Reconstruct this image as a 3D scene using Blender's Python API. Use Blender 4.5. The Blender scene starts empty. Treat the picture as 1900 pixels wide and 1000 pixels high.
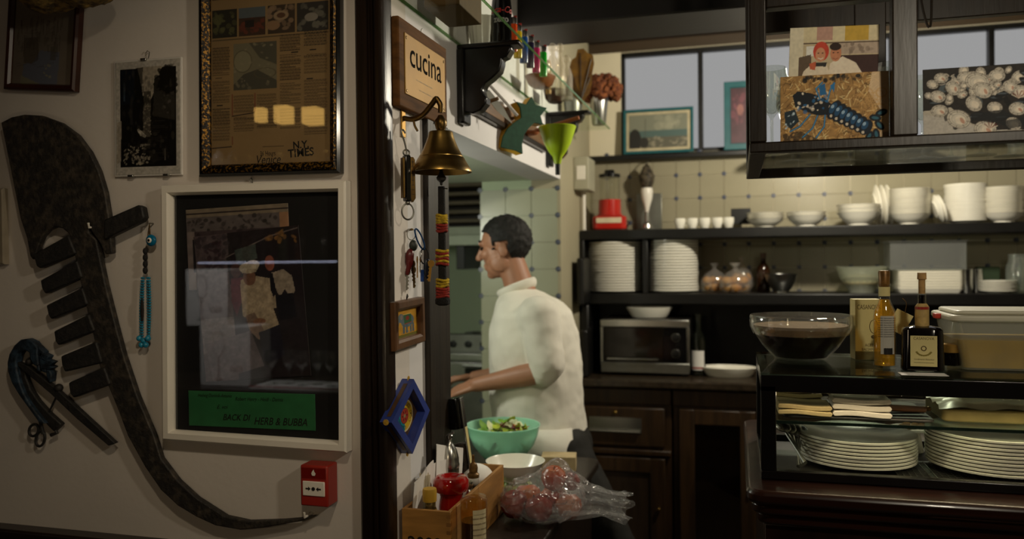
import bpy, bmesh, math, random
import numpy as np
from mathutils import Matrix, Vector
random.seed(7); RNG = np.random.default_rng(7)
PI = math.pi
SC = bpy.context.scene
COL = SC.collection

# ---------------------------------------------------------------- camera, world, lights, exposure
F, CX, CY = 1500.0, 950.0, 500.0            # focal length and centre in photo pixels (1900 x 1000)
CAMZ = 1.55
CM = Matrix.Rotation(math.radians(15.5), 3, 'Z') @ Matrix.Rotation(PI/2 - math.radians(.67), 3, 'X') @ Matrix.Rotation(math.radians(-.6), 3, 'Z')
cd = bpy.data.cameras.new('camera'); cam = bpy.data.objects.new('camera', cd); COL.objects.link(cam)
cam.matrix_world = Matrix.Translation((0, 0, CAMZ)) @ CM.to_4x4()
cd.sensor_fit = 'HORIZONTAL'; cd.sensor_width = 36; cd.lens = 36*F/1900; cd.clip_start = .05; cd.clip_end = 60
cd.dof.use_dof = True; cd.dof.focus_distance = 1.95; cd.dof.aperture_fstop = 2.2
SC.camera = cam
SC.view_settings.view_transform = 'Standard'; SC.view_settings.look = 'None'
SC.view_settings.gamma = 1; SC.view_settings.use_curve_mapping = False
SC.view_settings.exposure = 0.0

wd = bpy.data.worlds.new('world'); SC.world = wd; wd.use_nodes = True
bg = wd.node_tree.nodes['Background']; bg.inputs[0].default_value = (1, 1, 1, 1); bg.inputs[1].default_value = .335

def lamp(name, kind, loc, power, color, size=.1, size_y=None, rot=(0, 0, 0), spot=None, aim=None):
    l = bpy.data.lights.new(name, kind); l.energy = power; l.color = color
    if kind == 'AREA':
        l.shape = 'RECTANGLE' if size_y else 'DISK'; l.size = size
        if size_y: l.size_y = size_y
    else: l.shadow_soft_size = size
    if spot: l.spot_size = math.radians(spot[0]); l.spot_blend = spot[1]
    o = bpy.data.objects.new(name, l); COL.objects.link(o); o.location = loc; o.rotation_euler = (Vector(aim)-Vector(loc)).to_track_quat('-Z', 'Y').to_euler() if aim else rot
    return o
YL0 = 1.754
WARM = (1, .80, .52); SOFT = (1, .90, .74); DAY = (.93, .97, 1); FLUO = (.88, 1, .86)
lamp('bar_pendant_lamp', 'POINT', (.45, 3.30, 2.30), 66, (1, .91, .72), .06)  # added to brighten the aisle, kitchen wall and shelves; no lamp is seen there
lamp('kitchen_hanging_lamp', 'POINT', (-1.55, 2.45, 1.70), 15, (1, 1, .86), .08)
lamp('shelf_tube_light', 'AREA', (.52, 4.27, 2.062), .4, (1, .86, .52), .8, .05)
lamp('picture_wall_fill_spot', 'SPOT', (-.30, .45, 2.60), 25, (1, .82, .57), .05, spot=(56, 1), aim=(-1.15, YL0, 1.56))  # added spot; its cone gives the picture wall a bright middle and dim corners
lamp('picture_wall_low_fill', 'POINT', (-.80, .62, 1.30), 2.2, (1, .77, .47), .06)  # weak added fill for the picture wall
lamp('dining_side_fill', 'POINT', (.72, .80, 2.15), 23, (1, .88, .68), .06)  # added beside the camera to brighten the kitchen wall and the counter front
lamp('case_strip_light', 'AREA', (.65, 1.972, 1.236), 1.6, (1, .80, .52), 1.1, .012, (math.radians(-35), 0, 0))
lamp('carton_fill_spot', 'SPOT', (-2.85, .05, 2.6), 130, (1, .95, .9), .05, rot=(math.radians(-32), 0, 0), spot=(42, .5))  # added so the cartons on the far bar show in the poster glass

def ray(x, y): return CM @ Vector(((x-CX)/F, (CY-y)/F, -1))
def WY(x, y, Y): v = ray(x, y); return Vector((0, 0, CAMZ)) + v*(Y/v.y)      # photo pixel -> point on the plane y = Y
def WX(x, y, X): v = ray(x, y); return Vector((0, 0, CAMZ)) + v*(X/v.x)
def WZ(x, y, Z): v = ray(x, y); return Vector((0, 0, CAMZ)) + v*((Z-CAMZ)/v.z)
def PXM(x, Y): v = ray(x, 480); return (Y/v.y)/F                             # metres per pixel at depth Y
YL, XC = 1.754, -.788                       # picture wall plane, kitchen wall plane
YB = 4.5                                    # back wall
CEIL = 2.75

# ---------------------------------------------------------------- materials
def lin(c):
    if isinstance(c, str): c = tuple(int(c[i:i+2], 16)/255 for i in (0, 2, 4))
    return tuple(x/12.92 if x <= .04045 else ((x+.055)/1.055)**2.4 for x in c)
MATS = {}
def mat(name, col, rough=.5, metal=0, var=.12, scale=18, bump=0, bscale=None, stretch=(1, 1, 1), spec=.5, col2=None, coat=0, sss=0, detail=4, contrast=(.35, .65)):
    if name in MATS: return MATS[name]
    m = bpy.data.materials.new(name); m.use_nodes = True; nt = m.node_tree; N = nt.nodes; L = nt.links
    b = N['Principled BSDF']; c = lin(col)
    b.inputs['Roughness'].default_value = rough; b.inputs['Metallic'].default_value = metal
    b.inputs['Specular IOR Level'].default_value = spec; b.inputs['Coat Weight'].default_value = coat
    if sss: b.inputs['Subsurface Weight'].default_value = sss; b.inputs['Subsurface Radius'].default_value = (.01, .005, .003)
    tc = N.new('ShaderNodeTexCoord'); mp = N.new('ShaderNodeMapping'); mp.inputs['Scale'].default_value = stretch
    L.new(tc.outputs['Object'], mp.inputs[0])
    nz = N.new('ShaderNodeTexNoise'); nz.inputs['Scale'].default_value = scale; nz.inputs['Detail'].default_value = detail
    L.new(mp.outputs[0], nz.inputs[0])
    cr = N.new('ShaderNodeValToRGB'); e = cr.color_ramp.elements
    e[0].position, e[1].position = contrast
    c2 = lin(col2) if col2 else tuple(min(1, x*(1+var)) for x in c)
    c1 = c if col2 else tuple(x*(1-var) for x in c)
    e[0].color = (*c1, 1); e[1].color = (*c2, 1)
    L.new(nz.outputs[0], cr.inputs[0]); L.new(cr.outputs[0], b.inputs['Base Color'])
    if bump:
        bn = N.new('ShaderNodeTexNoise'); bn.inputs['Scale'].default_value = bscale or scale*3; bn.inputs['Detail'].default_value = 5
        L.new(mp.outputs[0], bn.inputs[0])
        bp = N.new('ShaderNodeBump'); bp.inputs['Strength'].default_value = bump; bp.inputs['Distance'].default_value = .004
        L.new(bn.outputs[0], bp.inputs['Height']); L.new(bp.outputs[0], b.inputs['Normal'])
    MATS[name] = m; return m
def glass(name, tint=(.95, 1, .97), refl=.08, rough=.02, haze=0, hazecol=(1, 1, 1), fm=.7, bump=0, bscale=20):
    """thin clear sheet: transparent with fresnel reflection, optional milky haze"""
    if name in MATS: return MATS[name]
    m = bpy.data.materials.new(name); m.use_nodes = True; nt = m.node_tree; N = nt.nodes; L = nt.links
    N.remove(N['Principled BSDF']); out = N['Material Output']
    tr = N.new('ShaderNodeBsdfTransparent'); tr.inputs[0].default_value = (*tint, 1)
    gl = N.new('ShaderNodeBsdfGlossy'); gl.inputs['Roughness'].default_value = rough
    lw = N.new('ShaderNodeLayerWeight'); lw.inputs['Blend'].default_value = .5      # schlick fresnel, same from both sides
    pw = N.new('ShaderNodeMath'); pw.operation = 'POWER'; pw.inputs[1].default_value = 5; L.new(lw.outputs['Facing'], pw.inputs[0])
    ad = N.new('ShaderNodeMath'); ad.operation = 'MULTIPLY_ADD'; ad.inputs[1].default_value = fm; ad.inputs[2].default_value = refl+.035*fm; ad.use_clamp = True
    L.new(pw.outputs[0], ad.inputs[0])
    base = tr
    if haze:
        df = N.new('ShaderNodeBsdfDiffuse'); df.inputs[0].default_value = (*hazecol, 1)
        tl = N.new('ShaderNodeBsdfTranslucent'); tl.inputs[0].default_value = (*hazecol, 1)
        a = N.new('ShaderNodeMixShader'); a.inputs[0].default_value = .5; L.new(df.outputs[0], a.inputs[1]); L.new(tl.outputs[0], a.inputs[2])
        h = N.new('ShaderNodeMixShader'); h.inputs[0].default_value = haze; L.new(tr.outputs[0], h.inputs[1]); L.new(a.outputs[0], h.inputs[2]); base = h
    mx = N.new('ShaderNodeMixShader'); L.new(ad.outputs[0], mx.inputs[0]); L.new(base.outputs[0], mx.inputs[1]); L.new(gl.outputs[0], mx.inputs[2])
    if bump:
        tc = N.new('ShaderNodeTexCoord'); bn = N.new('ShaderNodeTexNoise'); bn.inputs['Scale'].default_value = bscale; bn.inputs['Detail'].default_value = 3; bn.inputs['Distortion'].default_value = 1.5
        bp = N.new('ShaderNodeBump'); bp.inputs['Strength'].default_value = bump; bp.inputs['Distance'].default_value = .02
        L.new(tc.outputs['Object'], bn.inputs[0]); L.new(bn.outputs[0], bp.inputs['Height']); L.new(bp.outputs[0], gl.inputs['Normal']); L.new(bp.outputs[0], lw.inputs['Normal'])
    L.new(mx.outputs[0], out.inputs[0]); MATS[name] = m; return m
def emit(name, col, s):
    m = mat(name, (0, 0, 0)); b = m.node_tree.nodes['Principled BSDF']
    b.inputs['Emission Color'].default_value = (*lin(col), 1); b.inputs['Emission Strength'].default_value = s; return m
def printmat(name, rough=.45):
    if name in MATS: return MATS[name]
    m = bpy.data.materials.new(name); m.use_nodes = True; nt = m.node_tree
    a = nt.nodes.new('ShaderNodeAttribute'); a.attribute_name = 'Col'
    b = nt.nodes['Principled BSDF']; nt.links.new(a.outputs['Color'], b.inputs['Base Color']); b.inputs['Roughness'].default_value = rough
    MATS[name] = m; return m

plaster = mat('plaster', 'd6cec6', .85, var=.05, scale=3, bump=.12, bscale=60)
plasterk = mat('plaster_kitchen', 'dfdcdc', .8, var=.04, scale=3, bump=.1, bscale=60)
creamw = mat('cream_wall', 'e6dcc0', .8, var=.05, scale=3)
greenw = mat('green_wall', 'b8c6a8', .7, var=.04, scale=2)
soffitm = mat('soffit_paint', 'c3cdb8', .6, var=.03, scale=2)
dwood = mat('dark_wood', '1c120c', .32, var=.4, scale=6, stretch=(8, 8, .6), bump=.15, bscale=20)
dwoodx = mat('dark_wood_lengthwise', '1d130d', .34, var=.4, scale=6, stretch=(.6, 8, 8), bump=.15, bscale=20)
redwood = mat('red_brown_wood', '27120a', .28, var=.35, scale=5, stretch=(.5, 8, 8), coat=.3)
jambw = mat('jamb_wood', '20170d', .5, var=.35, scale=7, stretch=(6, 6, .5), bump=.2, bscale=20)
oldwood = mat('brown_cabinet_wood', '32210f', .4, var=.35, scale=6, stretch=(6, 6, .6), bump=.1)
blackp = mat('black_paint', '0d0c0b', .4, var=.3, scale=10)
blackgl = mat('black_gloss', '0a0a0a', .12, var=.2, scale=10)
ceilm = mat('ceiling_wood', '2a2018', .6, var=.25, scale=3, stretch=(1, 8, 1))
floorm = mat('floor_tile', '3b2f24', .5, var=.2, scale=4)
iron = mat('wrought_iron', '222120', .6, metal=.15, scale=60, bump=.5, bscale=110, col2='35312d', contrast=(.4, .8))
ironhead = mat('iron_head', '292623', .6, metal=.15, scale=55, bump=.6, bscale=120, col2='544b40', contrast=(.45, .8))
ironb = mat('blue_patina_iron', '18212b', .6, metal=.15, scale=40, bump=.7, bscale=90, col2='34495c', contrast=(.4, .7))
brass = mat('brass', '8c713c', .33, metal=1, var=.2, scale=14, bump=.04)
brassd = mat('brass_dark', '5d4826', .4, metal=1, var=.25, scale=20, bump=.1)
brassp = mat('brass_plate', 'a8823e', .5, metal=.8, var=.14, scale=9)
steel = mat('steel', 'b9b9b4', .25, metal=1, var=.08, scale=12)
steeld = mat('steel_dull', '8d8d86', .4, metal=1, var=.15, scale=8)
white = mat('white_porcelain', 'ebe7da', .22, var=.02, scale=8)
whitep = mat('white_lacquer', 'ece6da', .35, var=.03, scale=8)
paper = mat('paper', 'e6e2dc', .8, var=.04, scale=12, bump=.1)
creamp = mat('cream_card', 'd8c98a', .7, var=.06, scale=10)
ink = mat('black_ink', '14110e', .7, var=.1)
inkw = mat('white_ink', 'd8d4ca', .7, var=.05)
mirrorgl = glass('picture_glass', (1, 1, 1), .03, .004, fm=.9)
windowgl = glass('window_glass', (.98, .98, .98), -.015)
clear = glass('clear_glass', (.985, .99, .97), .02)
greengl = glass('green_glass_sheet', (.97, 1, .96), .0, fm=.22)
greenedge = glass('green_glass_edge', (.5, .75, .42), .10, .12, .45, (.20, .40, .13))
plastic = glass('clear_plastic', (.9, .92, .9), .04, .15, .12)

# ---------------------------------------------------------------- mesh helpers
class MB:
    def __init__(s): s.v = []; s.f = []
    def add(s, vs, fs): k = len(s.v); s.v += [tuple(p) for p in vs]; s.f += [tuple(i+k for i in f) for f in fs]; return s
    def bx(s, x0, x1, y0, y1, z0, z1, m=None):
        vs = [Vector((x, y, z)) for x in (x0, x1) for y in (y0, y1) for z in (z0, z1)]
        if m: vs = [m @ p for p in vs]
        return s.add(vs, [(0, 1, 3, 2), (4, 6, 7, 5), (0, 4, 5, 1), (2, 3, 7, 6), (0, 2, 6, 4), (1, 5, 7, 3)])
    def box(s, c, d, m=None): return s.bx(c[0]-d[0]/2, c[0]+d[0]/2, c[1]-d[1]/2, c[1]+d[1]/2, c[2]-d[2]/2, c[2]+d[2]/2, m)
    def prism(s, poly, y0, y1):      # outline in x,z pushed along y
        n = len(poly); vs = [(p[0], y0, p[1]) for p in poly]+[(p[0], y1, p[1]) for p in poly]
        return s.add(vs, [tuple(range(n)), tuple(range(2*n-1, n-1, -1))]+[(i, i+n, (i+1) % n+n, (i+1) % n) for i in range(n)])
    def slab(s, poly, z0, z1):       # outline in x,y pushed along z
        n = len(poly); vs = [(p[0], p[1], z0) for p in poly]+[(p[0], p[1], z1) for p in poly]
        return s.add(vs, [tuple(range(n)), tuple(range(2*n-1, n-1, -1))]+[(i, i+n, (i+1) % n+n, (i+1) % n) for i in range(n)])
    def lathe(s, prof, n=24, c=(0, 0, 0), m=None, sx=1, sy=1):
        vs = []; fs = []; rings = []
        for r, z in prof:
            if r < 1e-6: rings.append([len(vs)]); vs.append(Vector((c[0], c[1], c[2]+z)))
            else:
                rings.append(list(range(len(vs), len(vs)+n)))
                vs += [Vector((c[0]+sx*r*math.cos(2*PI*i/n), c[1]+sy*r*math.sin(2*PI*i/n), c[2]+z)) for i in range(n)]
        for a, b in zip(rings, rings[1:]):
            if len(a) == 1 and len(b) == 1: continue
            for i in range(n):
                j = (i+1) % n
                if len(a) == 1: fs.append((a[0], b[i], b[j]))
                elif len(b) == 1: fs.append((a[i], a[j], b[0]))
                else: fs.append((a[i], a[j], b[j], b[i]))
        if m: vs = [m @ p for p in vs]
        return s.add(vs, fs)
    def tube(s, path, r, n=8, closed=False, caps=True, flat=1):
        P = [Vector(p) for p in path]; k = len(P); R = r if hasattr(r, '__len__') else [r]*k
        vs = []; fs = []; prev = None
        for i in range(k):
            a = P[i-1] if (i or closed) else P[i]; b = P[(i+1) % k] if (i < k-1 or closed) else P[i]
            t = (b-a).normalized()
            if prev is None:
                u = t.cross(Vector((0, 0, 1)))
                if u.length < .05: u = t.cross(Vector((0, 1, 0)))
            else: u = prev - t*prev.dot(t)
            u.normalize(); w = t.cross(u); prev = u
            vs += [P[i]+R[i]*(u*math.cos(2*PI*q/n)+w*flat*math.sin(2*PI*q/n)) for q in range(n)]
        for i in range(k if closed else k-1):
            a = i*n; b = ((i+1) % k)*n
            fs += [(a+q, a+(q+1) % n, b+(q+1) % n, b+q) for q in range(n)]
        if caps and not closed: fs += [tuple(range(n)), tuple(range(k*n-1, (k-1)*n-1, -1))]
        return s.add(vs, fs)
    def ell(s, c, r, nu=16, nv=10, m=None):
        if not hasattr(r, '__len__'): r = (r, r, r)
        vs = [Vector((0, 0, -r[2]))]; fs = []
        for j in range(1, nv):
            th = -PI/2+PI*j/nv
            vs += [Vector((r[0]*math.cos(th)*math.cos(2*PI*i/nu), r[1]*math.cos(th)*math.sin(2*PI*i/nu), r[2]*math.sin(th))) for i in range(nu)]
        vs.append(Vector((0, 0, r[2]))); e = len(vs)-1
        for i in range(nu):
            k = (i+1) % nu; fs.append((0, 1+k, 1+i)); fs.append((e, e-nu+i, e-nu+k))
            for j in range(nv-2): fs.append((1+j*nu+i, 1+j*nu+k, 1+(j+1)*nu+k, 1+(j+1)*nu+i))
        if m: vs = [m @ p for p in vs]
        return s.add([p+Vector(c) for p in vs], fs)
    def cap(s, p, q, r0, r1, n=12):       # tapered capsule
        p = Vector(p); q = Vector(q); d = (q-p).normalized(); path = []; rr = []
        for k in (0, .35, .7, .93): path.append(p-d*r0*math.cos(k*PI/2)); rr.append(max(r0*math.sin(k*PI/2), .0004))
        path.append(p); rr.append(r0); path.append(q); rr.append(r1)
        for k in (.93, .7, .35, 0): path.append(q+d*r1*math.cos(k*PI/2)); rr.append(max(r1*math.sin(k*PI/2), .0004))
        return s.tube(path, rr, n)
    def mesh(s, name, ang=35):
        me = bpy.data.meshes.new(name); me.from_pydata(s.v, [], s.f)
        bm = bmesh.new(); bm.from_mesh(me); bmesh.ops.recalc_face_normals(bm, faces=bm.faces); bm.to_mesh(me); bm.free()
        me.polygons.foreach_set('use_smooth', [True]*len(me.polygons)); me.set_sharp_from_angle(angle=math.radians(ang))
        return me
    def build(s, name, m, parent=None, bev=0, ang=35, loc=None, rot=None, label=None):
        o = bpy.data.objects.new(name, s.mesh(name, ang)); COL.objects.link(o); o.data.materials.append(m)
        if parent: o.parent = parent
        if loc is not None: o.location = loc
        if rot is not None: o.rotation_euler = rot
        if label: o['label'] = label
        if bev:
            b = o.modifiers.new('bevel', 'BEVEL'); b.width = bev; b.segments = 2; b.limit_method = 'ANGLE'; b.angle_limit = math.radians(40)
        return o
def tag(o, label=None, cat=None, group=None, kind=None):
    if label: o['label'] = label
    if cat: o['category'] = cat
    if group: o['group'] = group
    if kind: o['kind'] = kind
    return o
def thing(name, label, cat, loc=(0, 0, 0), rot=(0, 0, 0), group=None):
    o = bpy.data.objects.new(name, None); COL.objects.link(o); o.empty_display_size = .05
    o.location = loc; o.rotation_euler = rot
    return tag(o, label, cat, group)
def share(name, src, parent, loc=(0, 0, 0), rot=(0, 0, 0), m=None):
    o = src.copy(); COL.objects.link(o); o.name = name; o.parent = parent; o.location = loc; o.rotation_euler = rot; return o
def dup(o, loc=None, rot=None, label=None, parent=None):
    c = o.copy(); COL.objects.link(c); c.parent = parent
    if loc is not None: c.location = loc
    if rot is not None: c.rotation_euler = rot
    if label: c['label'] = label
    for ch in [x for x in o.children]: dup(ch, parent=c)
    return c
def struct(name, mb, m, bev=0): return tag(mb.build(name, m, bev=bev), kind='structure')
def text(name, s, size, m, parent, loc, rot=(0, 0, 0), shear=0, bold=0, xs=1):
    cu = bpy.data.curves.new('txt', 'FONT'); cu.body = s; cu.size = size; cu.shear = shear; cu.align_x = 'CENTER'; cu.align_y = 'CENTER'; cu.offset = bold; cu.resolution_u = 3
    t = bpy.data.objects.new('txt', cu); me = bpy.data.meshes.new_from_object(t); bpy.data.objects.remove(t); bpy.data.curves.remove(cu)
    for v in me.vertices: v.co = (v.co.x*xs, 0, v.co.y)
    me.materials.clear(); me.materials.append(m)
    o = bpy.data.objects.new(name, me); COL.objects.link(o); o.parent = parent; o.location = loc; o.rotation_euler = rot
    return o
def sweep_frame(w, h, prof):
    """rectangular moulding: prof = [(inset, out)], lies in xz, wall at y=0, out = -y"""
    mb = MB(); n = len(prof); vs = []
    for i, o in prof: vs += [(-w/2+i, -o, -h/2+i), (w/2-i, -o, -h/2+i), (w/2-i, -o, h/2-i), (-w/2+i, -o, h/2-i)]
    fs = [(4*k+a, 4*k+(a+1) % 4, 4*k+4+(a+1) % 4, 4*k+4+a) for k in range(n-1) for a in range(4)]
    fs += [(4*(n-1)+a, 4*(n-1)+(a+1) % 4, (a+1) % 4, a) for a in range(4)]
    return mb.add(vs, fs)

# ---------------------------------------------------------------- flat prints painted point by point (photo-pixel coordinates)
class Canvas:
    def __init__(s, x0, y0, x1, y1, step=1.3, col='000000'):
        s.b = (x0, y0, x1, y1); s.nx = max(2, int((x1-x0)/step)); s.ny = max(2, int((y1-y0)/step))
        s.X, s.Y = np.meshgrid(np.linspace(x0, x1, s.nx), np.linspace(y0, y1, s.ny)); s.a = np.zeros((s.ny, s.nx, 3)); s.step = step
        s.fill(col)
    def c(s, col): return np.array(lin(col))
    def fill(s, col): s.a[:] = s.c(col)
    def mask(s, m, col, op=1): m = np.clip(m, 0, 1)[..., None]*op; s.a = s.a*(1-m)+s.c(col)*m
    def rect(s, x0, y0, x1, y1, col, op=1): s.mask(((s.X >= x0) & (s.X <= x1) & (s.Y >= y0) & (s.Y <= y1)).astype(float), col, op)
    def ell(s, x, y, rx, ry, col, op=1, rot=0, soft=0):
        c, q = math.cos(rot), math.sin(rot); u = (s.X-x)*c+(s.Y-y)*q; v = -(s.X-x)*q+(s.Y-y)*c
        d = np.sqrt((u/rx)**2+(v/ry)**2); e = max(soft, s.step*.6/min(rx, ry)); s.mask((1-d)/e+.5, col, op)
    def ring(s, x, y, rx, ry, w, col, op=1, rot=0):
        c, q = math.cos(rot), math.sin(rot); u = (s.X-x)*c+(s.Y-y)*q; v = -(s.X-x)*q+(s.Y-y)*c
        d = np.abs(np.sqrt((u/rx)**2+(v/ry)**2)-1)*min(rx, ry); s.mask((w/2-d)/s.step+.5, col, op)
    def poly(s, pts, col, op=1):
        m = np.zeros(s.X.shape, bool); n = len(pts)
        for i in range(n):
            (xa, ya), (xb, yb) = pts[i], pts[(i+1) % n]
            if ya == yb: continue
            cond = (s.Y > min(ya, yb)) & (s.Y <= max(ya, yb)); m ^= cond & (s.X < xa+(s.Y-ya)*(xb-xa)/(yb-ya))
        s.mask(m.astype(float), col, op)
    def line(s, pts, w, col, op=1):
        for (xa, ya), (xb, yb) in zip(pts, pts[1:]):
            dx, dy = xb-xa, yb-ya; L2 = dx*dx+dy*dy+1e-9; t = np.clip(((s.X-xa)*dx+(s.Y-ya)*dy)/L2, 0, 1)
            d = np.hypot(s.X-xa-t*dx, s.Y-ya-t*dy); s.mask((w/2-d)/s.step+.5, col, op)
    def speck(s, x0, y0, x1, y1, col, n, r, op=1):
        for _ in range(n):
            s.ell(random.uniform(x0, x1), random.uniform(y0, y1), r*random.uniform(.4, 1.3), r*random.uniform(.4, 1.3), col, op*random.uniform(.4, 1), random.uniform(0, 3))
    def noise(s, amp, sc=6):
        g = RNG.random((s.ny//sc+2, s.nx//sc+2)); yy = np.linspace(0, g.shape[0]-1.01, s.ny); xx = np.linspace(0, g.shape[1]-1.01, s.nx)
        yi = yy.astype(int)[:, None]; xi = xx.astype(int)[None]; fy = (yy % 1)[:, None]; fx = (xx % 1)[None]
        v = g[yi, xi]*(1-fy)*(1-fx)+g[yi+1, xi]*fy*(1-fx)+g[yi, xi+1]*(1-fy)*fx+g[yi+1, xi+1]*fy*fx
        s.a = np.clip(s.a*(1+amp*(v-.5)[..., None]*2), 0, 1)
    def sheet(s, name, w, h, parent, loc=(0, 0, 0), rot=(0, 0, 0), rough=.45, thick=.0008, poly=None, shade='print', label=None, gain=1):
        """w x h metres, centred, facing -y"""
        nx, ny = s.nx, s.ny; vx = np.linspace(-w/2, w/2, nx); vz = np.linspace(h/2, -h/2, ny)
        co = np.zeros((ny, nx, 3)); co[..., 0] = vx[None]; co[..., 2] = vz[:, None]
        me = bpy.data.meshes.new(name); me.vertices.add(nx*ny); me.vertices.foreach_set('co', co.ravel())
        idx = np.arange(nx*ny).reshape(ny, nx)
        q = np.stack([idx[1:, :-1], idx[1:, 1:], idx[:-1, 1:], idx[:-1, :-1]], -1).reshape(-1, 4)
        if poly:      # keep only the cells inside an outline given in photo pixels
            cv = Canvas.__new__(Canvas); cv.X, cv.Y, cv.a = s.X, s.Y, np.zeros(s.a.shape); Canvas.poly(cv, poly, 'ffffff')
            q = q[(cv.a[..., 0] > .5)[:-1, :-1].ravel()]
        me.loops.add(q.size); me.loops.foreach_set('vertex_index', q.ravel()); me.polygons.add(len(q))
        me.polygons.foreach_set('loop_start', np.arange(0, q.size, 4)); me.update(calc_edges=True); me.validate()
        at = me.color_attributes.new('Col', 'FLOAT_COLOR', 'POINT'); cc = np.ones((ny*nx, 4)); cc[:, :3] = np.clip(s.a.reshape(-1, 3)*gain, 0, .92); at.data.foreach_set('color', cc.ravel())
        me.materials.append(printmat('%s_%d' % (shade, int(rough*100)), rough))
        o = bpy.data.objects.new(name, me); COL.objects.link(o); o.parent = parent; o.location = loc; o.rotation_euler = rot
        if thick: md = o.modifiers.new('thickness', 'SOLIDIFY'); md.thickness = thick; md.offset = -1
        if label: o['label'] = label
        return o
def fit(q, Y=None, X=None, off=0):
    """four photo corners TL TR BR BL on a wall -> centre, width, height, tilt"""
    P = [WY(*p, Y-off) if Y is not None else WX(*p, X+off) for p in q]
    c = sum(P, Vector())/4; w = ((P[1]-P[0]).length+(P[2]-P[3]).length)/2; h = ((P[0]-P[3]).length+(P[1]-P[2]).length)/2
    e = P[1]-P[0]+P[2]-P[3]; hor = e.x if Y is not None else e.y
    return c, w, h, math.atan2(e.z, hor)
# ---------------------------------------------------------------- the setting
LZ = 1.925                                   # head of the kitchen opening
OY0, OY1 = 2.155, 3.70                       # opening along the kitchen wall
struct('floor', MB().bx(-4.2, 3.6, -3.2, 5.1, -.1, 0), floorm)
struct('ceiling', MB().bx(-4.2, 3.6, -3.2, YB+.14, CEIL, CEIL+.1).bx(-4.2, XC-.14, YB+.14, 5.1, CEIL, CEIL+.1), ceilm)
struct('wall_left', MB().bx(-4.2, XC, YL, YL+.12, 0, CEIL), plaster)
struct('wall_kitchen', MB().bx(XC-.14, XC, YL+.12, OY0, 0, CEIL).bx(XC-.14, XC, OY0, OY1, LZ, CEIL), plasterk)
struct('wall_pillar', MB().bx(XC-.14, XC, OY1, YB, 0, CEIL), mat('plaster_kitchen_dimmed', 'a49c82', .7, var=.04, scale=3))  # far end of the kitchen wall; its dimmer light is put into the colour
struct('wall_far_left', MB().bx(-4.3, -4.2, -3.2, 5.1, 0, CEIL), mat('panelling_wood', '2a1c12', .6, var=.3, scale=4))
struct('wall_behind', MB().bx(-4.2, 3.6, -3.3, -3.2, 0, CEIL), MATS['panelling_wood'])
struct('wall_right', MB().bx(3.6, 3.7, -3.2, YB+.14, 0, CEIL), creamw)
# back wall with the high window band
WX0, WX1, WZ0, WZ1 = WY(1152, 200, YB).x, 2.6, 2.125, 2.695
wb = struct('wall_back', MB().bx(XC-.14, 3.6, YB, YB+.14, 0, WZ0).bx(XC-.14, 3.6, YB, YB+.14, WZ1, CEIL).bx(XC-.14, WX0, YB, YB+.14, WZ0, WZ1).bx(WX1, 3.6, YB, YB+.14, WZ0, WZ1), creamw)
struct('trim_2', MB().bx(XC, 3.6, YB-.012, YB, WZ1, CEIL), mat('lintel_wood', '3a2c1a', .6, var=.2, scale=3, stretch=(.4, 4, 4)), .003)
win = struct('window_1', MB().bx(WX0, WX1, YB+.02, YB+.06, WZ0, WZ0+.025).bx(WX0, WX1, YB+.02, YB+.06, WZ1-.025, WZ1).bx(WX0, WX0+.02, YB+.02, YB+.06, WZ0, WZ1).bx(WX1-.02, WX1, YB+.02, YB+.06, WZ0, WZ1), blackp, .003)
mul = [WY(p, 180, YB+.04).x for p in (1300, 1400, 1655, 1838)]+[1.75, 2.2]
xs = [WX0]+mul+[WX1]
for x in mul: MB().bx(x-.013, x+.013, YB+.015, YB+.065, WZ0+.01, WZ1-.01).build('mullion', blackp, win, .003)
for a, b in zip(xs, xs[1:]): MB().bx(a+.012, b-.012, YB+.037, YB+.043, WZ0+.02, WZ1-.02).build('pane', windowgl, win)
tag(MB().bx(XC, 2.7, YB-.075, YB-.001, WZ0-.035, WZ0-.008).build('trim_3', blackp, bev=.004), kind='structure')     # dark ledge under the window
# dark beam across the aisle
struct('trim_4', MB().bx(XC, 3.6, 2.95, 3.25, 2.425, CEIL), mat('beam_wood', '0e0a07', .55, var=.3, scale=4, stretch=(.4, 5, 5), bump=.1), .006)
# corner post between the picture wall and the kitchen wall: fluted dark wood
px0 = WY(663, 500, YL-.02).x
prof = [(px0, YL), (px0, YL-.016), (px0+.006, YL-.022), (px0+.030, YL-.022), (px0+.033, YL-.015), (px0+.037, YL-.015), (px0+.040, YL-.024), (px0+.046, YL-.026), (px0+.049, YL-.017),
        (px0+.053, YL-.017), (px0+.056, YL-.028), (XC-.004, YL-.030), (XC+.004, YL-.028), (XC+.007, YL-.022), (XC+.007, YL+.018), (XC, YL+.02), (XC-.02, YL)]
struct('trim_5', MB().slab(prof, 0, CEIL), dwood)
# door casing and jamb of the kitchen opening
jx = WX(786, 500, XC).y
struct('trim_6', MB().bx(XC, XC+.016, jx, jx+.045, .85, LZ+.02).bx(XC-.14, XC+.008, jx+.045, OY0, .85, LZ), jambw, .003)
# wainscot under the picture wall
wz = WY(90, 985, YL-.03).z
ws = struct('trim_7', MB().bx(-4.2, px0-.36, YL-.018, YL, 0, wz-.03), dwood)
MB().bx(-4.2, px0-.36, YL-.05, YL, wz-.035, wz).build('cap_rail', dwoodx, ws, .006)
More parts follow.
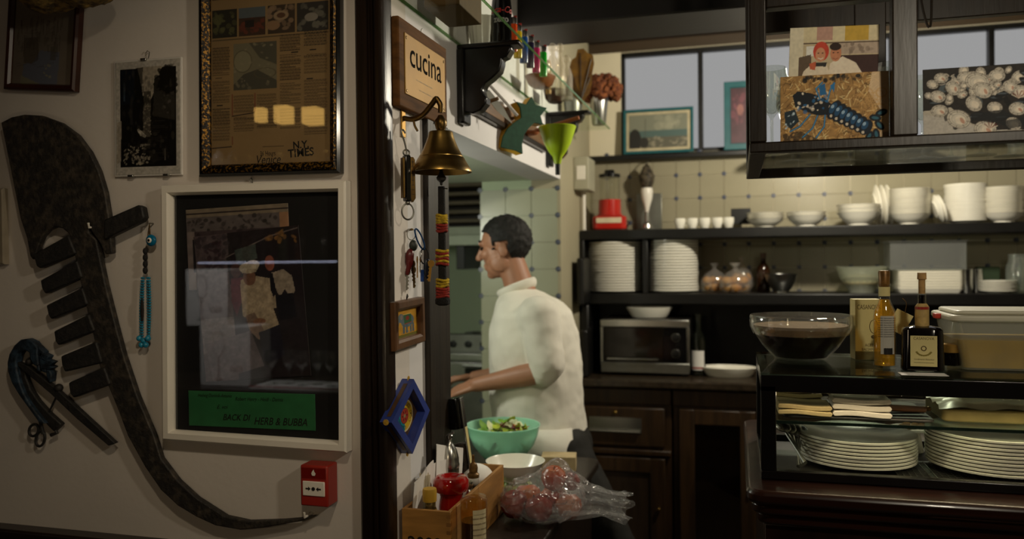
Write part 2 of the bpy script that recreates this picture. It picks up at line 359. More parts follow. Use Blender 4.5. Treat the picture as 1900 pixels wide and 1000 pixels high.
# kitchen behind the opening
kx = WY(895, 400, OY1).x
struct('wall_pier', MB().bx(kx, XC-.14, OY1, YB, 0, CEIL), greenw)
struct('wall_kitchen_back', MB().bx(-4.2, XC-.14, 5.0, 5.1, 0, CEIL), greenw)
struct('ceiling_soffit', MB().bx(-1.45, XC-.14, OY0-.2, OY1, LZ, LZ+.12), soffitm)
struct('wall_kitchen_front', MB().bx(-4.2, XC-.14, YL+.12, YL+.16, 0, CEIL), soffitm)

# tiles: octagons with small dark square insets, on the back wall and on the pier
tilem = mat('glazed_tile', '98917a', .22, var=.04, scale=5); tilek = mat('glazed_tile_kitchen', 'a2a48c', .25, var=.03, scale=5)
dotm = mat('blue_inset', '3c4152', .3, var=.4, scale=120, col2='868a94', contrast=(.5, .75))
TP = .1262
def octo(p, ch, th):
    h = p/2-.0011; return MB().prism([(-h+ch, -h), (h-ch, -h), (h, -h+ch), (h, h-ch), (h-ch, h), (-h+ch, h), (-h, h-ch), (-h, -h+ch)], 0, -th)
def flower():
    return MB().prism([(  .0130*math.cos(a)*(1 if i % 2 else .86), .0130*math.sin(a)*(1 if i % 2 else .86)) for i, a in enumerate(np.linspace(0, 2*PI, 17)[:16])], 0, -.0052)
tm = octo(TP, .013, .005).mesh('tile'); tm.materials.append(tilem); tk = tm.copy(); tk.materials.clear(); tk.materials.append(tilek)
dm = flower().mesh('inset'); dm.materials.append(dotm)
def tiles(parent, me, xs, zs, Y, x0, x1, z0, z1):
    for x in xs:
        for z in zs:
            if x0 <= x+TP/2-.04 and x+TP/2+.04 <= x1 and z0 <= z+TP/2-.04 and z+TP/2+.04 <= z1:
                o = bpy.data.objects.new('tile', me); COL.objects.link(o); o.parent = parent; o.location = (x+TP/2, Y, z+TP/2)
            if x0 <= x-.01 and x+.01 <= x1 and z0 <= z-.01 and z+.01 <= z1:
                o = bpy.data.objects.new('inset', dm); COL.objects.link(o); o.parent = parent; o.location = (x, Y, z)
bx0 = WY(1169, 368, YB).x; bz0 = WY(1253, 368.6, YB).z
tiles(wb, tm, [bx0+TP*i for i in range(-2, 18)], [bz0+TP*i for i in range(-5, 3)], YB, XC-.01, 1.55, 1.36, 2.16)
pier = bpy.data.objects['wall_pier']; kd = WY(938, 352, OY1)
tiles(pier, tk, [kd.x+TP*i for i in range(-2, 3)], [kd.z+TP*i for i in range(-9, 2)], OY1, kx-.03, XC+.005, .6, 1.97)

# ---------------------------------------------------------------- back bar: worktop, cupboards, shelving
WT = .966
WF = 3.90
tag(MB().bx(XC+.002, 3.0, WF, YB, WT-.04, WT).build('worktop', mat('worktop_stone', '332a20', .25, var=.3, scale=30), bev=.008), 'dark stone worktop running under the shelves along the back wall', 'worktop')
def cupboard(x0, x1, label, kind):
    r = thing('cupboard', label, 'cupboard', ((x0+x1)/2, WF+.05, 0)); w = (x1-x0)/2-.003
    MB().bx(-w, w, .02, .54, .08, WT-.045).build('body', oldwood, r, .003)
    MB().bx(-w, w, -.005, .02, WT-.125, WT-.05).build('top_rail', oldwood, r, .004)
    if kind == 'drawer':
        d = MB().bx(-w+.03, w-.03, -.012, .02, WT-.33, WT-.14).build('drawer', oldwood, r, .006)
        MB().prism([(0, 0)]*0 or [(-w+.075, WT-.265), (w-.14, WT-.265), (w-.14, WT-.19), (-w+.075, WT-.19)], -.016, -.012).build('pull_plate', steel, d)
        MB().tube([(-w+.08, -.028, WT-.255), (w-.145, -.028, WT-.255)], .007, 10).build('pull_bar', steel, d)
        MB().ell((-.03, -.02, WT-.165), .011).build('knob', brass, d)
        MB().bx(-w, w, -.016, .02, WT-.37, WT-.345).build('moulding', oldwood, r, .004)
        z0, z1 = .10, WT-.385
    else: z0, z1 = .10, WT-.14
    dr = sweep = None
    dr = MB().bx(-w+.03, -w+.10, -.012, .02, z0, z1).bx(w-.10, w-.03, -.012, .02, z0, z1).bx(-w+.10, w-.10, -.012, .02, z0, z0+.07).bx(-w+.10, w-.10, -.012, .02, z1-.07, z1).build('door', oldwood, r, .003)
    if kind == 'glass':
        MB().bx(-w+.095, w-.095, .004, .008, z0+.065, z1-.065).build('pane', glass('dim_pane', (.55, .5, .42), .05), dr)
    else:
        MB().bx(-w+.095, w-.095, .0, .012, z0+.065, z1-.065).build('panel', mat('cupboard_panel', '2e2115', .4, var=.3, scale=6, stretch=(6, 6, .6)), dr, .006)
    MB().ell((w-.06, -.024, (z0+z1)/2), .011).build('knob', brassd, dr)
    return r
c1 = WY(1245, 800, WF).x
cupboard(XC+.004, c1, 'brown wooden cupboard with a steel-handled drawer, left end of the back bar', 'drawer')
cupboard(c1+.004, c1+.42, 'brown wooden cupboard with a glazed door, under the oval plate', 'glass')
cupboard(c1+.428, c1+.90, 'brown wooden cupboard mostly hidden behind the dark serving counter', 'panel')
cupboard(c1+.908, 2.0, 'brown wooden cupboard farthest right behind the display case', 'panel')
for i, x in enumerate((c1+.12, c1+.22, c1+.31)):
    tag(MB().lathe([(.0, 0), (.03, 0), (.04, .01), (.055, .05), (.053, .05), (.037, .012), (0, .008)], 20).build('soup_bowl', white, loc=(x, WF+.2, [.62, .62, .35][i])), ['pale bowl behind the glazed cupboard door, left', 'pale bowl behind the glazed cupboard door, right', 'pale bowl low behind the glazed cupboard door'][i], 'bowl', 'bowls in the glazed cupboard')
# shelving
US, LS = 1.70, 1.372
sh = thing('wall_shelving', 'black painted shelving with two long shelves along the tiled wall', 'shelving', (XC+.004, 4.15, WT))
def L(z): return z-WT
MB().bx(0, 2.6, 0, .34, L(US-.05), L(US)).build('upper_shelf', blackp, sh, .005)
MB().bx(0, 2.6, 0, .34, L(LS-.055), L(LS)).build('lower_shelf', blackp, sh, .005)
MB().bx(0, .022, .0, .34, L(LS), L(US-.05)).build('side_panel', blackp, sh, .003)
MB().bx(.0, .05, -.02, .34, 0.001, L(LS-.055)).build('side_panel', blackp, sh, .012)
x = WY(1200, 500, 4.2).x-XC
MB().bx(x-.022, x+.004, .02, .34, L(LS), L(US-.05)).build('divider', blackp, sh, .003)
MB().bx(.05, 2.6, .325, .34, 0.001, L(LS-.055)).build('back_panel', blackp, sh)
# ---------------------------------------------------------------- picture wall: pictures and prow iron
def lw(p, off=0): q = WY(p[0], p[1], YL-off); return q
def hung(name, label, cat, q, off=.004):
    c, w, h, b = fit(q, Y=YL, off=off)
    return thing(name, label, cat, (c.x, YL-.002, c.z), (0, -b, 0)), w, h

# -- white framed poster with pasted photographs and a green note
r, w, h = hung('framed_poster', 'large white-framed black poster with pasted photographs and a green note', 'picture', [(301, 346), (643, 333), (641, 842), (299, 814)], .03)
sweep_frame(w, h, [(0, 0), (0, .026), (.004, .031), (.018, .031), (.021, .026), (.024, .012), (.024, 0)]).build('frame', whitep, r, ang=20)
MB().bx(-w/2+.022, w/2-.022, -.008, -.004, -h/2+.022, h/2-.022).build('mat_board', mat('black_mat', '0b0a0a', .8, var=.1), r)
MB().bx(-w/2+.022, w/2-.022, -.0125, -.0118, -h/2+.022, h/2-.022).build('glazing', mirrorgl, r)
PW = [(301, 346), (643, 333), (641, 842), (299, 814)]
def in_poster(px, py, off=.012):
    q = WY(px, py, YL-off); M = Matrix.Rotation(r.rotation_euler.y, 3, 'Y'); v = M.transposed() @ (q-Vector(r.location)); return v.x, v.z
def pasted(name, cv, q, y, label, rough=.4, gain=.85):
    (a, b), (c_, d), (e, f_), (g, i) = [in_poster(*p) for p in q]
    cx, cz = (a+c_+e+g)/4, (b+d+f_+i)/4; ww = (c_-a+e-g)/2; hh = (b-i+d-f_)/2
    return cv.sheet(name, ww, hh, r, (cx, y, cz), (0, -math.atan2(d-b+f_-i, c_-a+e-g), 0), rough, label=label, gain=gain)
cv = Canvas(347, 380, 537, 540, 1.4, '57494a')
cv.rect(347, 380, 537, 396, '8d7f6c'); cv.rect(347, 388, 537, 390, '3a3030'); cv.rect(347, 396, 537, 425, '6b6260'); cv.speck(347, 398, 537, 424, '3b3532', 60, 4)
cv.rect(347, 425, 362, 540, '837672'); cv.rect(362, 425, 537, 540, '4a3d3f'); cv.speck(362, 430, 537, 500, '33292c', 50, 6); cv.rect(520, 396, 537, 430, 'a87f60'); cv.rect(358, 440, 372, 505, '1b1719'); cv.noise(.25)
pasted('photograph', cv, [(347, 388), (537, 378), (537, 530), (347, 540)], -.0088, 'brownish street photograph pasted behind')
cv = Canvas(365, 425, 565, 715, 1.3, '2a2224')
cv.rect(365, 425, 430, 715, '5f5254'); cv.speck(365, 430, 430, 500, '40363a', 40, 6); cv.poly([(425, 470), (500, 438), (565, 428), (565, 560), (430, 560)], '241c1f')
cv.line([(425, 472), (510, 440), (562, 430)], 2, '7a6d6a'); cv.speck(505, 432, 560, 455, '8a6438', 16, 5); cv.speck(385, 440, 420, 490, '3c2a30', 30, 5)
cv.poly([(442, 460), (482, 452), (484, 480), (444, 492)], '4b5450')
cv.ell(441, 500, 10, 15, '5a3d38'); cv.poly([(430, 515), (455, 515), (448, 560), (436, 590), (428, 560)], '6e3540')          # figure behind
cv.poly([(448, 520), (470, 512), (505, 522), (512, 560), (512, 580), (506, 580), (514, 612), (480, 627), (462, 600), (447, 590)], 'b8a68c')     # white jacket
cv.poly([(452, 590), (470, 585), (485, 620), (475, 640), (458, 620)], '8a7466'); cv.ell(478, 603, 12, 6, '9a6f55')
cv.ell(466, 516, 12, 16, '7d5a48'); cv.ell(466, 497, 18, 11, 'c7bba4'); cv.ell(474, 492, 13, 9, 'd0c4ae'); cv.rect(452, 500, 480, 506, 'b3a58e')
cv.poly([(505, 512), (530, 506), (545, 520), (549, 550), (540, 562), (530, 545), (520, 560), (512, 540)], 'a59786'); cv.ell(506, 492, 9, 15, '9a5a48')
cv.poly([(503, 512), (510, 512), (514, 545), (508, 560), (504, 545)], '15131a'); cv.poly([(512, 555), (545, 553), (548, 600), (516, 605)], '17151b')
cv.poly([(475, 625), (515, 612), (520, 670), (508, 680), (480, 682)], '23202c'); cv.poly([(365, 590), (430, 590), (430, 640), (365, 660)], '7c7272'); cv.poly([(370, 640), (460, 620), (480, 690), (380, 715)], '6d6266')
cv.noise(.3, 5); cv.noise(.2, 2)
pasted('photograph', cv, [(366, 432), (566, 424), (566, 690), (374, 716)], -.0098, 'photograph of a cook in a white hat beside a man in shirt and tie')
cv = Canvas(350, 727, 585, 802, 1.3, '2f7a48'); cv.noise(.12, 10)
g = pasted('note_sheet', cv, [(350, 728), (585, 728), (585, 803), (350, 786)], -.0098, 'green note with black handwriting', .7)
gw = (in_poster(585, 760)[0]-in_poster(350, 760)[0])
def note(s, px, py, size, shear=.35, bold=0, xs=1):
    a, b = in_poster(px, py); v = Matrix.Rotation(-g.rotation_euler.y, 3, 'Y') @ (Vector((a, 0, b))-Vector((g.location.x, 0, g.location.z)))
    text('handwriting', s, size, ink, g, (v.x, -.0006, v.z), (0, -.01, 0), shear, bold, xs)
note('Hedwig Dominik-Antonio', 398, 734, .0125, .4, 0, .75); note('Robert Henry - Heidi - Dennis', 480, 741, .0135, .4, 0, .8); note('E. voi', 412, 755, .014, .4)
note('BACK DI', 438, 775, .022, .3, .0002, .9); note('HERB & BUBBA', 520, 783, .026, .3, .0002, .85)
MB().tube([(0, -.004, h/2+.004), (.004, -.008, h/2+.012), (0, -.008, h/2+.017), (-.004, -.008, h/2+.012), (0, -.006, h/2+.006)], .0016, 6).build('hanger', steeld, r, loc=(-.01, 0, -.002))

# -- black and gold frame with a newspaper page
gq = [(367, -135), (630, -160), (632, 317), (370, 332)]
r2, w, h = hung('framed_newspaper', 'black and speckled-gold frame with a yellowed newspaper page marked N.Y. Times', 'picture', gq, .02)
goldf = mat('gold_speckle', '120d08', .35, metal=.6, scale=160, col2='8a6420', contrast=(.5, .62), bump=.4, bscale=200)
sweep_frame(w, h, [(0, 0), (0, .018), (.006, .024), (.008, .024)]).build('frame', blackgl, r2, ang=20)
sweep_frame(w-.016, h-.016, [(0, 0), (0, .022), (.006, .026), (.016, .020), (.021, .014), (.021, 0)]).build('frame_inlay', goldf, r2, ang=20, label='gold speckled inner moulding')
iw, ih = w-.056, h-.056
X0, Y0, X1, Y1 = 387, -135, 611, 305
cv = Canvas(X0, Y0, X1, Y1, 1.15, 'a98a5c'); cv.noise(.1, 40)
for i, (a, b) in enumerate(((390, 437), (441, 491), (495, 545), (549, 606))):                  # row of colour photographs
    cv.rect(a, 2, b, 56, ['2e2a1c', '4d3422', '4a3a28', '3a3630'][i]); cv.speck(a+3, 6, b-3, 50, ['6b6a40', '7e3c26', 'a5886a', '7e7a6c'][i], 26, 5)
cv.rect(441, 2, 491, 22, '6a7478'); cv.rect(452, 26, 470, 40, '2a2018'); cv.ell(520, 22, 14, 9, 'b59a78'); cv.ell(505, 40, 13, 9, 'a98560'); cv.ell(520, 22, 8, 5, '6d4a30'); cv.ell(575, 30, 12, 8, 'a29a8c')
cv.rect(390, 60, 606, 61.5, '6d5a3c')
cv.rect(430, 70, 512, 160, '8c8468'); cv.poly([(460, 70), (512, 70), (512, 115), (480, 100)], '625e4c'); cv.poly([(430, 150), (450, 130), (475, 122), (512, 145), (512, 160), (430, 160)], '5a5646')
cv.ell(448, 105, 16, 20, 'a09878', .9); cv.ring(448, 105, 17, 21, 1.2, '6a6046'); cv.speck(432, 72, 510, 158, 'b0a684', 30, 3, .6); cv.ring(490, 130, 20, 10, 1, '6a6046')
def column(x0, x1, y0, y1):
    yy = y0
    while yy < y1:
        xe = x1-(random.uniform(6, 22) if random.random() < .12 else random.uniform(0, 2)); k = x0+(4 if random.random() < .1 else 0)
        cv.rect(k, yy, xe, yy+1.4, '241a0c', .8); yy += 2.9
    m = ((cv.X > x0) & (cv.X < x1) & (cv.Y > y0) & (cv.Y < y1) & (np.sin(cv.X*2.1+np.floor(cv.Y/2.9)*1.7) > .8)).astype(float); cv.mask(m, 'a98a5c', .6)
for a in ((390, 424, 75, 128), (390, 424, 140, 182), (390, 424, 194, 255), (430, 470, 170, 202), (475, 512, 170, 235), (430, 470, 212, 240), (517, 556, 60, 90), (562, 604, 56, 85), (517, 556, 98, 145), (562, 604, 100, 135), (517, 556, 152, 190), (562, 604, 148, 205), (517, 556, 200, 240), (562, 604, 215, 250)): column(*a)
for a in ((390, -20, 606, -18), (390, -30, 560, -27)): cv.rect(*a, '3c2f1c', .8)
for xx, yy in ((402, 134), (404, 188), (545, 94), (578, 92), (572, 146)): cv.rect(xx-6, yy-1, xx+6, yy+1, '221a10')
cv.line([(428, 168), (428, 208)], 1.6, '8c2a22'); cv.line([(471, 168), (471, 205)], 1.6, '8c2a22'); cv.line([(428, 210), (470, 205)], 2, '2a1a16'); cv.line([(389, 271), (426, 269)], 2, '2a1a16'); cv.line([(428, 250), (428, 265)], 1.4, '8c2a22')
cv.rect(485, 271, 525, 272, '5a472a')
pg = cv.sheet('newspaper_page', iw, ih, r2, (0, -.008, 0), rough=.8, gain=.62)
MB().bx(-iw/2, iw/2, -.0125, -.0118, -ih/2, ih/2).build('glazing', mirrorgl, r2)
def onpage(px, py): return ((px-X0)/(X1-X0)-.5)*iw, (.5-(py-Y0)/(Y1-Y0))*ih
def headline(s, px, py, size, **k): a, b = onpage(px, py); text('headline', s, size, ink, pg, (a, -.0006, b), **k)
headline('36 Hours', 495, 285, .016, xs=.7); headline('Venice', 495, 297, .030, shear=.25, xs=.85); headline('N.Y.', 556, 271, .024, bold=.0006, rot=(0, -.05, 0)); headline('TIMES', 556, 286, .027, bold=.0006, rot=(0, -.06, 0))

# -- frameless clip frame with a black and white canal photograph
r3, w, h = hung('clip_frame', 'frameless glass clip frame with a dark canal photograph', 'picture', [(214, 115), (337, 103), (331, 325), (206, 326)], .014)
MB().bx(-w/2, w/2, -.006, -.001, -h/2, h/2).build('backing_board', paper, r3)
cv = Canvas(206, 110, 336, 326, 1.1, 'd6d0c6')
cv.rect(215, 124, 328, 311, '14130f')
cv.poly([(250, 122), (300, 122), (300, 138), (288, 150), (282, 175), (275, 190), (268, 170), (262, 178), (255, 140)], 'b9ae9c')
cv.poly([(216, 126), (246, 126), (244, 190), (216, 190)], '1a2c44'); cv.poly([(216, 126), (262, 122), (258, 200), (250, 235), (216, 240)], '0f1215', .75); cv.rect(222, 150, 225, 185, '3b4a5a'); cv.rect(236, 180, 241, 230, '2b2b2b')
cv.poly([(263, 168), (278, 168), (276, 255), (262, 255)], '5c564c'); cv.speck(262, 170, 278, 250, 'a89e8c', 40, 2); cv.poly([(284, 145), (300, 135), (326, 150), (326, 225), (282, 215)], '3a3732')
cv.speck(300, 150, 322, 215, '77706a', 20, 3.5, .5); cv.speck(296, 122, 327, 175, '100f0c', 90, 5); cv.speck(285, 140, 300, 160, '100f0c', 20, 4)
cv.poly([(216, 240), (250, 235), (262, 255), (280, 258), (300, 225), (327, 225), (327, 310), (216, 310)], '0d0c0b')
cv.poly([(249, 240), (253, 238), (268, 252), (266, 256), (256, 252)], 'cfc6b6'); cv.rect(255, 268, 275, 271, '8a8276'); cv.speck(222, 270, 270, 306, 'b5ab98', 55, 2.4); cv.speck(240, 290, 275, 306, 'b5ab98', 30, 2); cv.poly([(209, 225), (218, 222), (216, 300), (208, 305)], 'b8ae9e'); cv.rect(304, 278, 307, 300, '6d675d')
for i in range(120): a = random.uniform(222, 322); b_ = random.uniform(130, 300); cv.ell(a, b_, random.uniform(1, 4), random.uniform(2, 9), random.choice(['3a3630', '26241f', '4a463e', '1a1815']), .45)
for i in range(26): cv.line([(random.uniform(256, 300), 225+i*3.2), (random.uniform(256, 300)+14, 225+i*3.2)], 1, '4a463e', .5)
cv.noise(.25, 3)
cv.sheet('photograph', w-.006, h-.006, r3, (0, -.0065, 0), rough=.35, gain=.8)
MB().bx(-w/2, w/2, -.0105, -.0085, -h/2, h/2).build('glazing', mirrorgl, r3)
for x, z in ((-.01, h/2), (-w*.25, -h/2), (w*.28, -h/2)): MB().bx(x-.008, x+.008, -.012, 0, z-.003, z+.003).build('clip', steel, r3, .001)
MB().tube([(0, -.003, h/2+.004), (.006, -.006, h/2+.018), (0, -.006, h/2+.022), (-.006, -.006, h/2+.016)], .0012, 6).build('hanger', steeld, r3)

# -- brown wooden frame with a sketch, top left
r4, w, h = hung('framed_sketch', 'brown wooden frame with a faded sketch of a canal, top left', 'picture', [(22, -110), (152, -105), (139, 165), (5, 169)], .02)
sweep_frame(w, h, [(0, 0), (0, .016), (.005, .021), (.013, .019), (.017, .012), (.017, 0)]).build('frame', mat('mahogany_frame', '3a1c12', .35, var=.3, scale=8), r4, ang=20)
cv = Canvas(20, -100, 138, 158, 1.3, '7d7264'); cv.noise(.08, 20)
cv.poly([(42, 118), (60, 116), (72, 92), (110, 95), (108, 156), (40, 156)], '6e7280'); cv.poly([(38, 140), (75, 156), (38, 157)], '86826a')
for i in range(60): a = random.uniform(28, 112); b = random.uniform(25, 85); cv.line([(a, b), (a+random.uniform(-1, 1), b+random.uniform(6, 26))], 1.1, '3c352e', .7)
for i in range(22): a = random.uniform(26, 100); b = random.uniform(50, 125); cv.line([(a, b), (a+random.uniform(6, 18), b+random.uniform(-5, 2))], 1.0, '463e36', .6)
cv.poly([(40, 70), (68, 66), (70, 110), (58, 118), (42, 116)], '4b4138', .6); cv.rect(92, 84, 103, 110, '544f42', .7); cv.speck(82, 118, 98, 150, 'a8a07c', 8, 2.5)
cv.sheet('drawing', w-.03, h-.03, r4, (0, -.008, 0), rough=.8, gain=1.0)
MB().bx(-w/2+.015, w/2-.015, -.0122, -.0116, -h/2+.015, h/2-.015).build('glazing', mirrorgl, r4)

# -- edge of another pale frame at the left border
q = lw((8, 420), .015)
r5 = thing('framed_print', 'edge of a pale frame cut off by the left border beside the prow iron', 'picture', (q.x-.115, YL-.002, q.z))
sweep_frame(.23, .205, [(0, 0), (0, .014), (.004, .017), (.014, .015), (.018, .010), (.018, 0)]).build('frame', mat('pale_frame', '9a8f7c', .5, var=.1), r5, ang=20)
MB().bx(-.1, .1, -.008, -.002, -.088, .088).build('print', paper, r5)

# -- lumpy straw bundle hanging above the sketch
q = WY(95, -25, YL-.16)
r6 = thing('straw_bundle', 'lumpy mottled straw bundle hanging above the sketch, at the top edge', 'decoration', (q.x, YL-.12, q.z))
strawm = mat('mottled_straw', '3d2f16', .9, scale=55, col2='8a7038', contrast=(.4, .65), bump=1, bscale=90)
for k, (dx, dz, a, b) in enumerate(((-.055, .002, .075, .045), (.055, .004, .08, .042), (.0, .03, .10, .05))):
    o = MB().ell((dx, 0, dz), (a, .07, b), 32, 20).build('straw_lobe', strawm, r6)
    t = bpy.data.textures.get('lumps') or bpy.data.textures.new('lumps', 'CLOUDS'); t.noise_scale = .03
    d = o.modifiers.new('lumps', 'DISPLACE'); d.texture = t; d.strength = .02
MB().tube([(0, 0, .06), (0, 0, CEIL-q.z)], .003, 6).build('cord', brassd, r6)

# -- gondola prow iron
TH0, TH1 = -.030, -.012
blade = [(5, 228), (24, 218), (48, 213), (80, 215), (115, 228), (145, 250), (168, 281), (185, 316), (197, 356), (204, 400), (208, 438), (210, 470), (198, 472), (189, 452), (176, 434), (172, 428), (172, 418), (167, 418), (167, 432), (174, 438),
         (181, 446), (198, 528), (216, 600), (232, 660), (256, 732), (288, 808), (301, 850), (332, 891), (367, 923), (420, 957), (462, 966), (525, 964), (560, 961), (586, 956),
         (560, 966), (490, 978), (448, 982), (402, 974), (367, 958), (332, 937), (301, 908), (272, 866), (240, 808), (222, 760), (204, 716), (188, 680), (178, 630), (165, 578), (154, 531), (144, 483), (133, 438),
         (129, 432), (119, 424), (106, 421), (92, 427), (81, 439), (73, 459), (69, 475), (64, 482), (59, 475), (53, 442), (41, 406), (26, 330)]
q0 = lw((586, 958), .02)
fe = thing('gondola_prow_iron', 'tall dark iron gondola prow with six teeth and a long curved tail', 'prow iron', (q0.x, YL-.001, q0.z))
def prow(name, pts, m, y0=TH0, y1=TH1, bev=.004):
    P = [lw(p, .025) for p in pts]; return MB().prism([(p.x-q0.x, p.z-q0.z) for p in P], y0, y1).build(name, m, fe, bev)
prow('blade', blade, ironhead)
for t in ([(68, 472), (132, 436), (146, 470), (80, 498), (74, 494)], [(81, 520), (148, 483), (158, 514), (90, 545), (84, 535)], [(92, 566), (158, 533), (168, 564), (101, 592), (96, 584)],
          [(106, 614), (170, 582), (181, 613), (114, 640), (109, 632)], [(119, 660), (184, 633), (195, 672), (126, 689), (121, 676)], [(133, 709), (199, 680), (210, 712), (142, 737), (136, 728)]):
    prow('tooth', t, iron, -.036, -.014)
prow('crossbar', [(200, 408), (262, 381), (270, 384), (274, 404), (268, 412), (200, 445)], iron, -.038, -.016)
for px, py in ((169, 422), (568, 958)):
    q = lw((px, py), .03); MB().tube([(q.x-q0.x, 0, q.z-q0.z), (q.x-q0.x, -.036, q.z-q0.z), (q.x-q0.x, -.038, q.z-q0.z+.012)], .003, 8).build('wall_hook', whitep, fe, label='white wall hook')

# -- small blue-patinated iron: curled body with leaves and a swivel arm
q1 = lw((60, 720), .02)
sm = thing('iron_bracket', 'small blue-black wrought iron curl with leafy crest and straight arm', 'ironwork', (q1.x, YL-.001, q1.z))
def sp(pts): return [(lambda p: (p.x-q1.x, p.z-q1.z))(lw((x/4.348, 610+y/4.348), .02)) for x, y in pts]
MB().prism(sp([(95, 270), (110, 200), (150, 130), (200, 85), (250, 76), (300, 100), (340, 150), (335, 200), (345, 290), (330, 300), (300, 280), (280, 240), (270, 190), (240, 170), (200, 178), (175, 215), (162, 270), (170, 330), (190, 420), (225, 515), (275, 600), (335, 680), (400, 760), (350, 750), (270, 640), (190, 530), (130, 430), (100, 340)]), -.034, -.010).build('curled_body', ironb, sm, .004)
MB().prism(sp([(160, 285), (205, 310), (215, 400), (250, 490), (310, 580), (400, 680), (500, 770), (440, 830), (390, 780), (300, 665), (220, 535), (175, 420)]), -.022, -.006).build('inner_band', iron, sm, .003)
for t in ([(330, 130), (385, 185), (360, 230), (330, 200)], [(345, 175), (425, 215), (395, 265), (345, 240)], [(345, 220), (462, 262), (420, 300), (350, 290)], [(345, 270), (465, 305), (425, 325), (360, 330)], [(325, 290), (345, 285), (350, 345), (325, 335)],
          [(355, 300), (400, 310), (400, 350), (370, 345)], [(395, 320), (430, 330), (445, 360), (440, 425), (425, 428), (405, 380)]):
    MB().prism(sp(t), -.032, -.012).build('leaf', ironb, sm, .003)
MB().prism(sp([(165, 262), (235, 292), (470, 478), (700, 690), (948, 918), (895, 940), (640, 722), (430, 522), (155, 288)]), -.028, -.014).build('swivel_arm', iron, sm, .002)
a, = sp([(482, 475)]); MB().ell((a[0], -.022, a[1]), .011).build('pivot_knob', iron, sm)
a, = sp([(245, 265)]); MB().ell((a[0], -.022, a[1]), .010).build('pivot_knob', iron, sm)
a, b = sp([(465, 530), (395, 670)]); MB().tube([(a[0], -.02, a[1]), (b[0], -.018, b[1])], .0025, 8).build('link_rod', iron, sm)
a, b, c_ = sp([(430, 790), (455, 840), (410, 858)]); MB().tube([(a[0], -.015, a[1]), (b[0], -.018, b[1]), (c_[0], -.018, c_[1])], .005, 8).build('end_hook', iron, sm)
for cx, cy, rx, ry in ((265, 820, 38, 48), (318, 890, 36, 60)):
    MB().tube([(lambda p: (p[0], -.016, p[1]))(sp([(cx+rx*math.cos(u)-.35*ry*math.sin(u)*(.4), cy+ry*math.sin(u))])[0]) for u in np.linspace(0, 2*PI, 21)[:-1]], .0035, 8, True).build('hanging_ring', iron, sm)
a, b = sp([(320, 735), (345, 850)]); MB().tube([(a[0], -.018, a[1]), (b[0], -.018, b[1])], .004, 8).build('ring_stem', iron, sm)

# -- turquoise bead strand with an eye charm
q2 = lw((275, 418), .02)
bd = thing('bead_strand', 'turquoise bead strand with a blue eye charm hanging beside the poster', 'beads', (q2.x, YL-.001, q2.z))
def sb(x, y): p = lw((x, y), .02); return p.x-q2.x, p.z-q2.z
blueb = mat('turquoise_beads', '2686a6', .25, var=.15, scale=60); dblue = mat('deep_blue_glass', '0d6e96', .15, var=.2)
dark = mat('black_cord', '15120f', .8, var=.2, scale=60, bump=.5)
MB().tube([(0, 0, .005), (0, -.016, .005)], .0018, 6).build('nail', steeld, bd)
MB().tube([(0, -.015, .004), (sb(277, 440)[0], -.015, sb(277, 440)[1]), (sb(271, 450)[0], -.015, sb(271, 450)[1]), (sb(273, 430)[0], -.015, sb(273, 430)[1])], .0012, 6, True).build('loop_cord', brassd, bd)
x, z = sb(281, 446); e = MB().ell((x, -.02, z), (.015, .008, .015)).build('eye_charm', dblue, bd)
MB().ell((x, -.027, z), (.007, .003, .007)).build('eye_white', whitep, e); MB().ell((x, -.0295, z), (.0035, .0015, .0035)).build('pupil', blackgl, e)
for k, y in enumerate((466, 478, 490, 502)): x, z = sb(268, y); MB().ell((x, -.016, z), (.006, .006, .009)).build('knot', dark, bd)
for k, (xa, xb) in enumerate(((260, 258), (265, 263), (270, 271), (276, 275))):
    mb = MB(); n = 22
    for i in range(n+1): f = i/n; x, z = sb(xa+(xb-xa)*f+math.sin(f*PI)*(k-1.5)*1.2, 516+112*f); mb.ell((x, -.012-.005*(k % 2), z), (.0036, .0036, .0030), 8, 6)
    mb.build('bead_string', blueb if k in (0, 3) else mat('dark_beads', '123744' if k == 2 else '1d7391', .3, var=.3, scale=60), bd)
x, z = sb(265, 560); MB().ell((x, -.022, z-.02), (.005, .004, .03)).build('tassel', dark, bd)
for x_, y_ in ((258, 628), (266, 632), (274, 628), (262, 640), (270, 640)):
    x, z = sb(x_, y_); MB().ell((x, -.018, z), .0075, 12, 8).build('end_bead', blueb, bd)

# -- red fire alarm call point
a = lw((557, 862), .05); b = lw((609, 942), .05); w, h = b.x-a.x, a.z-b.z
fa = thing('fire_call_point', 'red fire alarm call point box on the wall by the dark post', 'fire alarm', ((a.x+b.x)/2, YL-.001, (a.z+b.z)/2))
redp = mat('red_plastic', '9c2a20', .35, var=.06, scale=10)
MB().bx(-w/2, w/2, -.05, 0, -h/2, h/2).build('housing', redp, fa, .004)
MB().bx(-w/2+.004, w/2-.004, -.052, -.049, h*.18, h/2-.006).build('top_cover', glass('clear_cover', (.8, .6, .55), .06), fa, .001)
e = MB().bx(-w*.40, w*.40, -.053, -.049, -h*.24, h*.12).build('press_plate', whitep, fa, .002)
MB().lathe([(0, 0), (.0045, 0), (.0045, .001), (0, .001)], 20, m=Matrix.Translation((0, -.053, -h*.06)) @ Matrix.Rotation(PI/2, 4, 'X')).build('dot_mark', ink, e)
for s in (-1, 1): MB().prism([(s*.020, -h*.06+.0018), (s*.013, -h*.06+.0018), (s*.013, -h*.06+.005), (s*.007, -h*.06), (s*.013, -h*.06-.005), (s*.013, -h*.06-.0018), (s*.020, -h*.06-.0018)], -.0538, -.053).build('arrow_mark', ink, e)
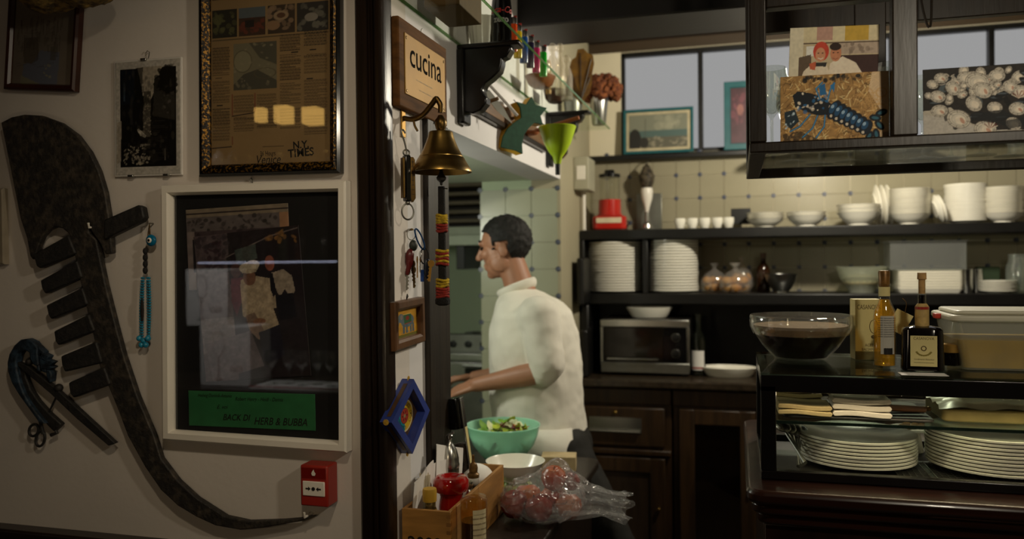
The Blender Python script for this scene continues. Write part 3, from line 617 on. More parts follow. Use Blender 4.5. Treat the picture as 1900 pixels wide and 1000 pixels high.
MB().prism([(-.003, h*.26), (.004, h*.26), (.006, h*.31), (.002, h*.36), (.001, h*.41), (-.003, h*.36), (-.005, h*.31)], -.0528, -.052).build('flame_mark', whitep, fa)
# ---------------------------------------------------------------- kitchen wall: sign, bell, keys, little frames
def cw(x, y, off=0): return WX(x, y, XC+off)
def khung(name, label, cat, q, off=.02):
    c, w, h, b = fit(q, X=XC, off=off)
    return thing(name, label, cat, (XC+.001, c.y, c.z), (0, -b, PI/2)), w, h
# -- "cucina" sign
signw = mat('sign_wood', '5a3a1a', .75, var=.3, scale=7, stretch=(1, 4, 8), bump=.1, spec=.15)
r, w, h = khung('kitchen_sign', 'brass plate reading cucina on a brown wooden board above the bell', 'sign', [(741, 30), (830, 90), (830, 236), (741, 194)], .022)
MB().bx(-w/2, w/2, -.020, 0, -h/2, h/2).build('board', signw, r, .004)
pl = MB().bx(-w/2+.032, w/2-.022, -.0225, -.019, -h/2+.035, h/2-.032).build('plate', mat('sign_brass', '8e6a24', .55, metal=.35, var=.12, scale=9), r, .001)
text('lettering', 'cucina', .088, mat('engraved_ink', '0e0a06', .95, spec=.1), pl, (.004, -.0229, .028), (0, 0, 0), 0, .0005)
for i, s in enumerate(('per informazioni', 'suonare la campana')): text('small_lettering', '~ ~~ ~~~ ~~', .02, mat('worn_ink', '8a7448', .6), pl, (-.01+.02*i, -.0229, -.025-.022*i))
for sx in (-1, 1):
    for sz in (-1, 1): MB().lathe([(0, .002), (.003, .0015), (.004, 0)], 12, m=Matrix.Translation((sx*(w/2-.036)+.004, -.0225, sz*(h/2-.043))) @ Matrix.Rotation(PI/2, 4, 'X')).build('screw', brassd, r)
MB().tube([(0, -.01, h/2), (0, -.012, h/2+.01), (.006, -.012, h/2+.014)], .0014, 6).build('hanger', steeld, r)

# -- brass bell on a curled bracket, with a knotted rope
BY = 1.845
q = WY(818, 320, BY); bxo = q.x-XC; zl = q.z
k = PXM(818, BY)
be = thing('brass_bell', 'brass wall bell on a curled bracket with a knotted black, red and yellow rope', 'bell', (XC+.001, BY, zl), (0, 0, 0))
MB().prism([(0, 0)]*0 or [(-.011, .030), (.011, .030), (.011, .105), (.005, .112), (-.005, .112), (-.011, .105)], 0, .004).build('wall_plate', brassp, be, .001, rot=(0, 0, PI/2), loc=(.004, 0, .06))
za = WX(750, 218, XC+.01).z-zl
arm = [(.004, 0, za), (.03, 0, za-.004), (.055, 0, za+.006), (.078, 0, za+.030), (.10-.012, 0, za+.042), (bxo-.008, 0, za+.040), (bxo, 0, za+.026), (bxo, 0, za+.008)]
def smooth(P, n=4):
    P = [Vector(p) for p in P]; out = []
    for i in range(len(P)-1):
        a, b, c, d = P[max(i-1, 0)], P[i], P[i+1], P[min(i+2, len(P)-1)]
        for j in range(n):
            t = j/n; out.append(.5*((2*b)+(c-a)*t+(2*a-5*b+4*c-d)*t*t+(3*b-a-3*c+d)*t**3))
    return out+[P[-1]]
MB().tube(smooth(arm), .0065, 10).build('bracket_arm', brassd, be)
MB().tube(smooth([(.03, 0, za-.004), (.034, -.004, za-.02), (.042, -.006, za-.034)]), .003, 8).build('bracket_spur', brassd, be)
hw = [(21.6, 245), (22.6, 247), (24, 254), (27.6, 264), (33, 277), (39.6, 289), (41, 290.5), (41, 292), (42.5, 293), (48, 303), (53, 311), (56.5, 317), (57, 320)]
bell = [(0, (320-243)*k), (.014, (320-243.5)*k)]+[(a*k, (320-b)*k) for a, b in hw]+[(55*k, 0), (50*k, .012), (40*k, .028), (30*k, .048), (20*k, (320-250)*k), (0, (320-248)*k)]
MB().lathe(bell, 48, (bxo, 0, 0)).build('bell_body', brass, be)
MB().lathe([(0, 0), (.009, .001), (.012, .008), (.015, .018), (.014, .028), (.009, .034), (.006, .040), (0, .042)], 20, (bxo, 0, (320-245)*k)).build('crown_knob', brassd, be)
MB().tube([(bxo, .012, (320-245)*k), (bxo+.008, .013, (320-232)*k), (bxo+.010, .012, (320-224)*k), (bxo+.002, .010, (320-220)*k)], .0025, 8).build('crown_loop', brassd, be)
MB().tube([(bxo, 0, .07), (bxo, 0, -.012)], .004, 8).build('clapper_rod', iron, be)
MB().lathe([(0, -.032), (.003, -.030), (.004, -.024), (.011, -.018), (.012, -.012), (.006, -.004), (.004, .004), (0, .006)], 16, (bxo, 0, 0)).build('clapper', iron, be)
MB().tube([(bxo-.004, 0, -.034), (bxo+.004, 0, -.038), (bxo+.016, 0, -.040)], .0014, 6).build('split_pin', brassd, be)
rx = bxo; top = -.034
def zr(py): return (320-py)*k
rp = MB().tube([(rx, 0, top), (rx, 0, zr(556))], [.0085, .0105], 12).build('rope', mat('black_rope', '080706', .95, scale=80, col2='15110e', bump=1, bscale=160), be)
ropey = mat('yellow_rope', 'c9a81e', .9, scale=90, col2='8a7010', bump=1, bscale=170); roper = mat('red_rope', '9a2a1c', .9, scale=90, col2='7a1a12', bump=1, bscale=170)
def wrap(name, y0, y1, rad, mats):
    n = max(2, int((y1-y0)/4.2)); o = None
    for i in range(n):
        z = zr(y0+(i+.5)*(y1-y0)/n); m = mats[i % len(mats)]
        o = MB().tube([(rx+rad*math.cos(u), rad*math.sin(u), z+.0016*math.sin(2*u+i)) for u in np.linspace(0, 2*PI, 19)[:-1]], .0036, 8, True).build('rope_wrap', m, rp)
wrap('w', 398, 415, .0118, [ropey]); wrap('w', 415, 431, .0115, [roper]); wrap('w', 463, 492, .0135, [ropey, roper]); wrap('w', 517, 533, .0135, [ropey]); wrap('w', 533, 552, .0138, [roper])
MB().lathe([(0, -.006), (.010, -.006), (.018, -.002), (.0185, .008), (.014, .016), (0, .018)], 16, (rx, 0, zr(562))).build('rope_end', MATS['black_rope'], be)

# -- spring balance hanging from a hook on the bell bracket
qs = cw(757, 330, .03); ks = PXM(757, qs.y)
ss = thing('spring_balance', 'brass and black pocket spring balance with a steel ring, hanging under the bell bracket', 'spring balance', (XC+.034, qs.y-.012, qs.z), (0, 0, math.radians(48)))
MB().prism([(.002, .048), (.012, .048), (.016, .042), (.017, -.050), (.010, -.060), (.002, -.052)], -.009, .003).build('scale_plate', brassd, ss, .001)
MB().bx(-.011, .004, -.012, .006, -.058, .052).build('barrel', blackgl, ss, .003)
MB().bx(-.016, -.010, -.009, .005, -.050, .046).build('side_strip', brassd, ss, .001)
for i in range(8): MB().bx(.006, .013, -.0096, -.0088, .036-.011*i, .037-.011*i).build('scale_mark', ink, ss)
MB().bx(.0095, .0105, -.0096, -.0089, -.02, .04).build('scale_line', ink, ss)
MB().tube(smooth([(-.004, -.003, .052), (-.004, -.003, .064), (-.009, -.003, .085), (-.016, -.003, .105), (-.012, -.003, .112), (-.006, -.003, .104)]), .0022, 8).build('hook', steeld, ss)
MB().tube([(-.004+.008*math.cos(u), -.003, .058+.007*math.sin(u)) for u in np.linspace(0, 2*PI, 13)[:-1]], .0022, 8, True).build('top_loop', steeld, ss)
MB().tube([(-.002+.0155*math.cos(u), -.003, -.082+.019*math.sin(u)) for u in np.linspace(0, 2*PI, 25)[:-1]], .0022, 8, True).build('ring', steeld, ss)
MB().ell((-.002, -.003, -.061), (.006, .006, .006)).build('swivel', steeld, ss)

# -- bunch of keys on a nail
qk = cw(772, 426, .02)
kb = thing('key_bunch', 'bunch of keys with red and blue fobs and a blue carabiner on a nail', 'keys', (XC+.001, qk.y, qk.z), (0, 0, math.radians(45)))
MB().tube([(0, .02, 0), (0, -.02, 0)], .003, 8).build('nail', brassd, kb)
MB().tube([(.011*math.cos(u), -.014, -.012+.014*math.sin(u)) for u in np.linspace(0, 2*PI, 17)[:-1]], .0013, 6, True).build('key_ring', steel, kb)
MB().tube([(.022+.008*math.cos(u)+.010*math.sin(u)*-1, -.016, -.024+.026*math.sin(u)) for u in np.linspace(0, 2*PI, 17)[:-1]], .0022, 8, True).build('carabiner', mat('blue_anodised', '1f4a80', .35, metal=.7), kb)
MB().tube([(.034+.011*math.cos(u), -.016, -.066+.02*math.sin(u)) for u in np.linspace(0, 2*PI, 17)[:-1]], .0018, 6, True).build('key_ring', blackp, kb)
MB().tube(smooth([(-.004, -.02, -.048), (-.008, -.022, -.066), (-.009, -.022, -.085), (-.016, -.022, -.112)]), [.004, .007, .009, .0105]+[.0105]*4+[.009, .007, .006, .005, .004], 10).build('red_fob', mat('dark_red_fob', '5a1416', .35, var=.2), kb)
MB().ell((.002, -.022, -.040), (.011, .008, .014)).build('fob_cap', mat('dark_green_cap', '1c241c', .5), kb)
MB().ell((.040, -.02, -.098), (.011, .006, .026)).build('blue_fob', mat('navy_fob', '141c30', .4, var=.2), kb)
MB().bx(.022, .030, -.022, -.016, -.130, -.100).build('blue_tag', mat('blue_tag', '1c4a9c', .4), kb, .001)
ky = None
for i, (x, z, a) in enumerate(((-.012, -.105, .06), (.004, -.10, -.03), (.013, -.075, .05), (.020, -.062, -.08), (-.002, -.085, .1), (.046, -.085, -.12))):
    mb = MB().lathe([(0, -.0008), (.009, -.0008), (.009, .0008), (0, .0008)], 14, m=Matrix.Translation((0, 0, 0)) @ Matrix.Rotation(PI/2, 4, 'X')).bx(-.003, .003, -.0009, .0009, -.045, -.006)
    for j in range(4): mb.bx(.002, .0055, -.0008, .0008, -.042+.009*j, -.038+.009*j)
    mb.build('key', [steel, brassd, brassp][i % 3], kb, loc=(x, -.014-.003*i, z), rot=(0, a, .5*i))

# -- small elephant picture in a wooden frame
r, w, h = khung('elephant_picture', 'small wooden-framed painting of a decorated elephant on yellow', 'picture', [(733, 563), (788, 549), (788, 635), (733, 651)], .018)
sweep_frame(w, h, [(0, 0), (0, .016), (.003, .019), (.016, .019), (.022, .014), (.024, .006), (.024, 0)]).build('frame', mat('carved_frame_wood', '5b3a1c', .45, var=.3, scale=12, bump=.2), r, ang=20)
cv = Canvas(0, 0, 80, 70, .8, 'c08a1c'); cv.noise(.15, 8)
cv.ell(44, 30, 22, 15, '5a6a70'); cv.ell(22, 22, 10, 10, '5a6a70'); cv.poly([(12, 22), (18, 22), (14, 40), (8, 46), (6, 42), (11, 34)], '5a6a70')
for x in (28, 38, 52, 60): cv.rect(x, 38, x+6, 58, '4c5c66')
cv.poly([(30, 14), (56, 14), (58, 36), (34, 38)], '2c5a34'); cv.ell(44, 24, 6, 5, '8a2a1c'); cv.line([(30, 15), (56, 15)], 1.5, 'c9b060'); cv.line([(34, 37), (58, 35)], 1.5, 'a03020'); cv.rect(0, 60, 80, 70, '6a6420'); cv.ell(24, 20, 4, 6, '8a7a70'); cv.speck(10, 40, 70, 58, '7a8a90', 12, 2)
cv.sheet('painting', w-.04, h-.04, r, (0, -.006, 0), rough=.4)
MB().tube([(0, -.008, h/2), (.004, -.010, h/2+.008), (0, -.010, h/2+.013), (-.004, -.010, h/2+.008)], .0014, 6, True).build('hanger', iron, r)

# -- blue diamond-shaped box frame
P = [cw(x, y, .03) for x, y in ((767, 703), (797, 761), (765, 842), (726, 784))]
c = sum(P, Vector())/4; D = [(p.y-c.y, p.z-c.z) for p in P]
r = thing('diamond_frame', 'blue diamond-shaped box frame with a painted round medallion', 'picture', (XC+.001, c.y, c.z), (0, 0, PI/2))
bluew = mat('blue_paint', '2c3d86', .4, var=.15, scale=14); brownp = mat('brown_panel', '4a321c', .5, var=.3, scale=20)
I = [(a*.72, b*.74) for a, b in D]
for i in range(4):
    j = (i+1) % 4; vs = [(D[i][0], 0, D[i][1]), (D[j][0], 0, D[j][1]), (D[j][0], -.03, D[j][1]), (D[i][0], -.03, D[i][1]), (I[i][0], 0, I[i][1]), (I[j][0], 0, I[j][1]), (I[j][0], -.03, I[j][1]), (I[i][0], -.03, I[i][1])]
    s = MB().add(vs, [(0, 1, 2, 3), (5, 4, 7, 6), (3, 2, 6, 7), (0, 4, 5, 1), (0, 3, 7, 4), (1, 5, 6, 2)]).build('frame_side', bluew, r)
    a, b = Vector((D[i][0], 0, D[i][1])), Vector((D[j][0], 0, D[j][1])); n = Vector((0, -.015, 0))
    d = (b-a); oo = (a+b)*.5; nn = Vector((oo.x, 0, oo.z)).normalized()*.001
    MB().add([a+d*.12+n*.7+nn, a+d*.88+n*.7+nn, a+d*.88+n*1.4+nn, a+d*.12+n*1.4+nn], [(0, 1, 2, 3)]).build('painted_band', brownp, s)
MB().prism(I, -.008, -.002).build('inner_panel', brownp, r)
cv = Canvas(-10, -10, 10, 10, .2, '9a8a4a'); cv.mask((cv.X < 0).astype(float), '1a8090'); cv.mask((cv.X >= 0).astype(float), 'd0a81c')
for i in range(30): a = random.uniform(0, 6.28); cv.ring(7.2*math.cos(a), 7.2*math.sin(a), 1.3, 1.0, .35, '14505a' if math.cos(a) < 0 else '6a5210')
cv.ell(0, 0, 4.6, 4.6, 'a83a24'); cv.ring(0, 0, 4.6, 4.6, .4, '501c10')
for i in range(6): cv.ell(2.6*math.cos(i*1.047), 2.6*math.sin(i*1.047), 1, .5, '5a1c14', 1, i*1.047)
cv.ell(0, 0, 1.1, 1.1, '8a8a60'); cv.ring(0, 0, 9.5, 9.5, .8, 'c8c0a0')
cw_ = (I[1][0]-I[3][0])*.60; ch_ = (I[0][1]-I[2][1])*.60
cv.sheet('medallion', cw_, ch_, r, (0, -.0095, 0), rough=.4, poly=[(10*math.cos(a), 10*math.sin(a)) for a in np.linspace(0, 2*PI, 41)[:-1]])
for i in (0, 2, 3):
    m = MB().lathe([(0, 0), (.007, 0), (.007, .001), (0, .0015)], 16, m=Matrix.Translation((D[i][0]*1.0, -.016, D[i][1]*1.0)) @ Matrix.Rotation(PI/2, 4, 'Y' if i == 3 else 'X') @ Matrix.Scale(-1 if i == 3 else 1, 4)).build('corner_stud', mat('stud_ochre', 'b08a2c', .4, var=.3, scale=200), r)

# ---------------------------------------------------------------- glass shelf on brackets above the opening
GZ = 2.190; GX = -.598
gy0, gy1 = 1.80, 3.97
gs = thing('glass_shelf', 'clear glass shelf with green edges on two black scrolled brackets', 'shelf', (XC+.002, gy0, GZ))
MB().bx(0, GX-XC, 0, gy1-gy0, -.003, .003).build('glass_plate', greengl, gs)
MB().bx(GX-XC, GX-XC+.0015, 0, gy1-gy0, -.0042, .0042).build('front_edge', greenedge, gs)
MB().bx(-.001, .001, 0, gy1-gy0, -.0045, .0045).build('back_edge', greenedge, gs)
for by in (2.262, 3.41):
    o = thing('shelf_bracket', 'black scrolled wooden bracket under the near part of the glass shelf' if by < 3 else 'black scrolled wooden bracket under the far end of the glass shelf', 'bracket', (XC+.001, by, GZ-.0045), group='shelf brackets')
    pr = [(0, -.012), (.16, -.012), (.165, -.022), (.150, -.045), (.135, -.05), (.135, -.062), (.128, -.085), (.105, -.105), (.085, -.118), (.075, -.135), (.078, -.150), (.088, -.158), (.086, -.176), (.068, -.196), (.045, -.204), (.030, -.20), (.022, -.20), (0, -.20)]
    MB().prism(pr, 0, .045).build('scroll', mat('black_lacquer', '0b0908', .3, var=.2, scale=10), o, .004)
    MB().bx(0, .022, -.012, .057, -.232, -.012).build('back_plate', MATS['black_lacquer'], o, .006)
    MB().bx(0, .190, -.008, .053, -.014, 0).build('top_board', MATS['black_lacquer'], o, .005)
top = GZ+.0035
def onshelf(px, py): return WZ(px, py, top)
# brown box, fluted pot, cola bottle
tag(MB().bx(-.76, -.665, 1.93, 2.115, top, top+.11).build('cardboard_box', mat('brown_card', '5c4522', .8, var=.1), bev=.002), 'brown cardboard box at the near end of the glass shelf', 'box')
mb = MB(); n = 40
for z, rr in ((0, .038), (.09, .050), (.088, .045), (.004, .033)):
    mb.v += [((rr+(.0022 if i % 2 else 0))*math.cos(2*PI*i/n), (rr+(.0022 if i % 2 else 0))*math.sin(2*PI*i/n), z) for i in range(n)]
mb.f = [(a*n+i, a*n+(i+1) % n, a*n+n+(i+1) % n, a*n+n+i) for a in range(3) for i in range(n)]+[tuple(range(n)), tuple(range(3*n, 4*n))]
tag(mb.build('fluted_pot', white, loc=(-.735, 2.36, top)), 'white fluted pot behind the black cola bottle', 'pot')
cola = thing('cola_bottle', 'black cola bottle with red script and grey lettering on the glass shelf', 'bottle', (-.672, 2.335, top), (0, 0, .25))
MB().lathe([(0, 0), (.026, 0), (.030, .004), (.030, .035), (.028, .05), (.030, .065), (.0305, .11), (.028, .135), (.019, .165), (.013, .19), (.012, .215), (0, .215)], 28).build('bottle_body', mat('cola_black', '0c0a0a', .12, var=.2), cola)
MB().lathe([(0, .212), (.0145, .212), (.0145, .226), (0, .227)], 20).build('bottle_cap', redp, cola)
def curved(name, s, size, m, parent, z, r, a0=0, **k):
    o = text(name, s, size, m, parent, (0, 0, 0), **k)
    for v in o.data.vertices: a = v.co.x/r+a0; v.co = (r*math.sin(a), -r*math.cos(a), v.co.z+z)
    return o
curved('script_lettering', 'Coca-Cola', .026, mat('red_ink', 'b02418', .5), cola, .098, .0309, .0, shear=.35, bold=.0004); curved('lettering', 'zero', .026, mat('grey_ink', 'a8a8a4', .5), cola, .070, .0311, .0, bold=.0008)
# six lighters in a row
for i, (px, py, col, nm) in enumerate(((952, 96, 'e8541c', 'orange'), (961, 108, 'd8c01c', 'yellow'), (972, 117, '1d4f9e', 'blue'), (984, 126, '2a2440', 'dark violet'), (995, 135, 'c42a68', 'pink'), (1008, 142, '1fae2c', 'green'))):
    p = onshelf(px, py)
    o = thing('lighter', nm+' plastic lighter standing in the row on the glass shelf', 'lighter', p, (0, 0, .3), group='lighters on the glass shelf')
    MB().lathe([(0, 0), (.0125, 0), (.0135, .003), (.0135, .082), (.012, .085), (0, .085)], 16, sy=.62).build('lighter_body', mat('lighter_'+nm.replace(' ', '_'), col, .25, var=.05), o)
    MB().lathe([(0, .085), (.0125, .085), (.0125, .103), (.010, .106), (0, .106)], 16, sy=.6).build('metal_hood', steel, o)
    MB().bx(.002, .013, -.005, .005, .104, .110).build('thumb_button', redp, o, .001)
# clear bottles and little figures farther along
for i, (px, py, hgt, rr) in enumerate(((1026, 165, .17, .022), (1040, 176, .20, .020), (1052, 186, .18, .024))):
    p = onshelf(px, py)
    tag(MB().lathe([(0, 0), (rr, 0), (rr, hgt*.55), (rr*.7, hgt*.68), (rr*.4, hgt*.75), (rr*.42, hgt*.82), (rr*.75, hgt*.86), (rr*.8, hgt*.93), (rr*.4, hgt), (0, hgt)], 20).build('glass_bottle', glass('bottle_clear', (.93, .9, .82), .06, .05, .18, (.9, .86, .76)), loc=p), ['clear ornate glass bottle next to the green lighter', 'clear ornate glass bottle, middle of three past the lighters', 'clear ornate glass bottle nearest the yellow leaf fan'][i], 'bottle', 'glass bottles on the shelf')
p = onshelf(1036, 168); tag(MB().lathe([(0, 0), (.011, 0), (.011, .11), (.008, .13), (0, .13)], 14).build('candle', mat('tan_wax', 'b08a50', .6), loc=p+Vector((-.05, .05, 0))), 'tan candle standing among the clear bottles', 'candle')
p = onshelf(1078, 195)
fan = thing('leaf_fan', 'ochre dried leaf fan standing on the far half of the glass shelf', 'dried leaf', p, (0, 0, .15))
leafm = mat('ochre_leaf', '8a6212', .7, var=.4, scale=20, col2='5c3c10')
MB().prism([(0, 0), (.014, .02), (.036, .05), (.046, .09), (.048, .13), (.056, .17), (.052, .205), (.030, .215), (.012, .235), (-.012, .232), (-.020, .20), (-.036, .19), (-.050, .15), (-.048, .11), (-.040, .08), (-.042, .05), (-.014, .02)], -.001, .001).build('leaf', leafm, fan)
for x, z in ((.05, .2), (.044, .12), (-.045, .15), (-.038, .08), (.0, .228)): MB().tube([(0, -.002, .02), (x*.9, -.002, z*.95)], .0012, 5).build('leaf_vein', jambw, fan)
MB().tube([(0, 0, 0), (0, 0, .2)], .002, 6).build('leaf_rib', jambw, fan)
p = onshelf(1122, 236)
pot = thing('flower_cup', 'silver cup filled with dried brown flowers at the far end of the glass shelf', 'flowers', (-.63, 3.86, top))
MB().lathe([(0, 0), (.030, 0), (.033, .005), (.046, .13), (.043, .13), (.030, .008), (0, .006)], 28).build('cup', steel, pot)
for i in range(60):
    a = i*2.4; ph = math.acos(1-2*(i+.5)/60*.8); c0 = (.078*math.sin(ph)*math.cos(a)+.014, .058*math.sin(ph)*math.sin(a), .165+.060*math.cos(ph))
    o = MB().ell(c0, .019+.006*math.sin(i*3), 16, 12).build('flower_head', mat('dried_flower', '4a2214', .95, scale=90, col2='80481f', bump=1, bscale=140), pot)
    t = bpy.data.textures.get('petals') or bpy.data.textures.new('petals', 'CLOUDS'); t.noise_scale = .010; d = o.modifiers.new('petals', 'DISPLACE'); d.texture = t; d.strength = .026
for px, py, dx, nm in ((1060, 210, .0, 'brown wooden bowl lying on the glass shelf near its middle'),):
    tag(MB().lathe([(0, 0), (.04, 0), (.06, .012), (.075, .04), (.072, .04), (.055, .014), (0, .006)], 24, sx=.75).build('wooden_bowl', mat('bowl_wood', '7a4418', .5, var=.3, scale=10), loc=(-.70, 2.95, top)), nm, 'bowl')
tag(MB().lathe([(0, 0), (.035, 0), (.05, .014), (.06, .05), (.057, .05), (.045, .015), (0, .006)], 24, sx=.8).build('dark_bowl', mat('dark_bowl_wood', '3a1d10', .5, var=.3, scale=10), loc=(-.71, 3.25, top)), 'dark brown wooden bowl on the glass shelf behind the bottles', 'bowl')
tag(MB().lathe([(0, 0), (.032, 0), (.036, .01), (.045, .10), (.042, .10), (.03, .01), (0, .008)], 24).build('pewter_mug', steeld, loc=(-.72, 3.68, top)), 'tall pewter mug beside the silver flower cup', 'mug')

# ---------------------------------------------------------------- peg rail under the shelf with hung things
pr0 = cw(893, 185, .02); pr1 = cw(1012, 262, .02)
pz = pr0.z
rail = thing('peg_rail', 'brown wooden peg rail on the white wall under the glass shelf', 'rail', (XC+.001, 2.40, pz))
MB().bx(0, .018, 0, .95, -.03, .03).build('board', mat('rail_wood', '6a4c2c', .55, var=.3, scale=6, stretch=(5, .6, 5)), rail, .003)
MB().bx(0, .022, 0, .95, -.05, -.03).build('lower_lip', dwood, rail, .003)
for i in range(6): MB().tube([(.018, .08+.155*i, .0), (.06, .08+.155*i, .012)], .006, 8).build('peg', mat('rail_peg', '7a5a34', .5), rail)
def starpts(cx, cz, R, r, n, a0): return [(cx+(R if i % 2 == 0 else r)*math.cos(a0+PI*i/n), cz+(R if i % 2 == 0 else r)*math.sin(a0+PI*i/n)) for i in range(2*n)]
YS = 2.72
def spx(x, y): p = WY(x, y, YS); return p
c0 = spx(968, 232)
so = thing('shooting_star', 'green and yellow wooden shooting star hanging from the peg rail', 'ornament', (c0.x, YS, c0.z), (0, 0, math.radians(44)))
def stp(pts): return [((spx(x, y).x-c0.x)*1.25, spx(x, y).z-c0.z) for x, y in pts]
starpoly = stp([(985, 176), (991, 190), (1011, 193), (1000, 210), (1004, 226), (990, 224), (980, 236), (972, 250), (969, 268), (970, 285), (958, 280), (946, 279), (935, 277), (938, 258), (945, 242), (957, 228), (968, 218), (966, 200), (960, 190), (976, 192)])
MB().prism(starpoly, 0, .008).build('green_face', mat('green_felt', '1d4a34', .8, var=.15, scale=60), so, .001)
MB().prism(starpoly, .008, .050).build('yellow_core', mat('yellow_paint', 'c9971a', .6, var=.1), so)
MB().tube([(0, .02, .07), (-.02, .02, .09)], .0015, 6).build('hanging_cord', dark, so)
YF = 2.86
p = WY(1034, 236, YF); kf = PXM(1034, YF)
fu = thing('funnel', 'lime green plastic funnel with a dark spout hanging below the glass shelf', 'funnel', (p.x, YF, p.z))
lime = mat('lime_plastic', 'a8c41c', .4, var=.05)
MB().lathe([(34*kf, .003), (35*kf, 0), (34*kf, -.004), (25*kf, -30*kf), (16*kf, -46*kf), (9*kf, -55*kf), (6*kf, -68*kf), (4*kf, -68*kf), (8*kf, -54*kf), (14*kf, -45*kf), (32*kf, -.004)], 32).build('cone', lime, fu)
MB().lathe([(0, -66*kf), (4.8*kf, -66*kf), (4.4*kf, -88*kf), (0, -88*kf)], 14).build('spout', blackp, fu)
MB().tube([(-.04, .0, .004), (-.06, .02, .02), (XC+.05-p.x, .0, pz-p.z+.012)], .002, 6).build('hanging_cord', dark, fu)
p = WY(1055, 234, 3.0)
sp_ = thing('wooden_spoon', 'reddish wooden spoon hanging behind the lime funnel', 'spoon', (p.x-.03, 3.0, p.z))
MB().tube([(-.10, 0, -.012), (.07, 0, .03)], .008, 10).build('handle', mat('spoon_wood', 'a05a30', .5, var=.2), sp_)
MB().ell((-.12, 0, -.018), (.035, .022, .012)).build('spoon_bowl', MATS['spoon_wood'], sp_)
p = WY(925, 200, 2.52)
kn = thing('oyster_knife', 'steel blade with a tied cord hanging on the peg rail left of the star', 'knife', (XC+.06, 2.50, p.z-.01), (0, math.radians(-40), .6))
MB().prism([(-.012, .07), (.012, .07), (.014, .0), (.004, -.06), (-.010, .0)], -.0015, .0015).build('blade', steeld, kn)
MB().tube([(0, 0, .07), (0, 0, .115)], .009, 10).build('handle', dwood, kn)
MB().tube([(.02, -.01, .08), (.026, -.012, .01), (.03, -.012, -.05)], .005, 8).build('white_tie', paper, kn)
# ---------------------------------------------------------------- side counter with box, bowls, bag
CZ = .82
cx1, cy1 = -.485, 2.94
def rounded(x0, x1, y0, y1, r, which=(1, 1, 1, 1), n=6):
    out = []
    for k, (cx, cy, a) in enumerate(((x0+r, y0+r, PI), (x1-r, y0+r, 1.5*PI), (x1-r, y1-r, 0), (x0+r, y1-r, .5*PI))):
        if which[k]: out += [(cx+r*math.cos(a+PI/2*i/n), cy+r*math.sin(a+PI/2*i/n)) for i in range(n+1)]
        else: out.append(((x0, x1, x1, x0)[k], (y0, y0, y1, y1)[k]))
    return out
ct = thing('side_counter', 'dark stone-topped side counter with a rounded corner below the kitchen opening', 'counter', (-.64, 2.2, 0))
o = MB().slab([(x+.64, y-2.2) for x, y in [(XC+.002, 1.30), (cx1, 1.30)]+rounded(XC, cx1, 2, cy1, .05, (0, 0, 1, 0))[2:-1]+[(-.97, cy1), (-.97, OY0+.01), (XC+.002, OY0+.01)]], CZ-.03, CZ).build('top', mat('counter_top', '2a241e', .35, var=.3, scale=60, bump=.05), ct, .006)
MB().bx(XC+.004+.64, cx1-.03+.64, -.88, cy1-2.2-.03, .0, CZ-.03).build('body', dwood, ct, .004)
# wooden wine box
B0, B1, BX0, BX1, BT = 1.79, 2.245, XC+.011, -.654, .956
wbx = thing('wine_box', 'open pale wooden wine box stamped 2008 on the side counter', 'box', (BX0, B0, CZ+.001))
pine = mat('pine', 'a8783a', .55, var=.25, scale=5, stretch=(1, 1, 7), bump=.1); pined = mat('pine_lengthwise', 'a2733a', .55, var=.25, scale=5, stretch=(7, 1, 7), bump=.1)
bw, bl, bh = BX1-BX0, B1-B0, BT-CZ
fr = MB().bx(.0, bw, 0, .010, 0, bh).build('end_board', pine, wbx, .001)
MB().bx(.0, bw, bl-.010, bl, 0, bh).build('end_board', pine, wbx, .001)
MB().bx(0, .009, .010, bl-.010, 0, bh).build('side_board', pined, wbx, .001)
MB().bx(bw-.009, bw, .010, bl-.010, 0, bh).build('side_board', pined, wbx, .001)
MB().bx(.009, bw-.009, .010, bl-.010, 0, .008).build('bottom_board', pined, wbx)
text('stamp', '2008', .044, ink, fr, (bw*.47, -.0006, bh*.40), bold=.0006)
for i in range(7): MB().bx(bw-.0095, bw+.0004, -.0004, .011, .006+.019*i, .015+.019*i).build('finger_joint', mat('pine_end', '8a5f2c', .6), wbx)
fz = CZ+.010
# papers and envelopes stuck in the box
for i, (y, lean, hh, ww, rz) in enumerate(((1.84, -.12, .19, .15, .25), (1.90, .10, .185, .17, .1), (1.945, .28, .205, .15, .45))):
    nm = ['white envelope standing at the near end of the wine box', 'white folded letter in the middle of the papers in the wine box', 'white sheet leaning right over the papers in the wine box'][i]
    o = MB(); n = 8
    for s in (0, .0012):
        for a in range(n+1):
            for b in range(n+1): u, v = a/n-.5, b/n; o.v.append((u*ww, s+.012*math.sin(u*3+i)*v+.01*v*v*(i-1), v*hh))
    N = (n+1)**2
    o.f = [(s*N+a*(n+1)+b, s*N+(a+1)*(n+1)+b, s*N+(a+1)*(n+1)+b+1, s*N+a*(n+1)+b+1) for s in (0, 1) for a in range(n) for b in range(n)]
    tag(o.build('paper_sheet', paper, loc=(XC+.032+.007*i, y+.05, fz+.002+.5*ww*abs(math.sin(lean))), rot=(.0, lean, PI/2-.10)), nm, 'paper', 'papers in the wine box')
def at_box(px, py, z): return WZ(px, py, z)
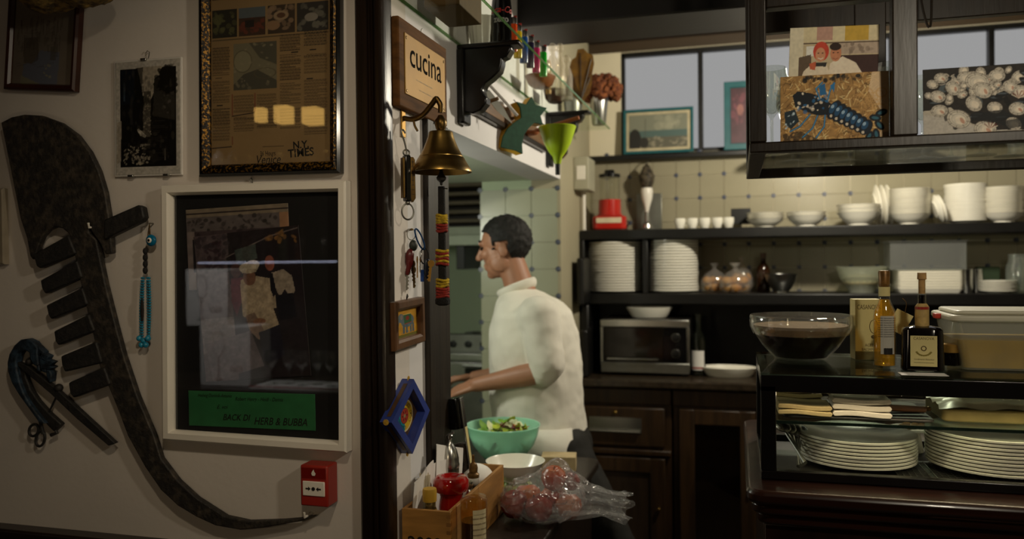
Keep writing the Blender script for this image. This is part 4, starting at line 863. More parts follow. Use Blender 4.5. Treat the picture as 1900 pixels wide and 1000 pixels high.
# toothpick glass
def boxspot(px, py, Y): q = WY(px, py, Y); return Vector((q.x, Y, fz)), q.z-fz
p, hh = boxspot(787, 881, 1.885)
tg = thing('straw_glass', 'glass tumbler packed with pale wooden sticks in the wine box', 'glass', p); tg.scale = (1, 1, hh/.147)
MB().lathe([(0, 0), (.020, 0), (.022, .10), (.0205, .10), (.0185, .004), (0, .004)], 24).build('tumbler', clear, tg)
for i in range(14): a = i*2.4; rr = .014*math.sqrt((i+.5)/14); MB().tube([(rr*.7*math.cos(a), rr*.7*math.sin(a), .005), (rr*1.15*math.cos(a), rr*1.15*math.sin(a), .145+.004*math.sin(i*3))], .0026, 6).build('stick', mat('pale_stick', 'cfc6ae', .7), tg)
# little bottle with yellow cap
p, hh = boxspot(797, 905, 1.828)
sbt = thing('spice_bottle', 'small glass bottle with a yellow cap at the front of the wine box', 'bottle', p); sbt.scale = (1, 1, hh/.123)
MB().lathe([(0, 0), (.015, 0), (.016, .003), (.016, .085), (.0145, .092), (.0145, .10), (0, .10)], 20).build('bottle_body', glass('spice_glass', (.55, .5, .3), .08, .05, .2, (.4, .3, .12)), sbt)
MB().lathe([(0, .10), (.017, .10), (.0175, .118), (.016, .122), (0, .123)], 24).build('yellow_cap', mat('yellow_cap', 'b8902a', .5), sbt)
MB().lathe([(.0162, .06), (.0172, .062), (.0172, .085), (.0162, .087)], 24).build('neck_band', mat('amber_band', '8a6a1c', .4), sbt)
# red lacquered mill
p = WZ(840, 950, BT); p = Vector((-.700, 1.925, fz))
rm = thing('red_mill', 'glossy red flared pot between the sticks and the brown bottle', 'pot', p)
redl = mat('red_lacquer', 'a01410', .12, var=.1, coat=.5)
MB().lathe([(0, 0), (.030, 0), (.032, .01), (.032, .10), (.028, .125), (.030, .132), (.030, .134)], 32).build('base', redl, rm)
MB().lathe([(.028, .132), (.040, .138), (.046, .150), (.045, .165), (.038, .174), (.026, .176), (.018, .168), (0, .164)], 32).build('rim', redl, rm)
# steel oil can and pepper mill leaning
p, hh = boxspot(834, 803, 2.06)
oc = thing('oil_cruet', 'dark glass cruet with a domed steel top behind the papers', 'cruet', p); oc.scale = (.9, .9, hh/.226)
MB().lathe([(0, 0), (.027, 0), (.028, .14), (.027, .145), (0, .145)], 24).build('cruet_body', glass('smoky_glass', (.25, .24, .2), .08, .05, .15, (.1, .1, .09)), oc)
MB().lathe([(.029, .143), (.030, .150), (.028, .154), (.028, .165), (.022, .185), (.012, .198), (.007, .204), (.006, .210), (.010, .214), (.010, .220), (.004, .226), (0, .226)], 28).build('steel_dome', steel, oc)
MB().tube([(0, 0, .222), (.014, 0, .228)], .003, 8).build('spout', steeld, oc)
T_ = WY(841, 738, 2.15); B_ = WY(861, 878, 2.15); d_ = (B_-T_); B_ = T_+d_*((fz+.004-T_.z)/d_.z); ll = (T_-B_).length
pm = thing('pepper_mill', 'tall leaning pepper mill with black head and clear body of peppercorns', 'pepper mill', B_, (0, math.atan2(T_.x-B_.x, T_.z-B_.z), 0)); pm.scale = (1, 1, ll/.288)
MB().lathe([(0, 0), (.021, 0), (.022, .09), (.021, .092), (0, .092)], 24).build('grinder_base', blackgl, pm)
MB().lathe([(0, .092), (.0195, .092), (.0195, .175), (0, .178)], 24).build('peppercorns', mat('peppercorns', '17120d', .8, scale=150, col2='3a2c1e', bump=1, bscale=200), pm)
MB().lathe([(.0212, .09), (.0212, .215), (.0200, .215)], 24).build('clear_tube', clear, pm)
MB().lathe([(0, .213), (.022, .213), (.0225, .218), (.0215, .285), (.020, .288), (0, .288)], 28).build('mill_head', blackgl, pm)
MB().bx(.0205, .0255, -.012, .012, .02, .287).build('chrome_strip', steel, pm, .001)
MB().bx(.0256, .0262, -.009, .009, .12, .215).build('mill_label', creamp, pm)
p = Vector((-.662-.02, 2.02, fz)); 
tag(MB().lathe([(0, 0), (.016, 0), (.018, .1), (.012, .115), (.009, .12), (.013, .13), (.012, .14), (0, .142)], 18).build('steel_shaker', steel, loc=(-.682, 2.01, fz)), 'small steel shaker almost hidden behind the red pot', 'shaker')
tag(MB().ell((0, 0, .028), (.045, .06, .028), 20, 12).build('paper_napkin', paper, loc=(-.72, 2.175, fz+.085), rot=(0, .3, 0)), 'crumpled white napkin at the far end of the wine box', 'napkin')
tag(MB().lathe([(0, 0), (.03, 0), (.032, .085), (0, .085)], 16).build('spice_tin', steeld, loc=(-.72, 2.175, fz)), 'dull steel tin at the far end of the wine box', 'tin')
# brown bottle in front of the box
p = Vector((-.612, 1.84, CZ+.001)); kb_ = PXM(890, 1.84)
bt = thing('liqueur_bottle', 'clear bottle of brown liqueur with a pourer and cream label beside the wine box', 'bottle', p, (0, 0, .5))
MB().lathe([(0, 0), (.031, 0), (.033, .004), (.033, .155), (.030, .163), (.014, .168), (.0125, .172), (.0125, .205), (.0145, .207), (.0145, .212), (.011, .212)], 32).build('bottle_glass', clear, bt)
MB().lathe([(0, .004), (.0305, .004), (.0305, .105), (0, .105)], 32).build('liquid', mat('brown_liqueur', '3a1e0a', .1, var=.1), bt)
MB().lathe([(.0312, .105), (.0312, .155), (.012, .164)], 32).build('film', glass('liqueur_film', (.82, .56, .2), .03, .1, .22, (.55, .34, .09)), bt)
MB().lathe([(0, .208), (.0135, .208), (.0145, .216), (.010, .220), (.011, .232), (.009, .240), (.004, .244), (.003, .262), (0, .262)], 20).build('pourer', mat('cork_pourer', '7a5a2e', .5, var=.4, scale=120, metal=.5), bt)
lb = MB(); n = 10
for z in (.02, .138):
    lb.v += [(.0338*math.sin(a), -.0338*math.cos(a), z) for a in np.linspace(-.25, .85, n+1)]
lb.f = [(i, i+1, n+2+i, n+1+i) for i in range(n)]
lbo = lb.build('label_sheet', mat('old_label', 'd2c49c', .7, var=.12, scale=30), bt)
for i in range(7): curved('label_line', 'mmmmm mmm mmm'[:13-(i*3) % 5], .008, mat('brown_ink', '5a3c28', .7), lbo, .118-.013*i, .0342, .3, xs=.7)
curved('label_border', '________', .012, MATS['brown_ink'], lbo, .132, .0342, .3, xs=.7)
# teal bowl with salad
tp = Vector((-.815, 2.80, CZ+.001))
tb = thing('salad_bowl', 'large translucent turquoise plastic salad bowl with a ribbed side', 'bowl', tp)
mb = MB(); n = 96; pf = [(0, 0), (.055, 0), (.060, .006), (.085, .03), (.110, .065), (.124, .10), (.131, .132), (.134, .134), (.133, .137), (.129, .136), (.121, .10), (.107, .066), (.082, .033), (.058, .010), (0, .006)]
mb.lathe(pf, n)
for i, (x, y, z) in enumerate(mb.v):
    a = math.atan2(y, x); rr = math.hypot(x, y)
    if .02 < z < .128 and rr > .09: mb.v[i] = (x*(1+.008*math.cos(a*48)), y*(1+.008*math.cos(a*48)), z)
tealm = glass('turquoise_plastic', (.55, .92, .80), .04, .25, .90, (.64, 1, .82))
mb.build('bowl_shell', tealm, tb, ang=60)
def leafmesh(l, w, cur):
    mb = MB(); n = 5
    for i in range(n+1):
        f = i/n; ww = w*math.sin(PI*min(max(f, .06), .97))
        mb.v += [(-ww, l*(f-.5), cur*(f-.5)**2*4+.004*math.sin(f*12)), (0, l*(f-.5), cur*(f-.5)**2*4-.003), (ww, l*(f-.5), cur*(f-.5)**2*4-.004*math.sin(f*12))]
    mb.f = [q for i in range(n) for q in ((3*i, 3*i+1, 3*i+4, 3*i+3), (3*i+1, 3*i+2, 3*i+5, 3*i+4))]
    return mb
lcols = [('lettuce_green', '6f9a2c'), ('lettuce_lime', 'a9b83a'), ('radicchio', '6a2a38'), ('pale_stem', 'c9cda0'), ('carrot', 'c06a24')]
lms = []
for nm, c in lcols:
    m = leafmesh(.075, .020 if nm != 'carrot' else .006, .012).mesh('salad_leaf', 80); m.materials.append(mat(nm, c, .5, var=.2, scale=40)); lms.append(m)
for i in range(70):
    a = i*2.4; rr = .098*math.sqrt((i % 40+.5)/40); lay = i//40
    o = bpy.data.objects.new('salad_leaf', lms[[0, 1, 3, 0, 2, 1, 3, 4][i % 8]]); COL.objects.link(o); o.parent = tb
    hump = .04*math.exp(-((rr*math.cos(a)-.02)**2+(rr*math.sin(a))**2)/.003)
    o.location = (rr*math.cos(a), rr*math.sin(a), .085+.02*lay+hump+.008*math.sin(i)); o.rotation_euler = (random.uniform(-.7, .7), random.uniform(-.7, .7), random.uniform(0, 6)); s = random.uniform(.6, 1.05); o.scale = (s, s, s)
for i in range(34):
    a = i*.8; zz = .018+.05*((i*7) % 11)/11; rr = .052+zz*.62
    o = bpy.data.objects.new('salad_leaf', lms[[0, 2, 0, 4, 0, 2][i % 6]]); COL.objects.link(o); o.parent = tb
    o.location = (rr*math.cos(a), rr*math.sin(a), zz+.012); o.rotation_euler = (random.uniform(-.5, .5), random.uniform(-.5, .5), a); o.scale = (.6, .6, .6)
# white bowl
def bowlmesh(r, h, foot=.45): return MB().lathe([(0, 0), (r*foot, 0), (r*foot, .006), (r*.62, h*.25), (r*.86, h*.62), (r*.97, h*.95), (r, h), (r*.975, h*1.01), (r*.93, h*.93), (r*.80, h*.58), (r*.55, h*.22), (0, h*.14)], 48)
tag(bowlmesh(.094, .062).build('white_bowl', white, loc=(-.678, 2.46, CZ+.034)), 'empty white porcelain bowl in front of the turquoise salad bowl', 'bowl')
bs = thing('food_dish', 'clear low dish of chopped greens under the white bowl', 'dish', (-.678, 2.46, CZ+.001))
MB().lathe([(0, 0), (.060, 0), (.075, .029), (.072, .029), (.057, .004), (0, .003)], 32).build('dish_glass', clear, bs)
for i in range(26):
    a = i*2.4; rr = .058*math.sqrt((i+.5)/26); MB().ell((rr*math.cos(a), rr*math.sin(a), .012+.004*(i % 3)), (.012, .008, .007), 8, 6).build('chopped_piece', mat(*lcols[[0, 3, 1][i % 3]]), bs, rot=(0, 0, 0))
tag(MB().bx(-.06, .06, -.04, .04, 0, .05).build('card_carton', mat('beige_card', 'b8a27a', .8), loc=(-.60, 2.75, CZ+.001), rot=(0, 0, .15), bev=.002), 'small beige carton behind the white bowl', 'carton')
# plastic bag with fruit
bp = Vector((-.530, 2.21, CZ+.001))
for i, (dx, dy, dz, rr, cc) in enumerate(((-.075, -.03, .042, .040, 0), (.0, -.045, .042, .040, 0), (-.055, .045, .042, .040, 2), (.025, .035, .043, .042, 1), (.03, .01, .112, .036, 1), (.075, -.005, .040, .038, 2), (.075, .03, .100, .026, 0))):
    ap = thing('apple', ['dark red apple at the left front of the plastic bag', 'dark red apple at the front middle of the plastic bag', 'orange-red apple at the back left of the plastic bag', 'yellow-red apple at the back of the plastic bag', 'yellow-red apple on top inside the plastic bag', 'orange-red apple at the right of the plastic bag', 'small dark red apple high at the right of the bag'][i], 'apple', bp+Vector((dx, dy, dz)), (random.uniform(-.5, .5), random.uniform(-.5, .5), 0), 'apples in the plastic bag')
    MB().lathe([(0, -rr*.82), (rr*.3, -rr*.92), (rr*.75, -rr*.62), (rr, -.0), (rr*.92, rr*.5), (rr*.55, rr*.86), (rr*.2, rr*.82), (0, rr*.66)], 24).build('flesh', mat(['apple_dark', 'apple_yellow', 'apple_orange'][cc], ['6a100c', 'b0601a', 'a03010'][cc], .3, scale=14, col2=['86240f', 'b03010', 'b8600f'][cc]), ap)
    MB().tube([(0, 0, rr*.66), (.003, 0, rr*1.0)], .0016, 6).build('stem', jambw, ap)
bagm = glass('bag_film', (.97, .97, .97), .03, .14, .10, (1, .98, .96), bump=.9, bscale=22)
mb = MB().ell((0, 0, 0), (1, 1, 1), 72, 40)
for i, (x, y, z) in enumerate(mb.v):
    a = math.atan2(y, x); cr = .035*math.sin(9*a+7*z)+.03*math.sin(17*a-11*z+1)+.02*math.sin(31*a+23*z)+.03*math.sin(13*z+4*x)
    s = 1+cr*(1 if z > -.6 else .2); zz = .056+.062*z*(s if z > 0 else 1)
    X = .117*x*s; Yy = .120*y*s
    if z > 0: zz += .055*math.exp(-((X-.045)**2+(Yy-.02)**2)/.0026)
    mb.v[i] = (X, Yy, max(zz, .001))
bg_ = thing('plastic_bag', 'crumpled clear plastic bag of apples with a twisted open end, on the side counter', 'bag', bp)
mb.build('bag_body', bagm, bg_, ang=25)
mb = MB(); n = 40; m_ = 16
for j in range(m_+1):
    f = j/m_; base = Vector((.06, -.02, .075)).lerp(Vector((.245, -.035, .060)), f); rr = .070*(1-f)**1.5+.010+.038*f*f
    for i in range(n):
        a = 2*PI*i/n; q = rr*(1+.22*math.sin(7*a+3*f)+.12*math.sin(13*a-5*f)*(1-f*.3)); mb.v.append((base.x+.012*math.sin(5*a+f*9), base.y+q*math.cos(a)*1.15, base.z+q*.75*math.sin(a)))
mb.f = [(j*n+i, j*n+(i+1) % n, j*n+n+(i+1) % n, j*n+n+i) for j in range(m_) for i in range(n)]
mb.build('bag_neck', bagm, bg_, ang=25)

# ---------------------------------------------------------------- kitchen behind the opening
hd = thing('range_hood', 'pale steel range hood with dark slatted vents in the kitchen', 'hood', (-1.75, 4.55, 1.62))
kz = lambda y: WY(860, y, 4.2).z-1.62
MB().bx(-.65, .60, -.35, .44, kz(455), kz(436)).build('fascia', mat('hood_paint', 'c2cbb4', .5, var=.05), hd, .004)
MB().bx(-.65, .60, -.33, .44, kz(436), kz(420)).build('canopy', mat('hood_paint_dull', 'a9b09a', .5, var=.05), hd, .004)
for i in range(5): MB().bx(-.65, .60, -.30, .44, kz(412-17*i), kz(405-17*i)).build('vent_slat', mat('vent_brown', '5c5038', .6), hd, .002)
MB().bx(-.65, .60, -.05, .44, kz(420), kz(300)).build('vent_housing', mat('vent_dark', '2a241a', .6), hd)
MB().bx(.25, .30, -.3, .40, kz(500), kz(455)).build('lamp_arm', blackp, hd, .004)
st = thing('kitchen_range', 'stainless steel kitchen range with knobs under the hood', 'stove', (-1.75, 4.6, 0))
sz = lambda y: WY(860, y, 4.25).z
MB().bx(-.65, .62, -.35, .38, 0, sz(660)).build('body', steeld, st, .006)
MB().bx(-.65, .62, -.38, -.34, sz(668), sz(655)).build('rail', steel, st, .004)
MB().bx(-.65, .62, -.30, -.24, sz(660), sz(622)).build('control_panel', steeld, st, .006)
for i in range(14): MB().lathe([(0, 0), (.02, 0), (.018, .02), (0, .022)], 16, m=Matrix.Translation((-.6+.09*i, -.30, sz(640))) @ Matrix.Rotation(PI/2, 4, 'X')).build('knob', blackp, st)
MB().bx(-.65, .62, -.36, -.35, sz(720), sz(672)).build('oven_panel', steel, st, .004)
for x in (.0, .30): MB().bx(x, x+.20, -.375, -.36, sz(712), sz(682)).build('oven_window', blackgl, st, .004)
MB().tube([(.30, -.40, sz(676)), (.56, -.40, sz(676))], .010, 10).build('oven_handle', steel, st)
tag(MB().lathe([(0, 0), (.10, 0), (.105, .01), (.105, .10), (.101, .10), (.099, .012), (0, .012)], 32).build('saucepan', steeld, loc=(-1.45, 4.55, sz(660)+.002)), 'steel saucepan on the kitchen range', 'pan')
# ---------------------------------------------------------------- the cook walking through the opening
YC = 3.20
def cp(px, py, dy=0):      # joint by photo pixel in the cook's own depth plane
    p = WY(px, py, YC+dy); return p
g0 = cp(1040, 800); ORG = Vector((g0.x, YC, 0))
def J(px, py, dy=0): return cp(px, py, dy)-ORG
skin = mat('skin', 'a8775c', .5, var=.06, scale=12, sss=.15); hairm = mat('dark_hair', '0b0807', .75, scale=70, col2='14100c', stretch=(1, 1, .3), bump=.6, bscale=120)
clothw = mat('white_jacket', 'e4dfd2', .8, var=.04, scale=8, bump=.1, bscale=160); trou = mat('dark_trousers', '191713', .8, var=.2, scale=20)
person = bpy.data.objects.new('person', None)
HC = J(934, 462)                                          # head centre
b = MB()
tilt = Matrix.Translation(HC) @ Matrix.Rotation(math.radians(-8), 4, 'Y')
def hp(x, y, z): return tilt @ Vector((x, y, z))          # face looks along -x
def he(c, r, nu=24, nv=16): b.ell((0, 0, 0), r, nu, nv, tilt @ Matrix.Translation(c))
def hcap(p, q, r0, r1): b.cap(hp(*p), hp(*q), r0, r1)
he((.012, 0, .035), (.098, .077, .088)); he((-.018, 0, -.015), (.072, .066, .098)); he((-.035, 0, -.070), (.048, .050, .045)); he((-.062, 0, -.098), (.022, .024, .018))
hcap((-.086, 0, .022), (-.112, 0, -.022), .010, .013); hcap((-.104, -.010, -.028), (-.104, .010, -.028), .008, .008)     # nose
hcap((-.082, -.032, .034), (-.082, .032, .034), .012, .012)                                                            # brow
hcap((-.082, -.020, -.058), (-.082, .020, -.058), .007, .007); hcap((-.080, -.017, -.070), (-.080, .017, -.070), .008, .008)   # lips
for s in (-1, 1):
    he((-.058, s*.038, -.012), (.030, .026, .026), 16, 10); he((.018, s*.078, -.005), (.022, .008, .032), 16, 10); hcap((.020, s*.074, -.02), (.012, s*.080, .020), .008, .009)
    he((-.010, s*.056, -.055), (.040, .016, .038), 16, 10)
NB = J(968, 545)
b.cap(hp(.025, 0, -.055), NB, .056, .062, 20)
sh_n = J(1000, 585, -.19); sh_f = J(985, 580, .19); chest = J(1015, 630); waist = J(1032, 720); hip = J(1040, 800)
b.ell(J(992, 615), (.14, .17, .16)); b.ell(J(998, 700), (.15, .16, .16)); b.ell(J(1008, 785), (.15, .165, .14)); b.cap(sh_n, sh_f, .055, .055)
el_n = J(1018, 688, -.22); wr_n = J(884, 714, -.20); el_f = J(965, 690, .24); wr_f = J(880, 700, .16)
b.cap(sh_n, el_n, .050, .041, 16); b.cap(el_n, el_n.lerp(wr_n, .35), .042, .044, 16); b.cap(el_n.lerp(wr_n, .35), wr_n, .044, .028, 16)
b.cap(sh_f, el_f, .050, .041, 16); b.cap(el_f, wr_f, .043, .027, 16)
def hand(w, d, up, s):
    """palm and five fingers; d points along the hand, up out of its back, s picks the thumb side"""
    d = d.normalized(); side = d.cross(up).normalized()*s; up = side.cross(d).normalized()*s
    pc = w+d*.045
    for k in (-.026, -.009, .009, .026): b.cap(w+side*k*.6, w+d*.082+side*k, .013, .0105, 10)
    for k, l in ((-.027, .060), (-.009, .074), (.009, .080), (.027, .070)):
        p0 = w+d*.085+side*k; p1 = p0+(d*.95-up*.25).normalized()*l*.45; p2 = p1+(d*.75-up*.62).normalized()*l*.32; p3 = p2+(d*.45-up*.85).normalized()*l*.27
        b.cap(p0, p1, .0095, .0088, 10); b.cap(p1, p2, .0088, .0080, 10); b.cap(p2, p3, .0080, .0066, 10)
    t0 = w+d*.025+side*.024; t1 = t0+(d*.6+side*.75-up*.2).normalized()*.034; t2 = t1+(d*.9+side*.3-up*.3).normalized()*.030; t3 = t2+(d*.95-up*.3).normalized()*.024
    b.cap(t0, t1, .015, .0115, 10); b.cap(t1, t2, .0112, .0100, 10); b.cap(t2, t3, .0100, .0078, 10)
hand(wr_n, (J(842, 726, -.19)-wr_n), Vector((0, -.45, .9)), 1); hand(wr_f, Vector((-1, 0, -.1)), Vector((0, .3, .95)), -1)
hipn = J(1048, 830, -.08); hipf = J(1020, 830, .08); knr = J(1118, 955, -.08); anr = J(1205, 1105, -.08); knf = J(975, 985, .08); anf = J(985, 1175, .08)
zf = .085
anr = Vector((anr.x, -.08, .16)); anf = Vector((anf.x, .08, zf)); 
for h_, k_, a_ in ((hipn, knr, anr), (hipf, knf, anf)): b.cap(h_, k_, .080, .054, 16); b.cap(k_, a_, .052, .036, 16)
b.cap(anr, anr+Vector((-.10, 0, -.115)), .036, .028); b.cap(anf, anf+Vector((-.15, 0, -.045)), .038, .030)
pe = b.build('person', skin, ang=180); pe.location = ORG
def remesh(o, v, it=4, f=.5):
    m = o.modifiers.new('union', 'REMESH'); m.mode = 'VOXEL'; m.voxel_size = v; m.use_smooth_shade = True
    s = o.modifiers.new('soften', 'SMOOTH'); s.iterations = it; s.factor = f
remesh(pe, .0048, 3)
bpy.data.objects.remove(person)
tag(pe, 'person in a white cook jacket walking left through the kitchen opening, one arm reaching forward', 'person')
for s in (-1, 1): MB().ell((0, 0, 0), (.009, .013, .009), 12, 8, tilt @ Matrix.Translation((-.080, s*.032, .012))).build('eye', mat('dark_eye', '1a120e', .15), pe)
for s in (-1, 1): MB().cap(hp(-.092, s*.016, .044), hp(-.084, s*.046, .044), .0055, .004, 8).build('eyebrow', hairm, pe)
# hair: cap with a hairline, thicker on top
hb = MB().ell((0, 0, 0), (.103, .083, .099), 128, 96, tilt @ Matrix.Translation((.018, 0, .036)))
inv = tilt.inverted(); keep = []
for f in hb.f:
    c = sum((inv @ Vector(hb.v[i]) for i in f), Vector())/len(f)
    ear = abs(c.y) > .05 and abs(c.x-.012) < .030 and c.z < .028
    if not ear and (c.z > .078+.12*max(0, -.05-c.x) or (c.x > -.045 and c.z > .078-(c.x+.045)*1.25) or (c.x > .040 and c.z > -.070) or (abs(c.y) > .055 and -.022 < c.x < 0 and c.z > .0)): keep.append(f)
hb.f = keep
ho = hb.build('hair', hairm, pe, ang=180); sd = ho.modifiers.new('thickness', 'SOLIDIFY'); sd.thickness = .010; sd.offset = 0
tx = bpy.data.textures.new('strands', 'CLOUDS'); tx.noise_scale = .02; d = ho.modifiers.new('strands', 'DISPLACE'); d.texture = tx; d.strength = .012
# stubble shade is part of the skin; jacket with folds
j = MB(); n = 40; rows = []
for py, cx_, rx_, ry_ in ((532, 962, .040, .050), (540, 966, .075, .085), (556, 978, .125, .150), (580, 988, .160, .200), (620, 990, .182, .212), (670, 993, .190, .208), (720, 996, .190, .202), (770, 1000, .190, .205), (815, 1005, .192, .212), (850, 1008, .195, .216)):
    c = J(cx_, py); rows.append(c)
    for i in range(n):
        a = 2*PI*i/n; w = 1+(.012*math.sin(5*a+py*.03)+.010*math.sin(9*a-py*.05))*(py > 560); j.v.append((c.x+rx_*w*math.cos(a), ry_*w*math.sin(a), c.z))
j.f = [(k*n+i, k*n+(i+1) % n, k*n+n+(i+1) % n, k*n+n+i) for k in range(len(rows)-1) for i in range(n)]+[tuple(range(n)), tuple(range((len(rows)-1)*n, len(rows)*n))]
j.cap(sh_n, el_n.lerp(sh_n, .12), .080, .070, 20); j.cap(el_n.lerp(sh_n, .2), el_n.lerp(wr_n, .06), .070, .060, 20); j.cap(sh_f, el_f, .076, .064, 20)
jo = j.build('jacket', clothw, pe, ang=180); remesh(jo, .008, 5)
tf = bpy.data.textures.new('folds', 'CLOUDS'); tf.noise_scale = .12; d = jo.modifiers.new('folds', 'DISPLACE'); d.texture = tf; d.strength = .020; d.texture_coords = 'LOCAL'
nk = J(960, 537)
MB().tube([nk+Vector((.066*math.cos(u), .070*math.sin(u), .004+.026*math.cos(u))) for u in np.linspace(0, 2*PI, 25)[:-1]], .014, 10, True, flat=1.6).build('collar', clothw, pe)
t = MB(); t.ell(J(1042, 825), (.125, .18, .12), 24, 16)
for h_, k_, a_ in ((hipn, knr, anr), (hipf, knf, anf)): t.cap(h_, k_, .098, .080, 20); t.cap(k_, a_.lerp(k_, .06), .080, .068, 20)
to = t.build('trousers', trou, pe, ang=180); remesh(to, .010, 4); d = to.modifiers.new('folds', 'DISPLACE'); d.texture = tf; d.strength = .02
for a_, dx, dz in ((anr, -.10, -.115), (anf, -.16, -.05)):
    s = MB(); s.cap(a_+Vector((.02, 0, -.03)), a_+Vector((dx, 0, dz+.005)), .050, .038, 16); s.ell(a_+Vector((.01, 0, -.04)), (.055, .045, .045))
    so_ = s.build('shoe', blackp, pe, ang=180); remesh(so_, .008, 3)
# white apron tied round the waist
ap = MB(); n = 40
for z, rx_, ry_, dx in ((.90, .200, .212, -.07), (.80, .204, .218, -.065), (.66, .208, .222, -.06), (.55, .212, .228, -.05)):
    ap.v += [(hip.x+dx+rx_*math.cos(a)+.006*math.cos(7*a)*(1-z), ry_*math.sin(a)+.006*math.sin(9*a)*(1-z), z) for a in np.linspace(.75, 2*PI-.75, n)]
ap.f = [(k*n+i, k*n+i+1, k*n+n+i+1, k*n+n+i) for k in range(3) for i in range(n-1)]
ao = ap.build('apron', clothw, pe, ang=180); sd = ao.modifiers.new('thickness', 'SOLIDIFY'); sd.thickness = .003

# ---------------------------------------------------------------- things on the back shelves
def sx(px, Y=4.30): return WY(px, 460, Y).x
def wpx(n, Y=4.28, at=1400): return n*PXM(at, Y)
def platemesh(r, h=.018, lip=.002): return MB().lathe([(0, 0), (r*.58, 0), (r*.60, .003), (r*.70, .006), (r*.99, h-lip), (r, h-lip*.8), (r, h+.001), (r*.99, h+.002), (r*.72, .010), (r*.62, .006), (0, .005)], 40)
def pile(name, mesh, m, n, loc, pitch, label, cat, group, wob=.002, spin=True):
    first = None
    for i in range(n):
        l = Vector(loc)+Vector((random.uniform(-wob, wob), random.uniform(-wob, wob), pitch*i))
        if first is None: first = mesh.build(name, m, loc=l); tag(first, label, cat, group)
        else: o = first.copy(); COL.objects.link(o); o.location = l; o.rotation_euler.z = random.uniform(0, 6) if spin else 0
    return first
e = .0012
pile('dinner_plate', platemesh(.148, .018, .009), white, 18, (sx(1141, 4.31), 4.31, LS+e), .0145, 'white dinner plate in the tall stack at the left end of the lower shelf', 'plate', 'left stack on the lower shelf')
pile('dinner_plate', platemesh(.128, .018, .009), white, 18, (sx(1249, 4.31), 4.31, LS+e), .0148, 'white plate in the tall stack right of the shelf divider', 'plate', 'second stack on the lower shelf')
# bags of bread
breadm = mat('bread', 'c09048', .8, scale=14, col2='a06a2a', bump=.3); bagc = glass('bread_bag', (.92, .9, .85), .06, .12, .15)
for i, (px, w_, h_, y_) in enumerate(((1325, 50, 52, 4.34), (1364, 58, 52, 4.26), (1376, 42, 62, 4.38))):
    ww, hh = wpx(w_)/2, wpx(h_)
    bb = thing('bread_bag', ['clear bag of bread rolls beside the tall plate stack', 'clear knotted bag of bread rolls in front, left of the steel bowl', 'tall clear bag of bread rolls behind the knotted one'][i], 'bag', (sx(px, y_), y_, LS+e), group='bread bags on the lower shelf')
    mb = MB().lathe([(0, 0), (ww*.7, .002), (ww, hh*.2), (ww*.98, hh*.42), (ww*.7, hh*.66), (ww*.2, hh*.82), (ww*.12, hh*.88), (ww*.35, hh*1.05), (ww*.3, hh*1.06), (0, hh*.9)], 28, sy=.75)
    mb.v = [(x*(1+.05*math.sin(9*math.atan2(y, x)+z*60)), y*(1+.05*math.sin(9*math.atan2(y, x)+z*60)), z) for x, y, z in mb.v]
    mb.build('film', bagc, bb, ang=30)
    for k in range(7): a = k*2.4; MB().ell((ww*.55*math.cos(a)*(k > 0), ww*.38*math.sin(a)*(k > 0), hh*(.16 if k < 4 else .42)), (ww*.36, ww*.30, hh*.15), 14, 10).build('bread_roll', breadm, bb)
dk = thing('amber_bottle', 'dark amber bottle behind the steel mixing bowl', 'bottle', (sx(1416, 4.36), 4.36, LS+e))
MB().lathe([(0, 0), (.032, 0), (.034, .004), (.034, .10), (.028, .13), (.013, .15), (.012, .175), (0, .175)], 24).build('bottle_body', mat('amber_glass', '2a1608', .1, var=.1), dk)
MB().lathe([(0, .172), (.015, .172), (.015, .2), (0, .2)], 20).build('bottle_cap', mat('amber_cap', '4a2c12', .4), dk)
tag(bowlmesh(wpx(30), wpx(34), .45).build('steel_bowl', steel, loc=(sx(1449, 4.27), 4.27, LS+e)), 'stainless steel mixing bowl on the lower shelf', 'bowl')
gb = thing('glass_bowl', 'large cloudy glass bowl on the lower shelf left of the rectangular dishes', 'bowl', (sx(1598, 4.27), 4.27, LS+e))
bowlmesh(wpx(43), wpx(46), .5).build('bowl_shell', glass('cloudy_glass', (.85, .88, .8), .06, .2, .45, (.8, .82, .7)), gb)
MB().ell((0, 0, .055), (wpx(32), wpx(32), .035), 20, 10).build('contents', mat('pale_dough', 'b8b08c', .8, var=.1), gb)
MB().tube([(-.09, -.02, .0)]*0 or [(-.17, .0, .012), (-.06, .05, .10)], .006, 6).build('scoop_handle', steeld, tag(bpy.data.objects.new('scoop', None), 'dark steel scoop leaning against the cloudy glass bowl', 'scoop')) if False else None
def rectdish(w, d, h): 
    mb = MB(); P0 = rounded(-w/2*.9, w/2*.9, -d/2*.88, d/2*.88, .012); P1 = rounded(-w/2, w/2, -d/2, d/2, .016); P2 = rounded(-w/2+.006, w/2-.006, -d/2+.006, d/2-.006, .012); n = len(P0)
    for P, z in ((P0, 0), (P1, h), (P2, h), (P0, .004)): mb.v += [(x, y, z) for x, y in P]
    mb.f = [(k*n+i, k*n+(i+1) % n, k*n+n+(i+1) % n, k*n+n+i) for k in range(3) for i in range(n)]+[tuple(range(n)), tuple(range(3*n, 4*n))]; return mb
pile('rectangular_dish', rectdish(wpx(106), .16, .022), white, 8, (sx(1719, 4.29), 4.29, LS+e), .0125, 'white rectangular dish in the stack under the clear plastic box', 'dish', 'rectangular dishes on the lower shelf', .001, False)
pb = thing('plastic_box', 'clear empty plastic box standing on the rectangular dishes', 'box', (sx(1714, 4.29), 4.29, LS+.0125*7+.0245))
w_, h_ = wpx(120)/2, wpx(50)
